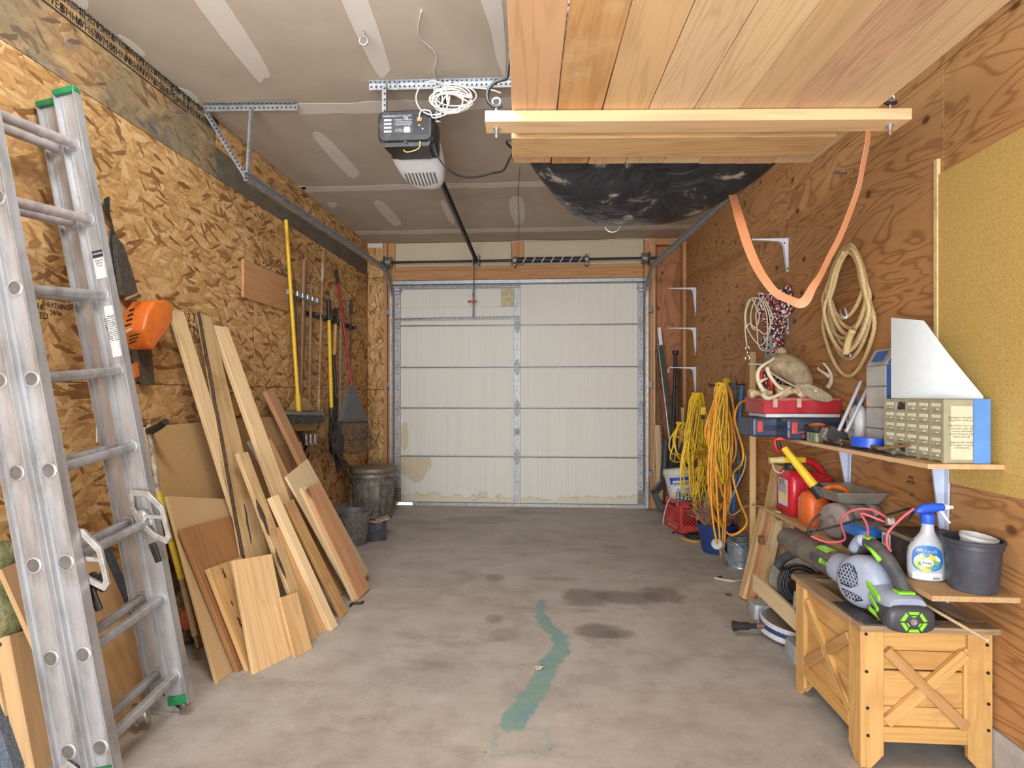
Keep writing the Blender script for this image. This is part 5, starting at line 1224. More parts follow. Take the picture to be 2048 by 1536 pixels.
m=MB(); p=P(1452,765,X=XR-.08); m.lathe([(.005,-.02),(.035,-.018),(.04,.0),(.035,.018),(.005,.02)],p,14,(1,0,0)); m.build('plug_end',plain('plug_yellow2',(226,186,48),.5),e2,smooth=60)
dr=[P(1500,800,X=1.24),P(1478,808,X=1.24),P(1470,840,X=1.22),P(1486,900,X=1.2),P(1482,930,X=1.2),P(1466,950,X=1.22),P(1478,1000,X=1.24),P(1494,1040,X=1.24),P(1484,1060,X=1.2),P(1462,1070,X=1.16),P(1445,1055,X=1.16),P(1440,1040,X=1.18),P(1430,1000,X=1.2),P(1440,960,X=1.25)]
MB().tube(smooth_path(dr,5),.0075,6).build('cord_tail',M_oc,e2,smooth=180)
dr=[P(1425,990,X=1.33),P(1433,1010,X=1.3),P(1452,1008,X=1.27),P(1462,985,X=1.27),P(1455,940,X=1.3),P(1448,920,X=1.33)]
MB().tube(smooth_path(dr,5),.0075,6).build('cord_tail',M_oc,e2,smooth=180)
hs=thing('hose_bundle','dark grey hose bundle hanging behind the orange cords','hose',P(1472,775,X=XR-.03)); c=P(1473,768,X=XR-.045)
MB().tube(loops(c,9,.10,.36,25,.0,depth=.05,jit=.15),.009,6).build('hose_turns',M_gc,hs,smooth=180)
tag(MB().tube(smooth_path([P(1560,1025,Z=.62),P(1500,1010,X=1.3),P(1466,1030,X=1.28),P(1456,1018,X=1.28),P(1470,980,X=1.3),P(1488,940,X=1.33),P(1492,910,X=1.35)],5),.005,6).build('grey_cable',plain('cable_pale_grey',(190,182,166),.5),smooth=180),'pale grey cable drooping in front of the blue pole','cable')
for i,(a,b,lab) in enumerate((((1484,770),(1466,1030),'long blue pole leaning behind the cords'),((1462,905),(1462,995),'short blue pipe left of the long blue pole'))):
    stick([P(*a,X=XR-.03),P(*b,X=XR-.045)],.016,plain('blue_pole',(66,112,168),.45,var=.1),'blue_pole',lab,'pole')
for i,px in enumerate(((1432,770),(1490,768))):
    p=P(*px,X=XR-.002); tag(MB().tube(smooth_path([p,p+V((-.05,0,-.005)),p+V((-.06,0,.02))],4),.006,6).build('peg_hook',M_steel,smooth=180),('dark wall hook holding the orange cords','dark wall hook beside the grey hose')[i],'hook')
# ---- corner by the door: posts and pipes
def cpole(px_t,px_b,r,mat,label,name='metal_post',Yt=6.12,Yb_=5.9,n=8,parent=None):
    return stick([P(*px_t,Y=Yt),P(*px_b,Y=Yb_)],r,mat,name,label,'post',n,parent)
M_pipe=plain('pipe_grey',(126,126,124),.4,.6,var=.15); M_tgreen=plain('post_green',(58,76,60),.6,.2,var=.2,dirt=(110,96,76)); M_iron=plain('iron_bar',(66,64,64),.5,.6,var=.2)
tp=thing('fence_post','green steel tee fence post with white tip leaning in the corner','fence post',P(1345,1000,Y=5.9))
a,b=P(1322,690,Y=6.10),P(1352,900,Y=5.95)
m=MB(); m.bar(a,b,(1,0,0),.034,.006); m.bar(a+V((0,-.012,0)),b+V((0,-.012,0)),(0,1,0),.026,.006); m.build('tee_bar',M_tgreen,tp); 
a2=P(1318,655,Y=6.12); m=MB(); m.bar(a2,a,(1,0,0),.035,.007); m.build('white_tip',M_white,tp)
m=MB(); 
for k in range(10): c=a.lerp(b,(k+.5)/10); m.obox(c+V((0,-.028,0)),V((.008,0,0)),V((0,.004,0)),V((0,0,.006)))
o=m.build('studs',M_tgreen,tp); o['kind']='stuff'
cpole((1316,688),(1340,885),.013,plain('pipe_bright',(176,172,164),.3,.8),'bright galvanised pipe tied to the green fence post')
cpole((1312,700),(1330,960),.012,plain('pipe_rusty',(108,84,66),.6,.3,var=.25),'rusty thin pipe leftmost in the corner')
m=MB(); m.tube(smooth_path([P(1311,698,Y=6.09),P(1318,694,Y=6.06),P(1330,694,Y=6.06)],4),.006,6); tag(m.build('wire_tie',plain('tie_tan',(132,108,84),.6),smooth=180),'bent tan wire tie around the fence post','wire')
ib=thing('pry_bar','black iron digging bar with round head standing in the corner','bar',P(1346,950,Y=5.95))
stick([P(1351,705,Y=6.05),P(1344,935,Y=5.92)],.017,M_iron,'shaft','','',parent=ib); MB().lathe([(.012,-.05),(.03,-.03),(.034,0),(.03,.01),(.005,.012)],P(1351,703,Y=6.05),14,(0,0,1)).build('bar_head',M_iron,ib,smooth=50)
cpole((1343,810),(1336,1000),.022,plain('conduit_grey',(112,112,114),.5,.3),'flat grey bar leaning right of green fence post'); cpole((1357,735),(1359,855),.012,plain('pipe_dark',(82,72,64),.5,.4),'dark brown pipe right of the iron digging bar'); cpole((1332,880),(1328,960),.040,plain('pipe_black',(58,58,60),.5),'wide black plastic pipe behind the white bucket',Yt=5.95,Yb_=5.85,n=14)
cpole((1352,855),(1349,930),.010,wood('stake',(206,176,124),(180,148,98),12,.3,knots=False),'pale thin wooden stake left of the other stake'); cpole((1359,855),(1357,930),.010,wood('stake',(206,176,124),(180,148,98)),'pale thin wooden stake right of the other stake')
o=plank('raw_plank',P(1316,850,Y=6.12),P(1319,1000,Y=6.0),(1,0,0),.07,.02,wood('raw_pale',(206,178,136),(182,150,108),14,.3,knots=False),None,.002); tag(o,'raw-edged pale plank standing in the corner behind the pipes','plank')
o=plank('batten_board',P(1364,815,Y=6.02),P(1362,985,Y=5.98),(1,0,0),.045,.03,M_pineB,None,.002); tag(o,'short timber batten standing beside the right corner post','batten')
gd=thing('downspout','crooked black plastic downspout leaning behind the white bucket','downspout',P(1322,1018,Z=0))
g0,g1,g2,g3=P(1378,865,X=1.36),P(1352,935,X=1.28),P(1308,985,Y=5.62),P(1324,1022,Y=5.62)
for a,b in ((g0,g1),(g1+V((0,0,-.02)),g2),(g2,g3)):
    m=MB(); m.bar(a,b,(0,1,0),.075,.055); m.build('spout_section',plain('spout_black',(62,62,64),.5,var=.15,dirt=(110,104,98)),gd,bevel=.006)
# white bucket, crate, ribbed pan, cords on floor
cr=thing('milk_crate','red plastic milk crate with lattice sides on the floor','crate',(1.28,5.22,0))
M_crate=plain('crate_red',(186,58,50),.5,var=.1,dirt=(206,150,140),dirt_amt=.35,scale=16)
A0=P(1358,1068,Z=0); A1=P(1328,1048,Z=0); 
e1=(A1-A0); e1.z=0; L1=.34; e1.normalize(); e2_=V((e1.y,-e1.x,0)); 
if e2_.x<0: e2_=-e2_
L2=.30; Hc=.28
def crate_side(o,e,L,nrm,nm):
    m=MB(); th=.010
    def bx(u0,u1,z0,z1,t=th): m.obox(o+e*((u0+u1)/2)+V((0,0,(z0+z1)/2))+nrm*t/2,e*(u1-u0)/2,V((0,0,(z1-z0)/2)),nrm*t/2)
    bx(0,L,.0,.07); bx(0,L,.255,.28,.014); bx(0,.035,.07,.255); bx(L-.035,L,.07,.255); bx(.035,.09,.225,.255); bx(L-.09,L-.035,.225,.255); bx(.035,L-.035,.20,.213)
    d=m.build(nm,M_crate,cr,bevel=.002)
    q=MB(); u0,u1,z0,z1=.035,L-.035,.07,.20
    stp=.034
    for sg in (1,-1):
        k=-6
        while k<16:
            # diagonal strip clipped to the window
            pts=[]
            c0=u0+k*stp
            for i in range(21):
                z=z0+(z1-z0)*i/20; u=c0+sg*(z-z0) if sg>0 else c0+(z1-z)
                if u0<=u<=u1: pts.append(o+e*u+V((0,0,z))+nrm*.004)
            if len(pts)>2: q.tube([pts[0],pts[-1]],.0035,4)
            k+=1
    la=q.build('lattice',M_crate,cr); la['kind']='stuff'
n1=-e2_; n2=-e1
crate_side(A0,e1,L1,e2_*1,'side_wall'); crate_side(A0,e2_,L2,e1,'side_wall'); crate_side(A0+e2_*L2,e1,L1,-e2_,'side_wall'); crate_side(A0+e1*L1,e2_,L2,-e1,'side_wall')
m=MB(); m.obox(A0+e1*L1/2+e2_*L2/2+V((0,0,.006)),e1*(L1/2-.011),e2_*(L2/2-.011),V((0,0,.005))); m.build('crate_floor',M_crate,cr)
text('PROPERTY OF DAIRY',.022,plain('crate_print',(216,150,140),.6),frame(A0+e1*L1*.5+V((0,0,.035))-e2_*.0006,-e1,(0,0,1)),cr,'lettering')
cc=A0+e1*L1/2+e2_*L2/2
rb=thing('ribbed_tray','white ribbed plastic tray lying across the red crate','tray',cc+V((0,0,.28)))
o0,ox,oy=P(1372,992,Y=cc.y-.14),None,None
m=MB(); bz=V((cc.x+.05,cc.y-.08,.325)); ux=V((.17,-.02,-.02)); uy=V((.03,.14,.035)); nz=ux.cross(uy).normalized()
m.obox(bz,ux,uy,nz*.006); m.build('tray_plate',plain('tray_dark',(70,72,76),.5),rb)
for k in range(11): c=bz+ux*(-.92+k*.184)+nz*.011; m=MB(); m.obox(c,ux*.055,uy*.97,nz*.006); m.build('rib',plain('rib_white',(196,202,212),.5,var=.04),rb,bevel=.001)
bkt=thing('white_bucket','white plastic bucket with blue label tipped on the red crate','bucket',cc)
bx=P(1368,988,Y=cc.y+.03); ax=V((-.10,.10,1)).normalized(); bs=P(1366,1002,Y=cc.y+.04)
bs=bs+V((0,0,.0))
M_bw=plain('bucket_white',(204,200,192),.45,var=.05)
hB=.30
MB().lathe([(.0,.0),(.105,.0),(.112,.008),(.142,hB-.05),(.150,hB-.048),(.150,hB-.03),(.144,hB-.03),(.147,hB-.004),(.142,hB),(.136,hB-.003),(.108,.012),(.0,.012)],bs,32,ax,cap=False,xdir=(1,0,0)).build('bucket_body',M_bw,bkt,smooth=45)
xl_=V((1,.12,0)); 
def on_bucket(u,v,r0=.1145,rise=.30/.255*.0,eps=.0015):
    # u: angle from the camera side, v: height
    xx=(V((1,0,0))-ax*ax.x).normalized(); yy=ax.cross(xx); r=.112+(.142-.112)*(v-.008)/(hB-.058)+eps
    a=-math.pi/2+u
    return bs+ax*v+xx*r*math.cos(a)+yy*r*math.sin(a)
def bucket_patch(u0,u1,v0,v1,mat,nm,eps=.0015,par=None):
    m=MB(); n=8
    rows=[[on_bucket(u0+(u1-u0)*i/n,v,eps=eps) for i in range(n+1)] for v in (v0,v1)]
    m.loft(rows,cap=False,closed=False); return m.build(nm,mat,par or bkt)
lb_=bucket_patch(-.95,.45,.09,.225,plain('label_paper',(206,212,220),.6,var=.05),'label',.0015)
M_lblue=plain('label_blue',(44,84,172),.5,var=.1); M_lyel=plain('label_yellow',(206,196,120),.5)
bucket_patch(-.95,.45,.195,.225,M_lblue,'label_band',.0022,lb_); bucket_patch(-.95,-.75,.16,.2,M_lblue,'label_band',.0022,lb_); bucket_patch(.32,.45,.16,.2,M_lblue,'label_band',.0022,lb_); bucket_patch(-.55,.35,.10,.125,plain('label_sky',(110,160,206),.5),'label_band',.0022,lb_); bucket_patch(-.95,.45,.04,.088,M_lyel,'label_band',.0022,bkt); bucket_patch(-.72,.28,.155,.178,plain('label_grey',(90,88,92),.6),'label_band',.0022,lb_)
p=on_bucket(-.22,.1665,eps=.004); xx=(V((1,0,0))-ax*ax.x).normalized(); nrm_=(p-(bs+ax*.1665)).normalized(); text('PowerRolite',.026,plain('print_pale',(222,210,206),.6),frame(p,ax.cross(nrm_),ax),bkt,'lettering')
hc=bs+ax*(hB-.04); yy=ax.cross(xx)
MB().tube(smooth_path([hc+xx*.148+yy*.0,hc+xx*.19+ax*.0+yy*.05,hc+xx*.225-ax*.10+yy*.08,hc+xx*.215-ax*.2+yy*.06],5),.006,6).build('bail',plain('bail_wire',(150,148,140),.4,.5),bkt,smooth=180)
MB().lathe([(.16,-.004),(.17,.0),(.17,.006),(.16,.01),(.0,.012)],bs+ax*.20+xx*.09+yy*.10,26,V((.9,-.1,.4))).build('loose_lid',plain('lid_cream',(196,188,172),.5),bkt,smooth=50)
tag(MB().tube(smooth_path([bs+ax*.045+yy*-.125+xx*-.05,bs+ax*.075+yy*-.135+xx*.02,bs+ax*.12+yy*-.11+xx*.10,bs+ax*.10+xx*.2,bs+ax*.02+xx*.25],5),.0045,6).build('black_cable',M_blk,smooth=180),'thin black cord looped across the white bucket','cord')
pt=cc+V((.10,.02,.31))
gr=thing('grill_brush_pile','clump of black rusty chain and hose on right rear of the crate','chain',pt)
q=random.Random(4); m=MB()
for k in range(3):
    pts=[pt+V((q.uniform(-.02,.12),q.uniform(-.13,.05),q.uniform(-.03,.09))) for _ in range(9)]
    MB().tube(smooth_path(pts,4),.010,6).build('hose_piece',plain('hose_black',(52,48,44),.6,var=.3,dirt=(120,104,84)),gr,smooth=180)
tag(MB().tube(smooth_path([A0+e1*.33+e2_*-.03+V((0,0,.01)),A0+e1*.30+e2_*-.02+V((0,0,.14)),A0+e1*.2+e2_*.0+V((0,0,.285)),A0+e1*.1+e2_*.05+V((0,0,.30)),cc+V((0,0,.30))],5),.0055,6).build('white_cable',plain('cord_white',(206,196,186),.5),smooth=180),'white cord hanging over the left side of the red crate','cord')
fc=P(1392,1072,Z=.006)
q=random.Random(3); pts=[]
for k in range(26):
    a=k*.75; pts.append(V((fc.x+.0+(.09+.02*math.sin(k))*math.cos(a),fc.y-.02+(.07+.02*math.cos(k*1.3))*math.sin(a),.006+.010*(1+math.sin(k*.9)))))
pts=[P(1345,1066,Z=.006),P(1352,1063,Z=.006),P(1362,1068,Z=.006)]+pts
tag(MB().tube(smooth_path(pts,4),.006,6).build('floor_cable',M_blk,smooth=180),'black cord coiled on floor before the red crate','cord')
tag(MB().tube(smooth_path([P(1362,1075,Z=.006),P(1385,1083,Z=.006),P(1405,1082,Z=.006),P(1425,1075,Z=.006)],5),.006,6).build('floor_cable',M_yc,smooth=180),'end of yellow cord lying on floor beside black coil','cord')
# plant pot with dead plant
pb=P(1439,1103,Z=0)+V((-.02,0,0))
po=thing('plant_pot','dark blue plastic plant pot holding a dried-up plant','plant pot',pb)
MB().lathe([(.0,0),(.105,0),(.110,.01),(.145,.19),(.152,.192),(.158,.215),(.152,.222),(.143,.22),(.14,.18),(.0,.175)],pb,36,cap=False).build('pot_body',plain('pot_blue',(40,62,116),.45,var=.08),po,smooth=45)
for z in (.155,.168,.18): 
    r=.11+.035*(z-.01)/.18; MB().lathe([(r,z-.002),(r+.003,z),(r,z+.002)],pb,36,cap=False).build('pot_ring',plain('pot_blue',(40,62,116)),po,smooth=180)
MB().lathe([(.0,.185),(.138,.182),(.14,.17)],pb,24,cap=False).build('soil',plain('soil',(84,66,50),.95,var=.3,scale=80),po)
q=random.Random(41); st=MB(); lf=MB()
for k in range(40):
    a=q.uniform(0,6.28); r=q.uniform(.02,.10); b=pb+V((r*math.cos(a),r*math.sin(a),.18)); h=q.uniform(.10,.24); ln=q.uniform(.05,.16)
    e=b+V((ln*math.cos(a),ln*math.sin(a),h)); e.x=min(e.x,1.385); mid=b.lerp(e,.5)+V((q.uniform(-.02,.02),q.uniform(-.02,.02),.03)); st.tube([b,mid,e],[.006,.003],5)
    for j in range(8):
        c=b.lerp(e,q.uniform(.4,1.05))+V((q.uniform(-.025,.025),q.uniform(-.025,.025),q.uniform(-.02,.03))); d=V((q.uniform(-1,1),q.uniform(-1,1),q.uniform(-.6,1))).normalized(); s_,z_=perp(d)
        lf.hull([c,c+d*.012+s_*.007,c+d*.028,c+d*.012-s_*.007,c+d*.012+z_*.003],[(0,1,4),(1,2,4),(2,3,4),(3,0,4)])
o=st.build('dry_stems',plain('dry_stem',(164,124,92),.8,var=.25),po); o['kind']='stuff'; o=lf.build('dry_leaves',plain('dry_leaf',(150,104,98),.85,var=.35,scale=20),po); o['kind']='stuff'
bt=P(1433,950,Y=pb.y+.02); q=random.Random(9)
m=MB()
for k in range(5):
    m.tube(smooth_path([pb+V((-.07+.01*k,.03,.19)),pb+V((-.09+.012*k,.03,.35)),bt+V((.01*k-.03,0,-.02)),bt+V((q.uniform(-.04,.04),0,q.uniform(.02,.12)))],4),[.006,.003],5)
o=m.build('straw_stems',plain('straw_stem',(180,146,100),.85,var=.25),po); o['kind']='stuff'
# galvanised watering can
wb=P(1482,1135,Z=0); wc=thing('watering_can','small galvanised watering can with round sprinkler rose beside blue pot','watering can',wb)
M_wc=galvanised('can_zinc',(140,150,160),(186,196,206),.35,.7)
MB().lathe([(.0,0),(.085,0),(.088,.006),(.088,.02),(.084,.024),(.094,.165),(.100,.17),(.100,.182),(.094,.186),(.086,.182),(.08,.03),(.0,.03)],wb,30,cap=False).build('can_body',M_wc,wc,smooth=45)
for z,r in ((.195,.098),(.21,.09),(.225,.08)): MB().lathe([(r-.004,z-.006),(r,z),(r-.004,z+.004),(r-.012,z)],wb,30,cap=False).build('hood_ring',M_wc,wc,smooth=60)
s0=wb+V((-.075,-.03,.04)); s1=P(1434,1088,Y=wb.y-.12); MB().tube([s0,s0.lerp(s1,.6),s1],[.022,.015,.011],12).build('spout',M_wc,wc,smooth=60)
dn=V((-.35,-.85,.35)).normalized(); MB().lathe([(.010,-.03),(.036,-.004),(.040,.0),(.036,.006),(.0,.008)],s1,20,dn).build('sprinkler_rose',plain('rose_zinc',(148,150,150),.5,.4),wc,smooth=50)
MB().tube(smooth_path([wb+V((.0,-.09,.17)),wb+V((-.06,-.11,.19)),wb+V((-.09,-.05,.20)),wb+V((-.085,.04,.19))],5),.007,6).build('can_handle',M_wc,wc,smooth=180)
m=MB()
p=P(1442,1160,Z=.008); m.tube(smooth_path([P(1430,1156,Z=.008),P(1450,1160,Z=.010),P(1468,1162,Z=.008),P(1485,1160,Z=.008)],4),.008,6); tag(m.build('broken_stick',plain('stick_pale',(188,178,160),.8),smooth=60),'pale broken twig lying on floor by the leaning boards','twig')
for (x,y),lb in (((1440,1155),'dried leaf scrap beside the pale twig on floor'),((1456,1190),'dark leaf scrap nearest the leaning board ends'),((1076,1336),'small tan chip beside the green paint streak')):
    p=P(x,y,Z=.004); m=MB(); q=random.Random(x)
    m.loft([[p+V((.022*math.cos(a)*q.uniform(.5,1.2),.018*math.sin(a)*q.uniform(.5,1.2),z+q.uniform(0,.006))) for a in [k*math.pi/4 for k in range(8)]] for z in (-.003,.004)]); tag(m.build('leaf_scrap',plain('scrap_brown' if y!=1336 else 'scrap_tan',(90,72,56) if y!=1336 else (214,196,170),.9)),lb,'debris')
# ================================================================ right side: shelves and what stands on them
M_shelf=wood('shelf_pine',(206,170,126),(184,142,98),14,.3,knots=False); M_pb=fibreboard('shelf_particle',(200,168,124),(176,140,98))
UZ,LZ=1.007,.605
us=thing('wall_shelf','upper pine shelf on white brackets below the pegboard','shelf',(1.32,2.4,.993))
plank('shelf_board',(1.3185,1.884,.999),(1.3185,3.08,.999),(1,0,0),.239,.016,M_shelf,us,.001)
ls=thing('wall_shelf','lower particle board shelf holding the spray bottle and black pot','shelf',(1.31,2.4,.59))
plank('shelf_board',(1.308,1.833,.5965),(1.308,3.20,.5965),(1,0,0),.259,.017,M_pb,ls,.001)
M_brkb=plain('bracket_blue_white',(190,200,222),.45,var=.04)
def shelf_bracket(y,zt,zb,par,wd=.05):
    m=MB(); m.prism([V((XR-.003,y-wd/2,zt)),V((XR-.003,y+wd/2,zt)),V((XR-.003,y+wd*.22,zb)),V((XR-.003,y-wd*.22,zb))],(-.008,0,0))
    m.prism([V((XR-.010,y-.004,zt)),V((XR-.21,y-.004,zt)),V((XR-.21,y-.004,zt-.006)),V((XR-.05,y-.004,zt-.03)),V((XR-.010,y-.004,zb+.01))],(0,.008,0)); m.prism([V((XR-.012,y-.012,zt)),V((XR-.21,y-.012,zt)),V((XR-.21,y+.012,zt)),V((XR-.012,y+.012,zt))],(0,0,-.003)); m.build('bracket',M_brkb,par)
shelf_bracket(2.83,.990,.73,us,.06); shelf_bracket(2.16,.990,.60,us,.055); shelf_bracket(2.83,.587,.36,ls); shelf_bracket(2.16,.587,.36,ls)
def box(name,lo,hi,mat,par=None,bevel=.002,seg=1):
    return MB().box(lo,hi).build(name,mat,par,bevel=bevel,seg=seg)
# small-parts cabinet
M_cab=plain('cabinet_grey',(156,150,124),.55,var=.06); M_draw=plain('drawer_clear',(172,168,142),.25,var=.18,scale=60); M_lab=plain('paper_label',(216,210,188),.7,var=.05); M_dark=plain('dark_hole',(58,56,48),.7,var=.3,scale=60)
cx0,cx1,cy0,cy1,cz0,cz1=1.259,1.400,1.904,2.229,UZ+.0005,1.213
cb=thing('parts_cabinet','olive grey small-parts cabinet with clear drawers and blue tape','cabinet',((cx0+cx1)/2,(cy0+cy1)/2,cz0))
box('cabinet_body',(cx0+.012,cy0,cz0),(cx1,cy1,cz1),M_cab,cb)
m=MB(); 
for i in range(6): y=cy0+.005+(cy1-cy0-.01)*i/5; m.box((cx0,y-.0035,cz0+.001),(cx0+.013,y+.0035,cz1-.001))
for j in range(6): z=cz0+.012+(cz1-cz0-.018)*j/5; m.box((cx0+.0006,cy0+.001,z-.005),(cx0+.0124,cy1-.001,z+.004))
m.box((cx0-.0004,cy0-.0004,cz0),(cx0+.0136,cy0+.012,cz1)); o=m.build('drawer_grid',M_cab,cb); o['kind']='stuff'
dme=lme=None
for i in range(5):
    for j in range(5):
        y=cy0+.005+(cy1-cy0-.01)*(i+.5)/5; z=cz0+.012+(cz1-cz0-.018)*(j+.5)/5
        if (i,j) in ((3,4),(3,0)):
            q=MB(); rq=random.Random(i*7+j)
            for k in range(9): c=V((cx0+.008+rq.uniform(0,.006),y+rq.uniform(-.02,.02),z+rq.uniform(-.012,.004))); q.obox(c,V((.004,.002,0)),V((0,.006,.004)),V((0,-.003,.006)))
            o=q.build('loose_screws',M_dark,cb); o['kind']='stuff'; continue
        M=frame((cx0+.004,y,z),(0,-1,0),(0,0,1))
        if dme is None:
            m=MB(); m.obox((cx0+.006,y,z),V((.004,0,0)),V((0,.026,0)),V((0,0,.0145))); m.obox((cx0-.001,y,z-.008),V((.004,0,0)),V((0,.010,0)),V((0,0,.003)))
            d=m.build('drawer',M_draw,cb,M=M,bevel=.001); dme=d.data
            l=box('label',(cx0-.0002,y-.021,z+.001),(cx0+.0016,y+.021,z+.0125),M_lab,d,0); lme=l.data; lM=WORLD[d.name].inverted()@WORLD[l.name]
        else:
            d=link('drawer',dme,M,cb); link('label',lme,M@lM,d)
box('instruction_label',(cx0+.022,cy0-.0012,cz0+.012),(cx0+.088,cy0,cz1-.022),plain('old_label',(208,196,166),.7,var=.06,dirt=(168,132,78),dirt_amt=.7,scale=14),cb,0)
M_faint=plain('faint_print',(128,120,104),.8)
text('Opening to this side up\nKeep from small parts\n\nCAUTION  store small\nhardware only. Lift\ncabinet with both\nhands. Drawers stop\nbefore full pull.\n\nHang on two screws\n16 in apart or set on\na level bench.',.0088,M_faint,frame((cx0+.055,cy0-.0016,(cz0+cz1)/2-.004),(1,0,0),(0,0,1)),cb)
box('blue_tape',(cx0+.090,cy0-.0018,cz0),(cx1+.0008,cy0+.0002,cz1+.0006),plain('tape_blue',(92,140,204),.6,var=.06,scale=14),cb,0)
# white sheet standing in a curve on the cabinet
m=MB(); n=26; rows=[]
A=V((1.268,2.200)); B=V((1.395,1.925))
o_=[];i_=[]
for k in range(n+1):
    f=k/n; c=A.lerp(B,f); nr=V((-(B-A).y,(B-A).x)).normalized(); bul=.035*math.sin(math.pi*f)
    c=c-V((nr.x,nr.y))*bul if nr.x>0 else c+V((nr.x,nr.y))*bul
    zt=cz1+.272+.030*(.47-f)/.47 if f<.47 else cz1+.272-(.262)*((f-.47)/.53)**1.0
    rows.append((c,zt))
ring=[]
for th in (0,.0012):
    ring.append([[V((c.x+th,c.y+th,cz1+.001)),V((c.x+th,c.y+th,(cz1+zt)/2)),V((c.x+th,c.y+th,zt))] for c,zt in rows])
m.loft(ring[0],cap=False,closed=False); m.loft(ring[1],cap=False,closed=False)
ww=m.build('white_sheet',plain('white_foam',(206,213,216),.6,var=.02),smooth=60); tag(ww,'curved white foam sheet with slanted edge standing on parts cabinet','sheet')
# blue and grey carton wrapped in film
bc=thing('tissue_carton','tall blue and grey carton in clear film behind the parts cabinet','carton',(1.355,2.36,UZ))
x0,x1,y0,y1,z0,z1=1.300,1.415,2.290,2.430,UZ+.0005,1.345
M_film=plain('film_grey',(172,172,168),.25,var=.08,scale=12); M_cblue=plain('carton_blue',(62,104,176),.4,var=.08)
for k in range(4):
    z=z0+(z1-z0)*k/4; box('pack',(x0+.001*(k%2),y0+.002,z+.001),(x1,y1,z+(z1-z0)/4-.001),M_film,bc,.004)
box('blue_side',(x0+.004,y0-.001,z0),(x1,y0+.0025,z1),M_cblue,bc,0)
m=MB(); m.prism([V((x0,y0,z1)),V((x0+.035,y0,z1+.065)),V((x1,y0,z1+.075)),V((x1,y0,z1))],(0,y1-y0,0)); g_=m.build('gable_top',M_film,bc,bevel=.003)
m=MB(); m.prism([V((x0+.006,y0-.0008,z1+.004)),V((x0+.036,y0-.0008,z1+.060)),V((x1-.002,y0-.0008,z1+.068)),V((x1-.002,y0-.0008,z1+.004))],(0,.001,0)); m.build('blue_gable',M_cblue,bc)
m=MB(); a=V((x0+.006,0,z1+.014)); b=V((x0+.029,0,z1+.056)); n_=V((-.065,0,.035)).normalized()*.0012
m.hull([V((p.x,yy,p.z))+n_ for p in (a,b) for yy in (y0+.03,y1-.03)],[(0,1,3,2)]); m.build('blue_window',M_cblue,bc)
# white bottle with dark cap
wb_=thing('oil_bottle','squat white plastic bottle with dark cap behind the chrome rods','bottle',(1.34,2.56,UZ))
MB().lathe([(.0,0),(.040,0),(.043,.006),(.043,.13),(.036,.155),(.018,.172),(.016,.185),(.0,.186)],(1.34,2.56,UZ+.0005),20,sx=.75,sy=1.1).build('bottle_body',plain('bottle_white',(200,202,200),.4,var=.05),wb_,smooth=50)
MB().lathe([(.019,.175),(.019,.205),(.0,.206)],(1.34,2.56,UZ),14,cap=False).build('cap',plain('cap_dark',(66,62,60),.5),wb_,smooth=50)
lb=box('label',(1.305,2.525,UZ+.03),(1.3075,2.595,UZ+.11),plain('label_faded',(176,182,178),.6,var=.1),wb_,0); text('OIL\n10W-30',.018,M_faint,frame((1.3046,2.56,UZ+.075),(0,-1,0),(0,0,1)),wb_)
# clamp with two chrome rods
cl=thing('pipe_clamp','grey clamp block with two leaning chrome rods on upper shelf','clamp',(1.235,2.52,UZ))
M_chr=plain('bright_rod',(196,202,214),.3,.35,var=.03)
k0,k1=P(1677,862,Y=2.50),P(1722,763,Y=2.55); stick([k0,k1],.0075,M_chr,'rod','','',parent=cl); k2,k3=P(1692,864,Y=2.46),P(1742,764,Y=2.50); stick([k2,k3],.0075,M_chr,'rod','','',parent=cl)
c=P(1668,866,Y=2.52); d=(k1-k0).normalized(); sd=V((0,1,0)); nn=d.cross(sd)
m=MB(); m.obox(V((c.x+.005,c.y,UZ+.044)),nn*.040,sd*.025,d*.030); m.build('jaw_block',plain('clamp_black',(64,62,60),.45,.3),cl,bevel=.003)
m=MB(); m.obox(V((c.x-.035,c.y+.01,UZ+.052)),nn*.012,sd*.022,d*.026); m.build('jaw_face',galvanised('jaw_grey',(140,136,126),(170,166,156)),cl,bevel=.002)
# rolls and odds
tpb=V((1.265,2.335,UZ+.013))
t=thing('tape_roll','roll of bright blue masking tape lying on upper shelf','tape',tpb)
m=MB(); m.lathe([(.046,.0),(.066,.0),(.066,.036),(.046,.036),(.046,.0)],tpb,32,(.06,0,1),cap=False); m.build('tape',plain('tape_bright_blue',(38,84,200),.35,var=.05),t,smooth=40); m=MB(); m.lathe([(.043,.002),(.0458,.002),(.0458,.034),(.043,.034),(.043,.002)],tpb,32,(.06,0,1),cap=False); m.build('core',plain('tape_core',(150,120,84),.8),t,smooth=40)
p=V((1.262,2.77,UZ+.028)); t=thing('tape_roll','roll of black tape with orange cardboard core by the navy case','tape',p)
m=MB(); m.lathe([(.038,0),(.055,0),(.055,.050),(.038,.050),(.038,0)],p,28,(-.08,-.12,1),cap=False); m.build('tape',plain('tape_black',(46,44,44),.4),t,smooth=40); m=MB(); m.lathe([(.034,.0),(.0378,.0),(.0378,.051),(.034,.051),(.034,.0)],p,28,(-.08,-.12,1),cap=False); m.build('core',plain('core_orange',(214,116,44),.6),t,smooth=40)
MB().lathe([(.034,.044),(.0,.045)],p,20,(-.08,-.12,1),cap=False).build('core_label',plain('core_label',(206,132,50),.6,dirt=(50,40,30),dirt_amt=.6,scale=50),t)
m=MB(); c=V((1.215,2.70,UZ+.024)); 
for k in range(3): m.lathe([(.018,-.022),(.019,-.018),(.019,.018),(.018,.022)],c+V((0,.030*(k-1),0)),14,(0,0,1))
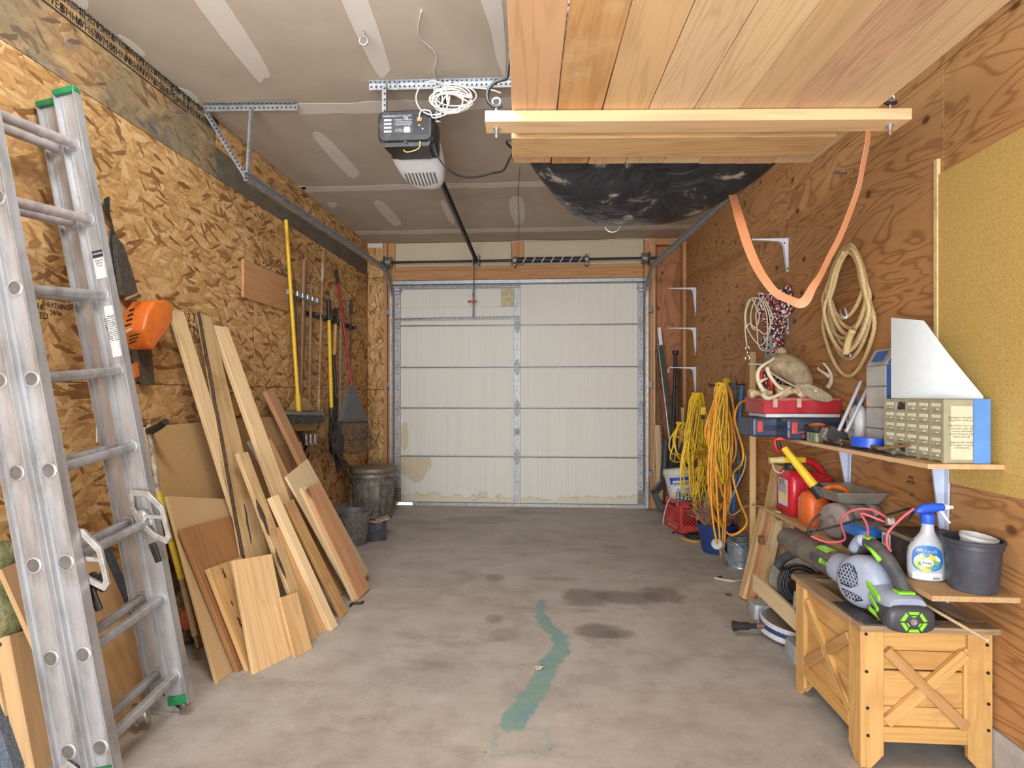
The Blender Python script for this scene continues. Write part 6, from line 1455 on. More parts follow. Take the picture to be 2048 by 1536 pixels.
m.box((c.x-.004,c.y-.045,c.z-.022),(c.x+.02,c.y+.045,c.z+.022)); tag(m.build('socket_rail',plain('rail_green_grey',(122,132,110),.5,.3,var=.12),smooth=40),'grey-green rail of three sockets at the shelf front edge','tool')
c=V((1.335,2.70,UZ)); t=thing('red_dish','dark red translucent dish behind the tape roll','dish',c); MB().lathe([(.04,0),(.075,.055),(.082,.06),(.082,.064),(.074,.064),(.038,.006),(.0,.006)],c,24,cap=False,sx=.8).build('dish',plain('dish_red',(150,48,46),.25,var=.15),t,smooth=50)
pc=thing('bar_clamp','small red clamp with black grip hanging over shelf end','clamp',(1.19,2.93,.98))
m=MB(); m.tube(smooth_path([P(1610,872,Y=2.80),P(1580,877,Y=2.85),P(1556,878,Y=2.88),P(1549,882,Y=2.88)],4),.0095,8); m.build('clamp_bar',plain('clamp_red',(190,66,48),.45,var=.1),pc,smooth=60); m=MB(); m.tube(smooth_path([P(1549,880,Y=2.88),P(1553,897,Y=2.88),P(1563,903,Y=2.88),P(1565,892,Y=2.88)],4),.010,8); m.build('clamp_jaw',M_red,pc,smooth=60); m=MB(); m.tube([P(1556,882,Y=2.87),P(1560,898,Y=2.87)],.010,8); m.build('grip',M_blk,pc,smooth=60)
stick([P(1575,868,Y=2.83),P(1616,863,Y=2.78)],.006,plain('file_brown',(112,82,66),.6),'thin_file','thin brown handled file lying by the sockets','tool')
tr=thing('tool_tray','grey metal tray with pliers and wrenches at upper shelf edge','tray',(1.23,2.33,UZ))
m=MB(); m.prism([V((1.203,2.06,UZ+.0005)),V((1.255,2.06,UZ+.0005)),V((1.26,2.62,UZ+.0005)),V((1.206,2.62,UZ+.0005))],(0,0,.005)); m.build('tray_base',plain('tray_metal',(92,84,76),.5,.4,var=.3,dirt=(130,112,92)),tr,bevel=.001)
q=random.Random(14)
for k in range(5):
    a=V((1.215+q.uniform(0,.03),2.10+.09*k,UZ+.014+.003*(k%2))); b=a+V((q.uniform(-.012,.02),.13,q.uniform(0,.008)))
    o=stick([a,a.lerp(b,.5)+V((0,0,.003)),b],.0075,plain('old_tool',(128,118,106),.5,.5,var=.2,dirt=(96,70,50)),'tool','','',parent=tr)
    if k in (1,3): MB().lathe([(.006,-.006),(.015,-.006),(.016,0),(.015,.006),(.006,.006)],b,12,(0,.1,1)).build('tool_head',plain('old_tool',(128,118,106)),tr,smooth=50)
stick([V((1.212,2.18,UZ+.02)),V((1.25,2.06,UZ+.045))],.006,plain('tool_wood',(132,98,68),.6),'tool','','',parent=tr)
gg=thing('drill_chuck','dark grey gadget leaning behind the blue tape','tool',(1.33,2.33,UZ)); m=MB(); m.obox((1.300,2.26,UZ+.03),V((.012,.0,.004)),V((0,.035,.006)),V((0,-.004,.025))); m.obox((1.298,2.235,UZ+.016),V((.012,0,0)),V((0,.02,0)),V((0,0,.014))); m.build('gadget',plain('gadget_grey',(96,98,98),.5,.3),gg,bevel=.003)
# navy saw case, red toolbox
sc=thing('tool_case','navy plastic tool case with two red latches overhanging the shelf end','case',(1.2,3.0,UZ))
M_navy=plain('case_navy',(44,58,82),.42,var=.12,dirt=(110,110,108),dirt_amt=.3)
MB().box((1.135,2.80,UZ+.002),(1.42,3.10,UZ+.102)).build('case_body',M_navy,sc,bevel=.012,seg=2); MB().box((1.02,2.93,UZ+.006),(1.20,3.16,UZ+.104)).build('case_end',M_navy,sc,bevel=.012,seg=2)
MB().box((1.12,2.795,UZ+.050),(1.425,3.11,UZ+.056)).build('seam_lip',M_navy,sc,bevel=.001)
p=P(1540,850,Y=2.795); 
for x,yy in ((1.155,2.797),(1.04,2.927)): box('latch',(x,yy-.006,UZ+.03),(x+.028,yy+.003,UZ+.088),plain('latch_red',(188,70,62),.45),sc,.003)
box('case_handle',(1.075,2.905,UZ+.045),(1.15,2.925,UZ+.062),M_navy,sc,.005)
rt=thing('red_toolbox','flat red metal toolbox with white rim on top of the navy case','toolbox',(1.22,3.05,UZ+.12))
zb=UZ+.106
MB().box((1.075,2.90,zb),(1.43,3.15,zb+.018)).build('white_tray',plain('tray_white',(206,204,206),.5,var=.04),rt,bevel=.002)
MB().box((1.06,2.89,zb+.019),(1.432,3.16,zb+.095)).build('box_body',plain('toolbox_red',(172,36,44),.4,var=.1,dirt=(150,110,100),dirt_amt=.35,scale=14),rt,bevel=.003); MB().box((1.055,2.885,zb+.083),(1.434,3.165,zb+.099)).build('box_lid',plain('toolbox_lid',(176,84,76),.5,var=.15,dirt=(190,150,140)),rt,bevel=.003)
for x in (1.10,1.215): MB().box((x,2.878,zb+.05),(x+.022,2.886,zb+.095)).build('hasp',plain('hasp_tan',(190,160,146),.5),rt,bevel=.002)
# cap, antlers, bone
zt=zb+.0995
M_cap=moss.__call__ and plain('cap_tan',(152,134,104),.9,var=.22,scale=40,dirt=(116,98,72),dirt_amt=.5)
ca=thing('camo_cap','faded tan camouflage cap resting over antlers on the red toolbox','cap',(1.24,2.95,zt))
Yc=2.93
prof=[(1528,733),(1533,718),(1545,709),(1560,706),(1578,708),(1595,716),(1610,730),(1620,748),(1626,766)]
low =[(1530,736),(1538,742),(1548,748),(1560,755),(1572,762),(1584,769),(1596,776),(1606,780),(1616,784)]
rings=[]
for i,((xa,ya),(xb,yb)) in enumerate(zip(prof,low)):
    hw=.085*math.sin(math.pi*(i+.35)/(len(prof)-.3))**.6
    top=P(xa,ya,Y=Yc); bot=P(xb,yb,Y=Yc)
    rings.append([bot.lerp(top,.5+.5*math.sin(a))+V((0,hw*math.cos(a),0)) for a in [math.pi*2*k/14 for k in range(14)]])
o=MB().loft(rings).build('crown',M_cap,ca,smooth=180)
bpx=[(1588,760),(1612,765),(1642,777),(1664,791),(1669,800),(1656,806),(1632,802),(1610,792),(1594,778)]
m=MB(); m.prism([P(x,y,Y=2.90-.07*(x-1588)/80) for x,y in bpx],(.004,.05,.012)); m.build('brim',plain('brim_tan',(150,134,108),.9,var=.15,scale=50),ca,bevel=.008,seg=2,smooth=50)
m=MB(); m.ball(P(1562,703,Y=Yc),.022,squash=(1.3,1,1)); m.build('button',M_cap,ca,smooth=180)
m=MB(); m.tube(smooth_path([P(1530,736,Y=Yc-.085),P(1552,752,Y=Yc-.09),P(1580,768,Y=Yc-.09),P(1603,778,Y=Yc-.085)],4),.005,6); m.build('sweat_band',plain('band_pale',(170,156,130),.9),ca,smooth=180)
M_ant=plain('antler',(196,180,150),.55,var=.15,scale=18,dirt=(150,126,96),dirt_amt=.4)
def antler(name,label,paths):
    t=thing(name,label,'antler',P(*paths[0][0][0],Y=2.84))
    for pts,r0,r1,Y in paths: MB().tube(smooth_path([P(x,y,Y=Y) for x,y in pts],4),[r0,r1],8).build('beam',M_ant,t,smooth=180)
antler('antler','pale forked antler in front of the camouflage cap',[([(1530,792),(1527,782),(1519,768),(1515,752),(1519,738),(1530,728),(1541,722),(1549,715)],.013,.006,2.83),([(1534,734),(1538,748),(1547,762),(1558,774),(1566,779)],.011,.008,2.82),([(1524,786),(1534,796),(1550,793),(1566,784),(1582,774)],.014,.004,2.80),([(1519,766),(1526,760),(1535,757)],.009,.004,2.82)])
antler('antler','pale antler tines rising behind the cap brim',[([(1654,776),(1660,768),(1663,756),(1660,744),(1653,733),(1646,726)],.014,.004,2.98),([(1659,754),(1650,747),(1640,741),(1635,735)],.011,.004,2.98)])
m=MB(); q=random.Random(17); b=P(1590,790,Y=2.90); b.z=zt+.028
m.loft([[b+V((-.085+.17*f+.0,(.03+.02*math.sin(f*7))*math.cos(a),.004+(.026+.012*math.sin(f*9+1))*math.sin(a)*q.uniform(.8,1.15))) for a in [k*math.pi/5 for k in range(10)]] for f in [i/9 for i in range(10)]]); tag(m.build('skull_bone',plain('bone',(200,180,140),.8,var=.3,scale=40,dirt=(128,98,62),dirt_amt=.6),smooth=60),'weathered bone fragment on red toolbox under the cap brim','bone')
m=MB(); b=P(1520,792,Y=2.92); b.z=zt+.022
m.loft([[b+V((-.055+.11*f,.022*math.cos(a)*(1.1-f*.3),(.020+.008*math.sin(f*11))*math.sin(a))) for a in [k*math.pi/4 for k in range(8)]] for f in [i/7 for i in range(8)]]); tag(m.build('skull_bone',plain('bone2',(186,162,122),.85,var=.3,scale=50,dirt=(120,92,60)),smooth=60),'brown knobbly bone at left end of the red toolbox','bone')
# ---- lower shelf: red can, orange can, grinder, chargers, spray bottle, pot
gc=thing('gas_can','red plastic gas can with label and yellow pump spout on lower shelf','gas can',(1.30,3.0,LZ))
M_gred=plain('can_red',(190,34,48),.32,var=.08); gx0,gx1,gy0,gy1=1.205,1.425,2.93,3.13; gz=LZ+.0005
def rrz(x0,x1,y0,y1,z,r=.03,n=4):
    o=[]
    for cx,cy,a0 in ((x1-r,y1-r,0),(x0+r,y1-r,90),(x0+r,y0+r,180),(x1-r,y0+r,270)):
        for k in range(n+1): a=math.radians(a0+90*k/n); o.append(V((cx+r*math.cos(a),cy+r*math.sin(a),z)))
    return o
MB().loft([rrz(gx0+.01,gx1-.01,gy0+.01,gy1-.01,gz,.03),rrz(gx0,gx1,gy0,gy1,gz+.012),rrz(gx0,gx1,gy0,gy1,gz+.19),rrz(gx0+.004,gx1-.004,gy0+.006,gy1-.006,gz+.205),rrz(gx0+.012,gx1-.09,gy0+.03,gy1-.03,gz+.232)]).build('can_body',M_gred,gc,smooth=50)
MB().box((gx0+.075,gy0-.004,gz+.02),(gx0+.095,gy0+.02,gz+.19)).build('moulded_rib',M_gred,gc,bevel=.006); MB().box((gx0+.10,gy0-.003,gz+.14),(gx1-.02,gy0+.02,gz+.16)).build('moulded_rib',M_gred,gc,bevel=.006)
m=MB(); m.tube(smooth_path([V((gx0+.075,3.03,gz+.225)),V((gx0+.09,3.03,gz+.272)),V((gx1-.075,3.03,gz+.272)),V((gx1-.025,3.03,gz+.225)),V((gx1-.012,3.03,gz+.185))],5),.017,10); m.build('carry_handle',M_gred,gc,smooth=180)
nk=V((gx0+.045,3.03,gz+.22))
MB().lathe([(.034,0),(.036,.004),(.036,.038),(.030,.042),(.0,.042)],nk,18,cap=False).build('collar',M_blk,gc,smooth=40)
M_spy=plain('spout_yellow',(222,190,40),.4,var=.05); m=MB(); m.obox(nk+V((.015,0,.062)),V((.055,0,0)),V((0,.018,0)),V((0,0,.016))); m.build('spout_body',M_spy,gc,bevel=.006); MB().tube([nk+V((-.04,0,.062)),nk+V((-.075,0,.060)),nk+V((-.11,0,.058))],[.019,.016,.017],10).build('nozzle',plain('nozzle_cream',(220,206,140),.5),gc,smooth=50)
MB().tube(smooth_path([nk+V((-.10,-.01,.045)),nk+V((-.09,-.015,.01)),nk+V((-.06,-.015,-.005)),nk+V((-.035,0,.01))],4),.003,5).build('tether',plain('tether',(214,200,160),.5),gc,smooth=180)
gl_=box('can_label',(gx0-.0015,gy0+.04,gz+.05),(gx0+.001,gy1-.05,gz+.185),plain('can_label',(206,196,198),.5,var=.06),gc,0)
text('REFILL',.034,plain('label_black',(30,28,30),.6),frame((gx0-.0022,(gy0+gy1)/2,gz+.168),(0,-1,0),(0,0,1)),gl_,'lettering',.8); text('DANGER VAPORS MAY\nIGNITE. KEEP AWAY\nFROM FLAMES. STORE\nIN VENTILATED AREA',.011,M_faint,frame((gx0-.0022,(gy0+gy1)/2,gz+.135),(0,-1,0),(0,0,1)),gl_)
box('yellow_patch',(gx0-.0024,gy0+.045,gz+.085),(gx0-.0012,gy1-.085,gz+.108),plain('patch_yellow',(224,200,60),.5),gl_,0); box('label_red',(gx0-.0022,gy0+.045,gz+.185),(gx0-.001,gy1-.055,gz+.195),M_gred,gl_,0)
m=MB(); m.prism([V((gx0+.12,gy0-.0015,gz+.17)),V((gx0+.15,gy0-.0015,gz+.17)),V((gx0+.135,gy0-.0015,gz+.195))],(0,.002,0)); m.build('embossed_mark',plain('emboss',(196,112,108),.5),gc); MB().box((gx0+.105,gy0-.0035,gz+.143),(gx1-.035,gy0-.0005,gz+.156)).build('embossed_mark',plain('emboss',(196,112,108)),gc)
# small orange can with long yellow spout
oc=thing('fuel_can','small orange fuel can with long yellow spout beside the red can','fuel can',(1.25,2.72,LZ))
ox0,ox1,oy0,oy1=1.20,1.305,2.72,2.86
MB().loft([rrz(ox0+.006,ox1-.006,oy0+.006,oy1-.006,gz,.025),rrz(ox0,ox1,oy0,oy1,gz+.012,.03),rrz(ox0,ox1,oy0,oy1,gz+.12,.03),rrz(ox0+.015,ox1-.015,oy0+.015,oy1-.015,gz+.15,.03),rrz(ox0+.03,ox1-.03,oy0+.04,oy1-.04,gz+.16,.02)]).build('can_body',plain('can_orange',(224,104,40),.4,var=.1,dirt=(150,104,76),dirt_amt=.35),oc,smooth=50)
a,b=P(1635,980,Y=2.70),P(1568,896,Y=2.80); d=(b-a).normalized()
stick([a-d*.035,a+d*.022],.028,M_blk,'collar','','',parent=oc,n=14); m=MB(); m.tube([a+d*.02,a+d*.10,b],[.022,.020,.016],12); m.build('spout',plain('spout_yellow2',(224,184,44),.4,var=.06,dirt=(150,120,50),dirt_amt=.3),oc,smooth=50)
m=MB(); m.tube(smooth_path([V((ox1-.03,2.80,gz+.145)),P(1650,978,Y=2.66),P(1668,974,Y=2.66),P(1690,980,Y=2.66),V((ox1+.06,2.66,gz+.13))],5),.012,8); m.build('handle',plain('handle_orange',(230,116,44),.4),oc,smooth=180)
# bench grinder
bg=thing('bench_grinder','dusty grey bench grinder with round wheel guards on lower shelf','grinder',(1.29,2.48,LZ))
M_gr=plain('grinder_grey',(136,128,120),.6,.2,var=.15,dirt=(176,160,142),dirt_amt=.5,scale=18); gcx=V((1.305,2.55,LZ+.085)); gax=V((.88,.48,0)).normalized()
MB().lathe([(.0,-.075),(.05,-.075),(.062,-.06),(.066,-.03),(.066,.03),(.062,.06),(.05,.075),(.0,.075)],gcx,24,gax,cap=False).build('motor',M_gr,bg,smooth=50)
for sg in (-1,1):
    c=gcx+gax*sg*.10; ax_=gax*sg
    MB().lathe([(.03,-.03),(.068,-.03),(.074,-.024),(.074,.012),(.066,.020),(.035,.022),(.022,.026),(.018,.016),(.0,.014)],c,28,ax_,cap=False).build('wheel_guard',plain('guard_grey',(148,138,134),.5,.3,var=.12,dirt=(118,92,84),dirt_amt=.5,scale=22),bg,smooth=50)
m=MB(); m.obox(gcx+V((0,0,-.066)),gax*.09,gax.cross(V((0,0,1)))*.05,V((0,0,.017))); m.build('base',M_gr,bg,bevel=.004)
pn=thing('paint_tray','dusty grey metal pan resting on top of the grinder','pan',gcx+V((0,0,.07)))
zp=gcx.z+.067; xx,yy=1.215,2.32
def rectring(x0,x1,y0,y1,z): return [V((x0,y0,z)),V((x1,y0,z)),V((x1,y1,z)),V((x0,y1,z))]
MB().loft([rectring(1.245,1.405,2.53,2.76,zp),rectring(1.225,1.425,2.50,2.79,zp+.045),rectring(1.215,1.432,2.49,2.80,zp+.047),rectring(1.215,1.432,2.49,2.80,zp+.051),rectring(1.228,1.422,2.505,2.785,zp+.049),rectring(1.248,1.402,2.535,2.755,zp+.006)]).build('pan',plain('pan_grey',(150,142,130),.5,.35,var=.12,dirt=(186,174,156),dirt_amt=.5,scale=16),pn)
# blue charger, black battery box with jumper leads
ch=thing('battery_charger','blue-topped black battery charger lying on lower shelf','charger',(1.28,2.2,LZ))
MB().box((1.195,2.275,gz),(1.355,2.42,gz+.07)).build('case',M_blk,ch,bevel=.01,seg=2)
MB().loft([rrz(1.19,1.36,2.27,2.425,gz+.068,.03),rrz(1.195,1.355,2.275,2.42,gz+.092,.03),rrz(1.215,1.335,2.295,2.40,gz+.104,.03)]).build('blue_shell',plain('charger_blue',(46,116,200),.35,var=.06),ch,smooth=40)
MB().box((1.225,2.305,gz+.1035),(1.325,2.39,gz+.106)).build('control_panel',plain('panel_grey',(132,126,116),.5,var=.15,dirt=(80,70,62)),ch,bevel=.001)
bb2=thing('battery_box','black battery box with white barcode label behind spray bottle','battery box',(1.33,2.1,LZ))
MB().box((1.228,2.00,gz),(1.43,2.195,gz+.135)).build('box_body',plain('battery_black',(52,46,46),.5,var=.2,dirt=(104,92,84),dirt_amt=.4),bb2,bevel=.006); MB().box((1.222,1.994,gz+.118),(1.434,2.20,gz+.132)).build('box_lid',plain('battery_lid',(128,112,94),.7,var=.15,dirt=(70,62,56)),bb2,bevel=.004)
lb2=box('barcode_label',(1.2265,2.135,gz+.045),(1.2285,2.185,gz+.115),M_sticker,bb2,0)
for k in range(9): MB().box((1.2262,2.142+.004*k,gz+.075),(1.2268,2.142+.004*k+.002,gz+.105)).build('bar',M_inkd,lb2)
text('225',.016,M_inkd,frame((1.2260,2.155,gz+.060),(0,-1,0),(0,0,1)),lb2)
M_pink=plain('lead_pink',(206,92,104),.4,var=.06)
def lead(pts,Ys,r,mat,name,label,cat='cable'):
    pp=[P(x,y,Y=Ys[0]+(Ys[1]-Ys[0])*i/(len(pts)-1)) for i,(x,y) in enumerate(pts)]
    return tag(MB().tube(smooth_path(pp,5),r,6).build(name,mat,smooth=180),label,cat)
lead([(1622,1072),(1648,1083),(1672,1084),(1690,1078),(1684,1055),(1683,1038),(1698,1024),(1720,1018),(1745,1020),(1765,1030),(1780,1040)],(2.3,1.98),.0045,M_pink,'jumper_cable','pink-red jumper lead arching over the blue charger')
lead([(1775,1048),(1770,1044),(1755,1038),(1735,1030),(1722,1028),(1732,1045),(1736,1065),(1731,1088)],(1.98,2.1),.0045,M_pink,'jumper_cable','pink-red jumper lead dropping across the blue charger front')
lead([(1828,1017),(1808,1032),(1785,1054),(1775,1068),(1774,1090),(1782,1102)],(1.97,1.98),.0045,M_pink,'jumper_cable','pink-red jumper lead running to the spray bottle')
lead([(1612,1065),(1640,1060),(1680,1050),(1715,1040),(1745,1035),(1780,1028),(1815,1018),(1828,1020),(1816,1042)],(2.35,1.97),.0045,M_blk,'black_cable','black lead crossing behind the pink jumper leads')
lead([(1640,1028),(1626,1040),(1616,1062),(1622,1070),(1636,1050),(1644,1040)],(2.3,2.3),.0045,M_blk,'black_cable','black lead knotted in front of the orange can')
m=MB(); c=P(1781,1042,Y=1.965); m.obox(c,V((.012,0,.002)),V((0,.01,0)),V((-.002,0,.012))); tag(m.build('lead_clip',galvanised('clip_grey',(150,150,146),(190,190,186)),bevel=.004),'grey clamp on end of the pink jumper lead','clip')
# spray bottle
sb=P(1855,1158,Z=LZ); sb.z=LZ+.0005
sp_=thing('spray_bottle','translucent white spray bottle with blue trigger head and round label','spray bottle',sb)
def fl(r,z,k=1.0): return [V((sb.x+r*math.cos(a),sb.y+r*.62*k*math.sin(a),sb.z+z)) for a in [2*math.pi*i/28 for i in range(28)]]
M_bot=plain('bottle_frost',(184,186,192),.3,var=.03)
MB().loft([fl(.050,0),fl(.060,.006),fl(.064,.03),fl(.064,.075),fl(.060,.105),fl(.048,.128),fl(.032,.145,1.1),fl(.022,.158,1.4),fl(.018,.175,1.6),fl(.017,.190,1.6)]).build('bottle_body',M_bot,sp_,smooth=60)
def lab_pt(u,z,e=.0012):
    r=.064 if z<.075 else .064-.004*(z-.075)/.03 if z<.105 else .060-.012*(z-.105)/.023
    a=-math.pi/2+u; return V((sb.x+(r+e)*math.cos(a),sb.y+(r+e)*.62*math.sin(a)-.0006,sb.z+z))
def lab_disc(cu,cz,ru,rz,mat,nm,par,e,n=22,sq=1.0):
    m=MB(); c=m.bm.verts.new(lab_pt(cu,cz,e)); R=[]; R2=[]
    for k in range(n):
        a=2*math.pi*k/n; ca_,sa_=math.cos(a),math.sin(a)
        ca_=math.copysign(abs(ca_)**sq,ca_); sa_=math.copysign(abs(sa_)**sq,sa_)
        R.append(m.bm.verts.new(lab_pt(cu+ru*.5*ca_,cz+rz*.5*sa_,e))); R2.append(m.bm.verts.new(lab_pt(cu+ru*ca_,cz+rz*sa_,e)))
    for k in range(n): j=(k+1)%n; m.bm.faces.new((c,R[k],R[j])); m.bm.faces.new((R[k],R2[k],R2[j],R[j]))
    return m.build(nm,mat,par)
L1=lab_disc(-.40,.078,.80,.042,plain('label_blue2',(52,116,186),.4,var=.08),'front_label',sp_,.001,24,.7)
gm=NG('label_flowers'); cgm=gm.coord('Object'); vgm=gm.voro(cgm,75); 
lab_disc(-.40,.066,.66,.030,gm.done(gm.ramp(gm.sep(vgm.outputs['Color'])[0],[(.1,(210,190,80)),(.35,(120,170,90)),(.55,(220,226,230)),(.75,(70,140,170)),(1,(90,160,110))],'CONSTANT'),.4),'label_picture',L1,.0018)
lab_disc(-.40,.064,.30,.013,M_sticker,'label_spot',L1,.0024)
text('Purity',.011,plain('label_navy',(36,60,120),.5),frame(lab_pt(-.40,.064,.0034),(.97,-.26,0),(0,0,1)),L1); text('POWER BOOST',.009,M_sticker,frame(lab_pt(-.44,.101,.0044),(.97,-.26,.0),(0,-.1,1)),L1)
L2=MB(); L2.loft([[lab_pt(u*.1-.65,z,.0008) for u in range(-5,11)] for z in (.008,.030)],cap=False,closed=False); L2=L2.build('lower_label',plain('label_pale',(214,212,214),.5),sp_)
for k in range(8): m=MB(); m.loft([[lab_pt(-.12+.045*k,z,.0016),lab_pt(-.12+.045*k+.022,z,.0016)] for z in (.010,.018)],cap=False,closed=False); m.build('bar',M_inkd,L2)
M_trig=plain('trigger_blue',(46,92,206),.35,var=.04); hz=sb.z+.188
MB().lathe([(.020,0),(.021,.004),(.021,.030),(.016,.034)],(sb.x,sb.y,hz),18).build('neck_ring',M_trig,sp_,smooth=40)
m=MB(); m.loft([[V((sb.x+x,sb.y+.013*w*math.cos(a),hz+z+h*math.sin(a))) for a in [2*math.pi*k/14 for k in range(14)]] for x,w,z,h in ((-.040,.6,.038,.004),(-.034,.9,.042,.010),(-.018,1,.048,.016),(.01,1,.052,.0165),(.045,.95,.055,.013),(.050,.9,.055,.012))]); m.build('trigger_head',M_trig,sp_,smooth=50)
MB().tube([V((sb.x+.050,sb.y,hz+.055)),V((sb.x+.066,sb.y,hz+.055)),V((sb.x+.068,sb.y,hz+.055)),V((sb.x+.080,sb.y,hz+.055))],[.0115,.0115,.006,.006],12).build('nozzle',M_white,sp_,smooth=40)
m=MB(); m.tube(smooth_path([V((sb.x+.040,sb.y,hz+.044)),V((sb.x+.052,sb.y,hz+.028)),V((sb.x+.066,sb.y,hz+.008)),V((sb.x+.072,sb.y,hz+.002))],4),[.007,.004],8); m.build('trigger',M_white,sp_,smooth=180)
# black nursery pot with a white pot inside
pb=P(1958,1178,Z=LZ); pb.z=LZ+.0005; pb.x=1.350
np_=thing('nursery_pot','black plastic nursery pot with dusty sides at shelf end','plant pot',pb)
MB().lathe([(.0,0),(.062,0),(.065,.006),(.075,.135),(.080,.137),(.080,.150),(.084,.152),(.085,.162),(.081,.165),(.077,.163),(.063,.01),(.0,.01)],pb,36,cap=False).build('pot_body',plain('pot_black',(62,64,72),.45,var=.15,dirt=(132,134,144),dirt_amt=.4,scale=14),np_,smooth=45)
ip=thing('inner_pot','small white flower pot tilted inside the black pot','plant pot',pb+V((.02,.015,.09)))
MB().lathe([(.0,0),(.038,0),(.047,.072),(.051,.074),(.051,.086),(.047,.086),(.037,.006),(.0,.006)],pb+V((.010,.008,.085)),28,(.12,-.10,1),cap=False).build('pot_body',plain('pot_white',(206,206,206),.45,var=.06),ip,smooth=45)
# dowel lying off the chest
d0,d1=P(1848,1208,Y=1.93),P(1975,1281,Y=1.70)
stick([d0,d1],.0048,M_dow,'dowel','thin pale wooden dowel sticking out over the chest rim','dowel')
# ================================================================ planter chest
ch_=thing('wooden_chest','stained pine planter chest with crossed braces at lower right','planter',(1.22,2.17,0))
def chw(n,a,b,sc=22): return wood(n,a,b,sc,.4,stain=(176,128,74))
M_c1=chw('chest_a',(202,156,92),(176,122,62)); M_c2=chw('chest_b',(206,162,100),(182,134,74),34); M_c3=chw('chest_brace',(186,142,92),(158,112,66)); M_top=wood('chest_top',(166,138,106),(128,102,76),20,.5,knots=False,stain=(96,80,64))
X0,X1,Y0,Y1,ZT=1.030,1.430,1.934,2.425,.455
# rim
for a,b,wv in (((X0-.023,Y0+.008,.466),(X1+.010,Y0+.008,.466),(0,1,0)),((X0-.023,Y1-.012,.466),(X1+.010,Y1-.012,.466),(0,1,0))): plank('rim_board',a,b,wv,.064,.020,M_top,ch_,.002)
for x in (X0+.009,X1-.022): plank('rim_board',(x,Y0+.041,.466),(x,Y1-.045,.466),(1,0,0),.064,.020,M_top,ch_,.002)
def leg(x0,x1,y0,y1,chamx,nm='leg'):
    m=MB(); c=.05
    m.prism([V((x0+(c if chamx<0 else 0),y0,0.0)),V((x1-(c if chamx>0 else 0),y0,0.0)),V((x1,y0,c)),V((x1,y0,ZT)),V((x0,y0,ZT)),V((x0,y0,c))],(0,y1-y0,0)) if chamx else m.box((x0,y0,0),(x1,y1,ZT))
    M=frame(((x0+x1)/2,(y0+y1)/2,0),(0,0,1),(1,0,0)); return m.build(nm,M_c2,ch_,M=M,bevel=.002)
def legs(x0,x1,y0,y1,c0,c1,along):   # chamfer on either lower corner
    m=MB(); c=.04
    if along=='x': m.prism([V((x0+c0*c,y0,0)),V((x1-c1*c,y0,0)),V((x1,y0,c*1.1 if c1 else .001)),V((x1,y0,ZT)),V((x0,y0,ZT)),V((x0,y0,c*1.1 if c0 else .001))],(0,y1-y0,0)); 
    else: m.prism([V((x0,y0+c0*c,0)),V((x0,y1-c1*c,0)),V((x0,y1,c*1.1 if c1 else .001)),V((x0,y1,ZT)),V((x0,y0,ZT)),V((x0,y0,c*1.1 if c0 else .001))],(x1-x0,0,0))
    M=frame(((x0+x1)/2,(y0+y1)/2,0),(0,0,1),(1,0,0) if along=='x' else (0,1,0)); return m.build('leg',M_c2,ch_,M=M,bevel=.002)
lg=[legs(X0+.002,X0+.062,Y0-.002,Y0+.016,0,1,'x'),legs(X1-.075,X1,Y0-.002,Y0+.016,1,0,'x'),legs(X0-.012,X0+.004,Y0-.002,Y0+.075,0,1,'y'),legs(X0-.012,X0+.004,Y1-.075,Y1,1,0,'y'),legs(X0+.002,X0+.07,Y1-.016,Y1,0,1,'x'),legs(X1-.075,X1,Y1-.016,Y1,1,0,'x')]
for l,px in ((lg[0],((1732,1268),(1733,1343),(1735,1416),(1736,1471))),(lg[1],((1974,1290),(1976,1346),(1977,1408),(1977,1461)))):
    for x,y in px:
        p=P(x,y,Y=Y0-.0025); MB().lathe([(.0055,0),(.0045,.003),(.0,.003)],p,10,(0,-1,0),cap=False).build('screw',M_screw,l)
yb=Y0+.012
fx0,fx1=X0+.062,X1-.075
for z0,z1,mt in ((.385,ZT,M_c1),(.322,.383,M_c1),(.20,.316,M_c2),(.105,.198,M_c2)): plank('panel_board',(fx0-.01,yb+.006,(z0+z1)/2),(fx1+.01,yb+.006,(z0+z1)/2),(0,0,1),z1-z0,.012,mt,ch_,.0015)
plank('bottom_rail',(fx0,yb-.004,.112),(fx1,yb-.004,.112),(0,0,1),.05,.018,M_c1,ch_,.002)
plank('side_slat',(fx1-.003,yb-.003,.13),(fx1-.003,yb-.003,.40),(1,0,0),.016,.014,M_c2,ch_,.001)
plank('brace',(fx0+.008,Y0+.000,.388),(fx1-.008,Y0+.000,.145),(0,0,1),.034,.018,M_c3,ch_,.002)
a=V((fx0+.008,Y0+.002,.150)); b=V((fx1-.008,Y0+.002,.385)); 
plank('brace',a,a.lerp(b,.46),(0,0,1),.036,.018,M_c2,ch_,.002); plank('brace',a.lerp(b,.54),b,(0,0,1),.036,.018,M_c2,ch_,.002)
xb=X0+.006
sy0,sy1=Y0+.075,Y1-.075
for z0,z1,mt in ((.36,ZT,M_c2),(.245,.358,M_c1),(.115,.243,M_c2)): plank('panel_board',(xb+.002,sy0-.01,(z0+z1)/2),(xb+.002,sy1+.01,(z0+z1)/2),(0,0,1),z1-z0,.012,mt,ch_,.0015)
plank('bottom_rail',(X0-.004,sy0,.118),(X0-.004,sy1,.118),(0,0,1),.05,.018,M_c1,ch_,.002)
a=V((X0-.004,sy0+.006,.150)); b=V((X0-.004,sy1-.006,.395)); plank('brace',a,b,(0,0,1),.036,.016,M_c2,ch_,.002)
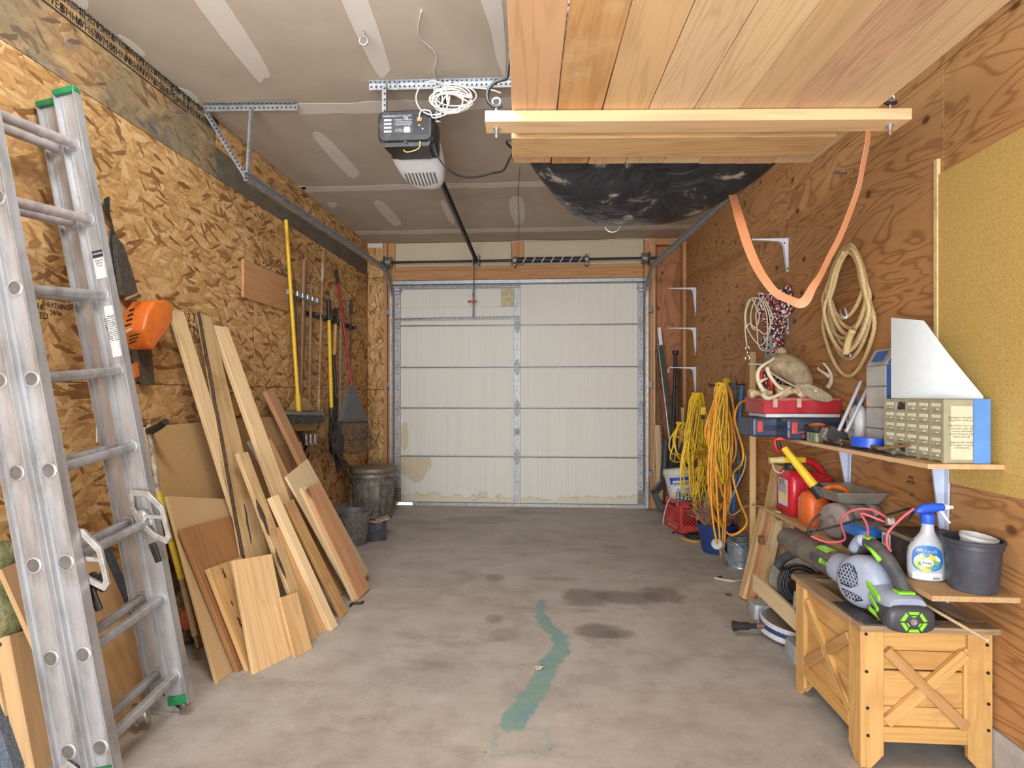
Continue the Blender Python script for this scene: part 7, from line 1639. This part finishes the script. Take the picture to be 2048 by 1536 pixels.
a=V((X0-.005,sy0+.006,.395)); b=V((X0-.005,sy1-.006,.150)); plank('brace',a,a.lerp(b,.46),(0,0,1),.036,.016,M_c3,ch_,.002); plank('brace',a.lerp(b,.54),b,(0,0,1),.036,.016,M_c3,ch_,.002)
box('inner_liner',(X0+.014,Y0+.03,.10),(X1-.004,Y1-.02,.14),M_dark,ch_,0)
box('inner_back',(X1-.012,Y0+.03,.10),(X1-.002,Y1-.02,ZT),M_top,ch_,0); box('inner_back',(X0+.03,Y1-.03,.10),(X1-.012,Y1-.017,ZT),M_top,ch_,0)
# ---- leaf blower lying on the chest
bl=thing('leaf_blower','grey and green cordless leaf blower lying across the chest','leaf blower',(1.08,2.1,.477))
M_bg=plain('blower_grey',(152,160,178),.42,var=.05); M_bd=plain('blower_dark',(74,74,78),.5,var=.15,dirt=(126,118,108),dirt_amt=.35); M_lime=plain('lime_green',(136,206,54),.45,var=.05); M_tube=plain('blower_tube',(92,86,80),.6,var=.2,scale=20,dirt=(142,130,114),dirt_amt=.5)
t0,t1=P(1578,1078,Y=2.58),P(1690,1150,Y=2.14)
t1=V((1.085,2.14,.580)); td=(t1-t0).normalized()
tp=[t0-td*.02,t0-td*.012,t0+td*.02,t1]; m=MB(); m.tube(tp,[.036,.048,.050,.052],22); tb=m.build('blower_tube',M_tube,bl,smooth=45)
MB().lathe([(.034,0),(.0,.001)],t0-td*.0205,20,-td,cap=False).build('tube_mouth',M_blk,tb)
up_=(V((0,0,1))-td*td.z).normalized(); sd_=td.cross(up_).normalized()
if sd_.x>0: sd_=-sd_
def tube_patch(s0,s1,a0,a1,mat,nm,par,e=.0012):
    m=MB(); rows=[]
    for s in (s0,s1):
        c=t0.lerp(t1,s); r=.050+.002*s+e; rows.append([c+(up_*math.cos(a)+sd_*math.sin(a))*r for a in [a0+(a1-a0)*k/8 for k in range(9)]])
    m.loft(rows,cap=False,closed=False); return m.build(nm,mat,par)
tube_patch(.62,.80,-.25,.62,M_lime,'green_label',tb); tube_patch(.76,.88,1.15,1.5,M_lime,'green_label',tb); tube_patch(.88,.98,1.15,1.5,M_white,'white_label',tb)
tube_patch(.6,1.0,1.05,1.62,M_bd,'dark_band',tb,.0006); tube_patch(.80,.99,-.4,.7,plain('camo_patch',(112,104,94),.6,var=.4,scale=26,dirt=(58,54,50),dirt_amt=.8),'camo_patch',tb)
c=t0.lerp(t1,.70)+(up_*math.cos(.22)+sd_*math.sin(.22))*.0535; text('56V',.026,M_white,frame(c,-td,-sd_),tb); c=t0.lerp(t1,.87)+(up_*math.cos(1.32)+sd_*math.sin(1.32))*.0535; text('EGO',.026,M_blk,frame(c,-td,(up_*math.sin(1.32)*1-sd_*math.cos(1.32)*1)),tb)
hc=V((1.10,2.055,.575)); hax=V((-1,-.42,.10)).normalized()
MB().lathe([(.0,-.055),(.06,-.055),(.082,-.04),(.090,-.01),(.090,.02),(.082,.042),(.066,.054),(.030,.058),(.0,.058)],hc,36,hax,cap=False,xdir=(0,1,0)).build('fan_housing',M_bg,bl,smooth=60)
m=MB(); m.loft([[t1+(up_*math.cos(a)+sd_*math.sin(a))*.054-td*.05 for a in [2*math.pi*k/20 for k in range(20)]],[t1+(up_*math.cos(a)+sd_*math.sin(a))*.058+td*.01 for a in [2*math.pi*k/20 for k in range(20)]],[hc+V((0,.02,.0))+(up_*math.cos(a)*.075+sd_*math.sin(a)*.055) for a in [2*math.pi*k/20 for k in range(20)]]]); m.build('outlet_scroll',M_bg,bl,smooth=60)
# intake grille: dark wedge plates with honeycomb holes
hy=(V((0,1,0))-hax*hax.y).normalized(); hz_=hax.cross(hy); 
if hz_.z<0: hz_=-hz_
def hp(u,v,e): 
    r=math.hypot(u,v); z=.0545 if r<.066 else .0545-.012*(r-.066)/.016; z=min(z,.058-.004*r/.066) 
    return hc+hy*u+hz_*v+hax*(z+e)
for poly in ([(.030,.056),(.058,.034),(.064,.002),(.050,-.024),(.010,-.026),(-.020,-.006),(-.012,.030),(.006,.052)],[(.044,-.038),(.026,-.058),(-.010,-.066),(-.040,-.052),(-.030,-.040),(.006,-.038)]):
    m=MB(); m.prism([hp(u,v,.0005) for u,v in poly],hax*.003); gr_=m.build('intake_grille',M_blk,bl)
    cu=sum(p[0] for p in poly)/len(poly); cv=sum(p[1] for p in poly)/len(poly)
    def inside(u,v):
        s_=False; n=len(poly)
        for i in range(n):
            (x1_,y1_),(x2_,y2_)=poly[i],poly[(i+1)%n]
            if (y1_>v)!=(y2_>v) and u<(x2_-x1_)*(v-y1_)/(y2_-y1_)+x1_: s_=not s_
        return s_
    q=MB()
    for i in range(-12,13):
        for j in range(-12,13):
            u=i*.0135+(j%2)*.00675; v=j*.0117
            if inside(u,v) and inside(u+.003,v) and inside(u-.003,v) and inside(u,v+.003) and inside(u,v-.003):
                c=hp(u,v,.004); q.ringprism([c+(hy*math.cos(a)+hz_*math.sin(a))*.0073 for a in [k*math.pi/3+.52 for k in range(6)]],[c+(hy*math.cos(a)+hz_*math.sin(a))*.0052 for a in [k*math.pi/3+.52 for k in range(6)]],hax*.0012)
    o=q.build('honeycomb',M_bg,gr_); o['kind']='stuff'
# handle arch, spine, battery
H=[V((1.115,2.150,.640)),V((1.120,2.115,.690)),V((1.125,2.05,.700)),V((1.132,1.985,.672)),V((1.138,1.935,.625)),V((1.140,1.905,.588))]
hp_=smooth_path(H,5); m=MB(); m.tube(hp_,[.021,.021],12,flat=1.25); m.build('handle',M_bd,bl,smooth=180)
m=MB(); m.tube([h+V((-.012,-.004,.012)) for h in hp_[1:8]],[.019,.019],10,flat=1.1); m.build('handle_front',M_bg,bl,smooth=180)
m=MB(); m.obox(H[2]+V((-.004,.025,.022)),V((.013,0,0)),V((0,.018,.0)),V((0,.0,.005))); m.build('boost_button',M_lime,bl,bevel=.002)
m=MB(); m.tube([hp_[9]+V((-.022,0,.0)),hp_[12]+V((-.026,0,0)),hp_[15]+V((-.022,0,-.004))],[.004,.009],8,flat=1.0); m.build('green_stripe',M_lime,bl,smooth=180)
def yring(x,z,y,w,h,n=18,p=.6): return [V((x+w*math.copysign(abs(math.cos(a))**p,math.cos(a)),y,z+h*math.copysign(abs(math.sin(a))**p,math.sin(a)))) for a in [2*math.pi*k/n for k in range(n)]]
MB().loft([yring(1.115,.560,2.06,.05,.055),yring(1.118,.555,1.99,.048,.042),yring(1.122,.556,1.93,.055,.036),yring(1.124,.560,1.880,.060,.034),yring(1.124,.556,1.862,.056,.028)]).build('rear_body',M_bg,bl,smooth=60)
m=MB(); m.obox((1.128,1.888,.597),V((.026,0,0)),V((0,.018,0)),V((0,0,.004))); rl=m.build('release_button',M_lime,bl,bevel=.002); m=MB(); m.obox((1.128,1.888,.6022),V((.018,0,0)),V((0,.011,0)),V((0,0,.001))); m.build('button_well',plain('lime_dark',(92,150,40),.5),rl)
MB().loft([yring(1.124,.527,1.965,.052,.034),yring(1.126,.522,1.90,.068,.040),yring(1.128,.522,1.862,.074,.043),yring(1.128,.522,1.848,.070,.040),yring(1.128,.522,1.842,.058,.032)]).build('battery',plain('battery_grey',(66,66,72),.45,var=.1),bl,smooth=50)
bt_=[o for o in bpy.data.objects if o.name.startswith('battery') and o.parent==bl][0]
bc_=V((1.128,1.8405,.520))
def hexring(r0,r1,a0,a1,mat,nm):
    m=MB(); pts=[]
    R=lambda a,r:bc_+V((r*1.15*math.cos(a),0,r*math.sin(a)))
    m.prism([R(a0,r1),R(a1,r1),R(a1,r0),R(a0,r0)],(0,-.003,0)); m.build(nm,mat,bt_)
for k in range(6):
    a0=math.pi/3*k+.09; a1=math.pi/3*(k+1)-.09
    hexring(.025,.035,a0,a1,M_lime,'green_trim'); 
    if k in (1,3,5): hexring(.016,.020,a0+.1,a1-.1,M_lime,'green_trim')
MB().lathe([(.011,0),(.010,.004),(.006,.004),(.0,.003)],bc_,16,(0,-1,0),cap=False).build('power_button',M_zinc,bt_)
for u0,z0,u1,z1 in ((-.060,.556,-.066,.530),(-.062,.515,-.050,.497)):
    m=MB(); m.bar(V((1.124+u0,1.965,z0)),V((1.124+u1,1.905,z1)),(0,0,1),.016,.006); m.build('green_stripe',M_lime,bl,bevel=.002)
m=MB(); m.prism([V((1.064,1.99,.600)),V((1.060,1.915,.575)),V((1.060,1.905,.560)),V((1.066,1.985,.575))],(.012,0,0)); m.build('green_stripe',M_lime,bl,bevel=.001)
M_ft=plain('stand_grey',(84,82,82),.4,.4,var=.1)
sd2=thing('metal_stand','dark grey metal stand plate under the blower on chest rim','stand',(1.05,1.95,.477))
m=MB(); m.obox((1.045,2.03,.479),V((.030,0,0)),V((0,.085,0)),V((0,0,.003))); m.build('stand_foot',M_ft,sd2,bevel=.001); m=MB(); m.obox((1.14,1.925,.479),V((.115,0,0)),V((0,.012,0)),V((0,0,.003))); m.build('stand_foot',M_ft,sd2,bevel=.001)
# ================================================================ mitre saw on the floor, stand rail, leaning offcuts
ms=thing('mitre_saw','grey mitre saw on floor behind the chest with black turning knob','saw',(1.2,2.95,0))
M_cast=plain('saw_cast',(172,178,182),.45,.2,var=.08,dirt=(136,134,130),dirt_amt=.3); C0=V((1.305,2.95,0))
for y0,y1 in ((2.62,2.76),(3.13,3.25)):
    MB().loft([rrz(1.10,1.25,y0+.01,y1-.01,.0,.02),rrz(1.095,1.26,y0,y1,.012,.02),rrz(1.105,1.26,y0+.01,y1-.01,.085,.02)]).build('base_pad',M_cast,ms,smooth=40)
m=MB(); arc=[]
for k in range(17):
    a=math.radians(125+110*k/16); arc.append((C0.x+.225*math.cos(a),C0.y+.225*math.sin(a)))
m.prism([V((x,y,.035)) for x,y in arc]+[V((1.40,2.76,.035)),V((1.40,3.14,.035))],(0,0,.045)); m.build('base_casting',M_cast,ms,bevel=.003)
m=MB(); m.ringprism([V((C0.x+.226*math.cos(a),C0.y+.226*math.sin(a),.050)) for a in [2*math.pi*k/40 for k in range(40)]],[V((C0.x+.2,C0.y,.05))+V(((.0),0,0)) if False else V((C0.x+.215*math.cos(a),C0.y+.215*math.sin(a),.050)) for a in [2*math.pi*k/40 for k in range(40)]],(0,0,.018)) if False else None
pts=[V((x-.003,y,.058)) for x,y in arc]; MB().tube(pts,.012,6,flat=.4,up=(0,0,1)).build('angle_scale',plain('scale_blue',(50,70,116),.4),ms); MB().tube([p+V((-.006,0,-.022)) for p in pts],.014,6,flat=.5,up=(0,0,1)).build('scale_lip',plain('scale_white',(206,208,212),.4),ms); MB().tube([p+V((.006,0,.020)) for p in pts],.014,6,flat=.5,up=(0,0,1)).build('scale_lip',plain('scale_white',(206,208,212)),ms)
MB().lathe([(.205,.080),(.205,.086),(.0,.086)],C0,36,cap=False).build('turntable',plain('table_grey',(136,130,122),.5,.3,var=.1),ms)
kn=P(1500,1252,Z=.055); k1=P(1466,1252,Z=.052)
kd=(k1-kn).normalized(); MB().tube([kn-kd*.04,kn,kn+kd*.01,kn+kd*.05,k1],[.013,.013,.02,.020,.027],14).build('turning_knob',plain('knob_black',(44,44,46),.5),ms,smooth=45); MB().tube([kn-kd*.10,kn-kd*.03],[.016,.016],8).build('lock_arm',plain('arm_rust',(130,96,80),.5,.3),ms)
g0=V((1.195,2.76,.310)); gx=V((-.78,-.62,.08)).normalized()
MB().lathe([(.118,-.03),(.160,-.03),(.168,-.022),(.168,.020),(.160,.028),(.118,.028),(.114,.0)],g0,40,gx).build('blade_guard',plain('guard_smoke',(128,120,112),.35,.2,var=.1,dirt=(160,148,132),dirt_amt=.4),ms,smooth=45)
MB().lathe([(.0,.010),(.116,.010),(.116,.004),(.0,.004)],g0,40,gx,cap=False).build('saw_blade',plain('blade_steel',(110,110,112),.35,.7),ms)
MB().lathe([(.0,.040),(.05,.040),(.058,.034),(.064,.012),(.0,.012)],g0,28,gx,cap=False).build('motor_hub',M_blk,ms,smooth=45)
for r in (.085,.10): MB().lathe([(r,.012),(r+.004,.02),(r+.008,.012)],g0,36,gx,cap=False).build('guard_ring',M_blk,ms,smooth=60)
m=MB(); m.tube(smooth_path([P(1556,1132,Y=2.72),P(1566,1118,Y=2.70),P(1584,1108,Y=2.66),P(1606,1102,Y=2.62),P(1640,1096,Y=2.55)],5),[.021,.021],12); m.build('saw_handle',plain('handle_black',(56,58,62),.5),ms,smooth=180)
m=MB(); m.tube(smooth_path([P(1558,1132,Y=2.72),P(1575,1146,Y=2.72),P(1590,1156,Y=2.70)],4),.014,8); m.build('handle_bridge',M_blk,ms,smooth=180)
MB().lathe([(.0,-.06),(.045,-.06),(.05,-.05),(.05,.06),(.04,.075),(.0,.076)],V((1.26,2.62,.40)),20,V((1,.2,.25)),cap=False).build('motor',plain('saw_motor',(74,70,64),.5,var=.15,dirt=(150,130,100),dirt_amt=.5),ms,smooth=45)
m=MB(); m.bar(V((1.34,2.74,.08)),V((1.30,2.68,.40)),(0,1,0),.07,.05); m.build('pivot_arm',M_cast,ms,bevel=.006)
m=MB(); c=P(1592,1206,Y=2.46); m.tube([c+V((0,0,.05)),c+V((0,0,.01)),c+V((0,0,-.015))],[.008,.012,.013],8); pg=m.build('power_plug',plain('plug_grey',(120,118,116),.5),ms,smooth=45)
for dx in (-.006,.006): m=MB(); m.obox(c+V((dx,-.004,-.028)),V((.001,0,0)),V((0,.003,0)),V((0,0,.013))); m.build('prong',M_zinc,pg)
m=MB(); q=random.Random(5)
for k in range(3): m=MB(); m.tube(smooth_path([P(1570+4*k,1140,Y=2.60),P(1560+6*k,1170,Y=2.60),P(1575+6*k,1196,Y=2.55),P(1595,1190+3*k,Y=2.50),c+V((0,0,.05))],4),.0055,6); m.build('power_cord',M_blk,ms,smooth=180)
o=plank('support_rail',(1.06,3.02,.252),(1.06,2.45,.252),(0,0,1),.085,.02,wood('rail_pale',(214,192,152),(194,166,122),14,.3,knots=False),None,.002); tag(o,'pale one-by-four rail on edge running from chest to leaning offcuts','board')
LBs=[((1486,1196),(1528,1016),1.30,.075,.03,M_pineB,'pale offcut, leftmost of those leaning under the shelves'),((1500,1203),(1546,1018),1.285,.06,.035,M_redw,'reddish offcut with dark notch leaning under the shelves'),((1519,1207),(1556,1036),1.27,.07,.035,M_pinel,'light straight offcut in front of the notched one'),((1508,1180),(1556,930),1.415,.11,.03,M_pinel,'tallest light offcut leaning under the shelves'),((1535,1196),(1580,1040),1.36,.09,.03,M_pineA,'wide offcut leaning nearest the mitre saw')]
for (a,b,xt,w_,th,mt,lab) in LBs:
    A=P(a[0],a[1],Z=.006); B=P(b[0],b[1],X=xt); o=plank('offcut',A,B,(0,1,0),w_,th,mt,None,.002); tag(o,lab,'board','offcuts leaning under the shelves')
m=MB(); p=P(1523,1080,X=1.175); m.obox(p,V((.012,0,.0)),V((0,.02,0)),V((0,0,.022))); 
tag(m.build('notch_block',plain('notch_brown',(120,84,56),.7),bevel=.002),'small dark brown block tucked between the leaning offcuts','block')
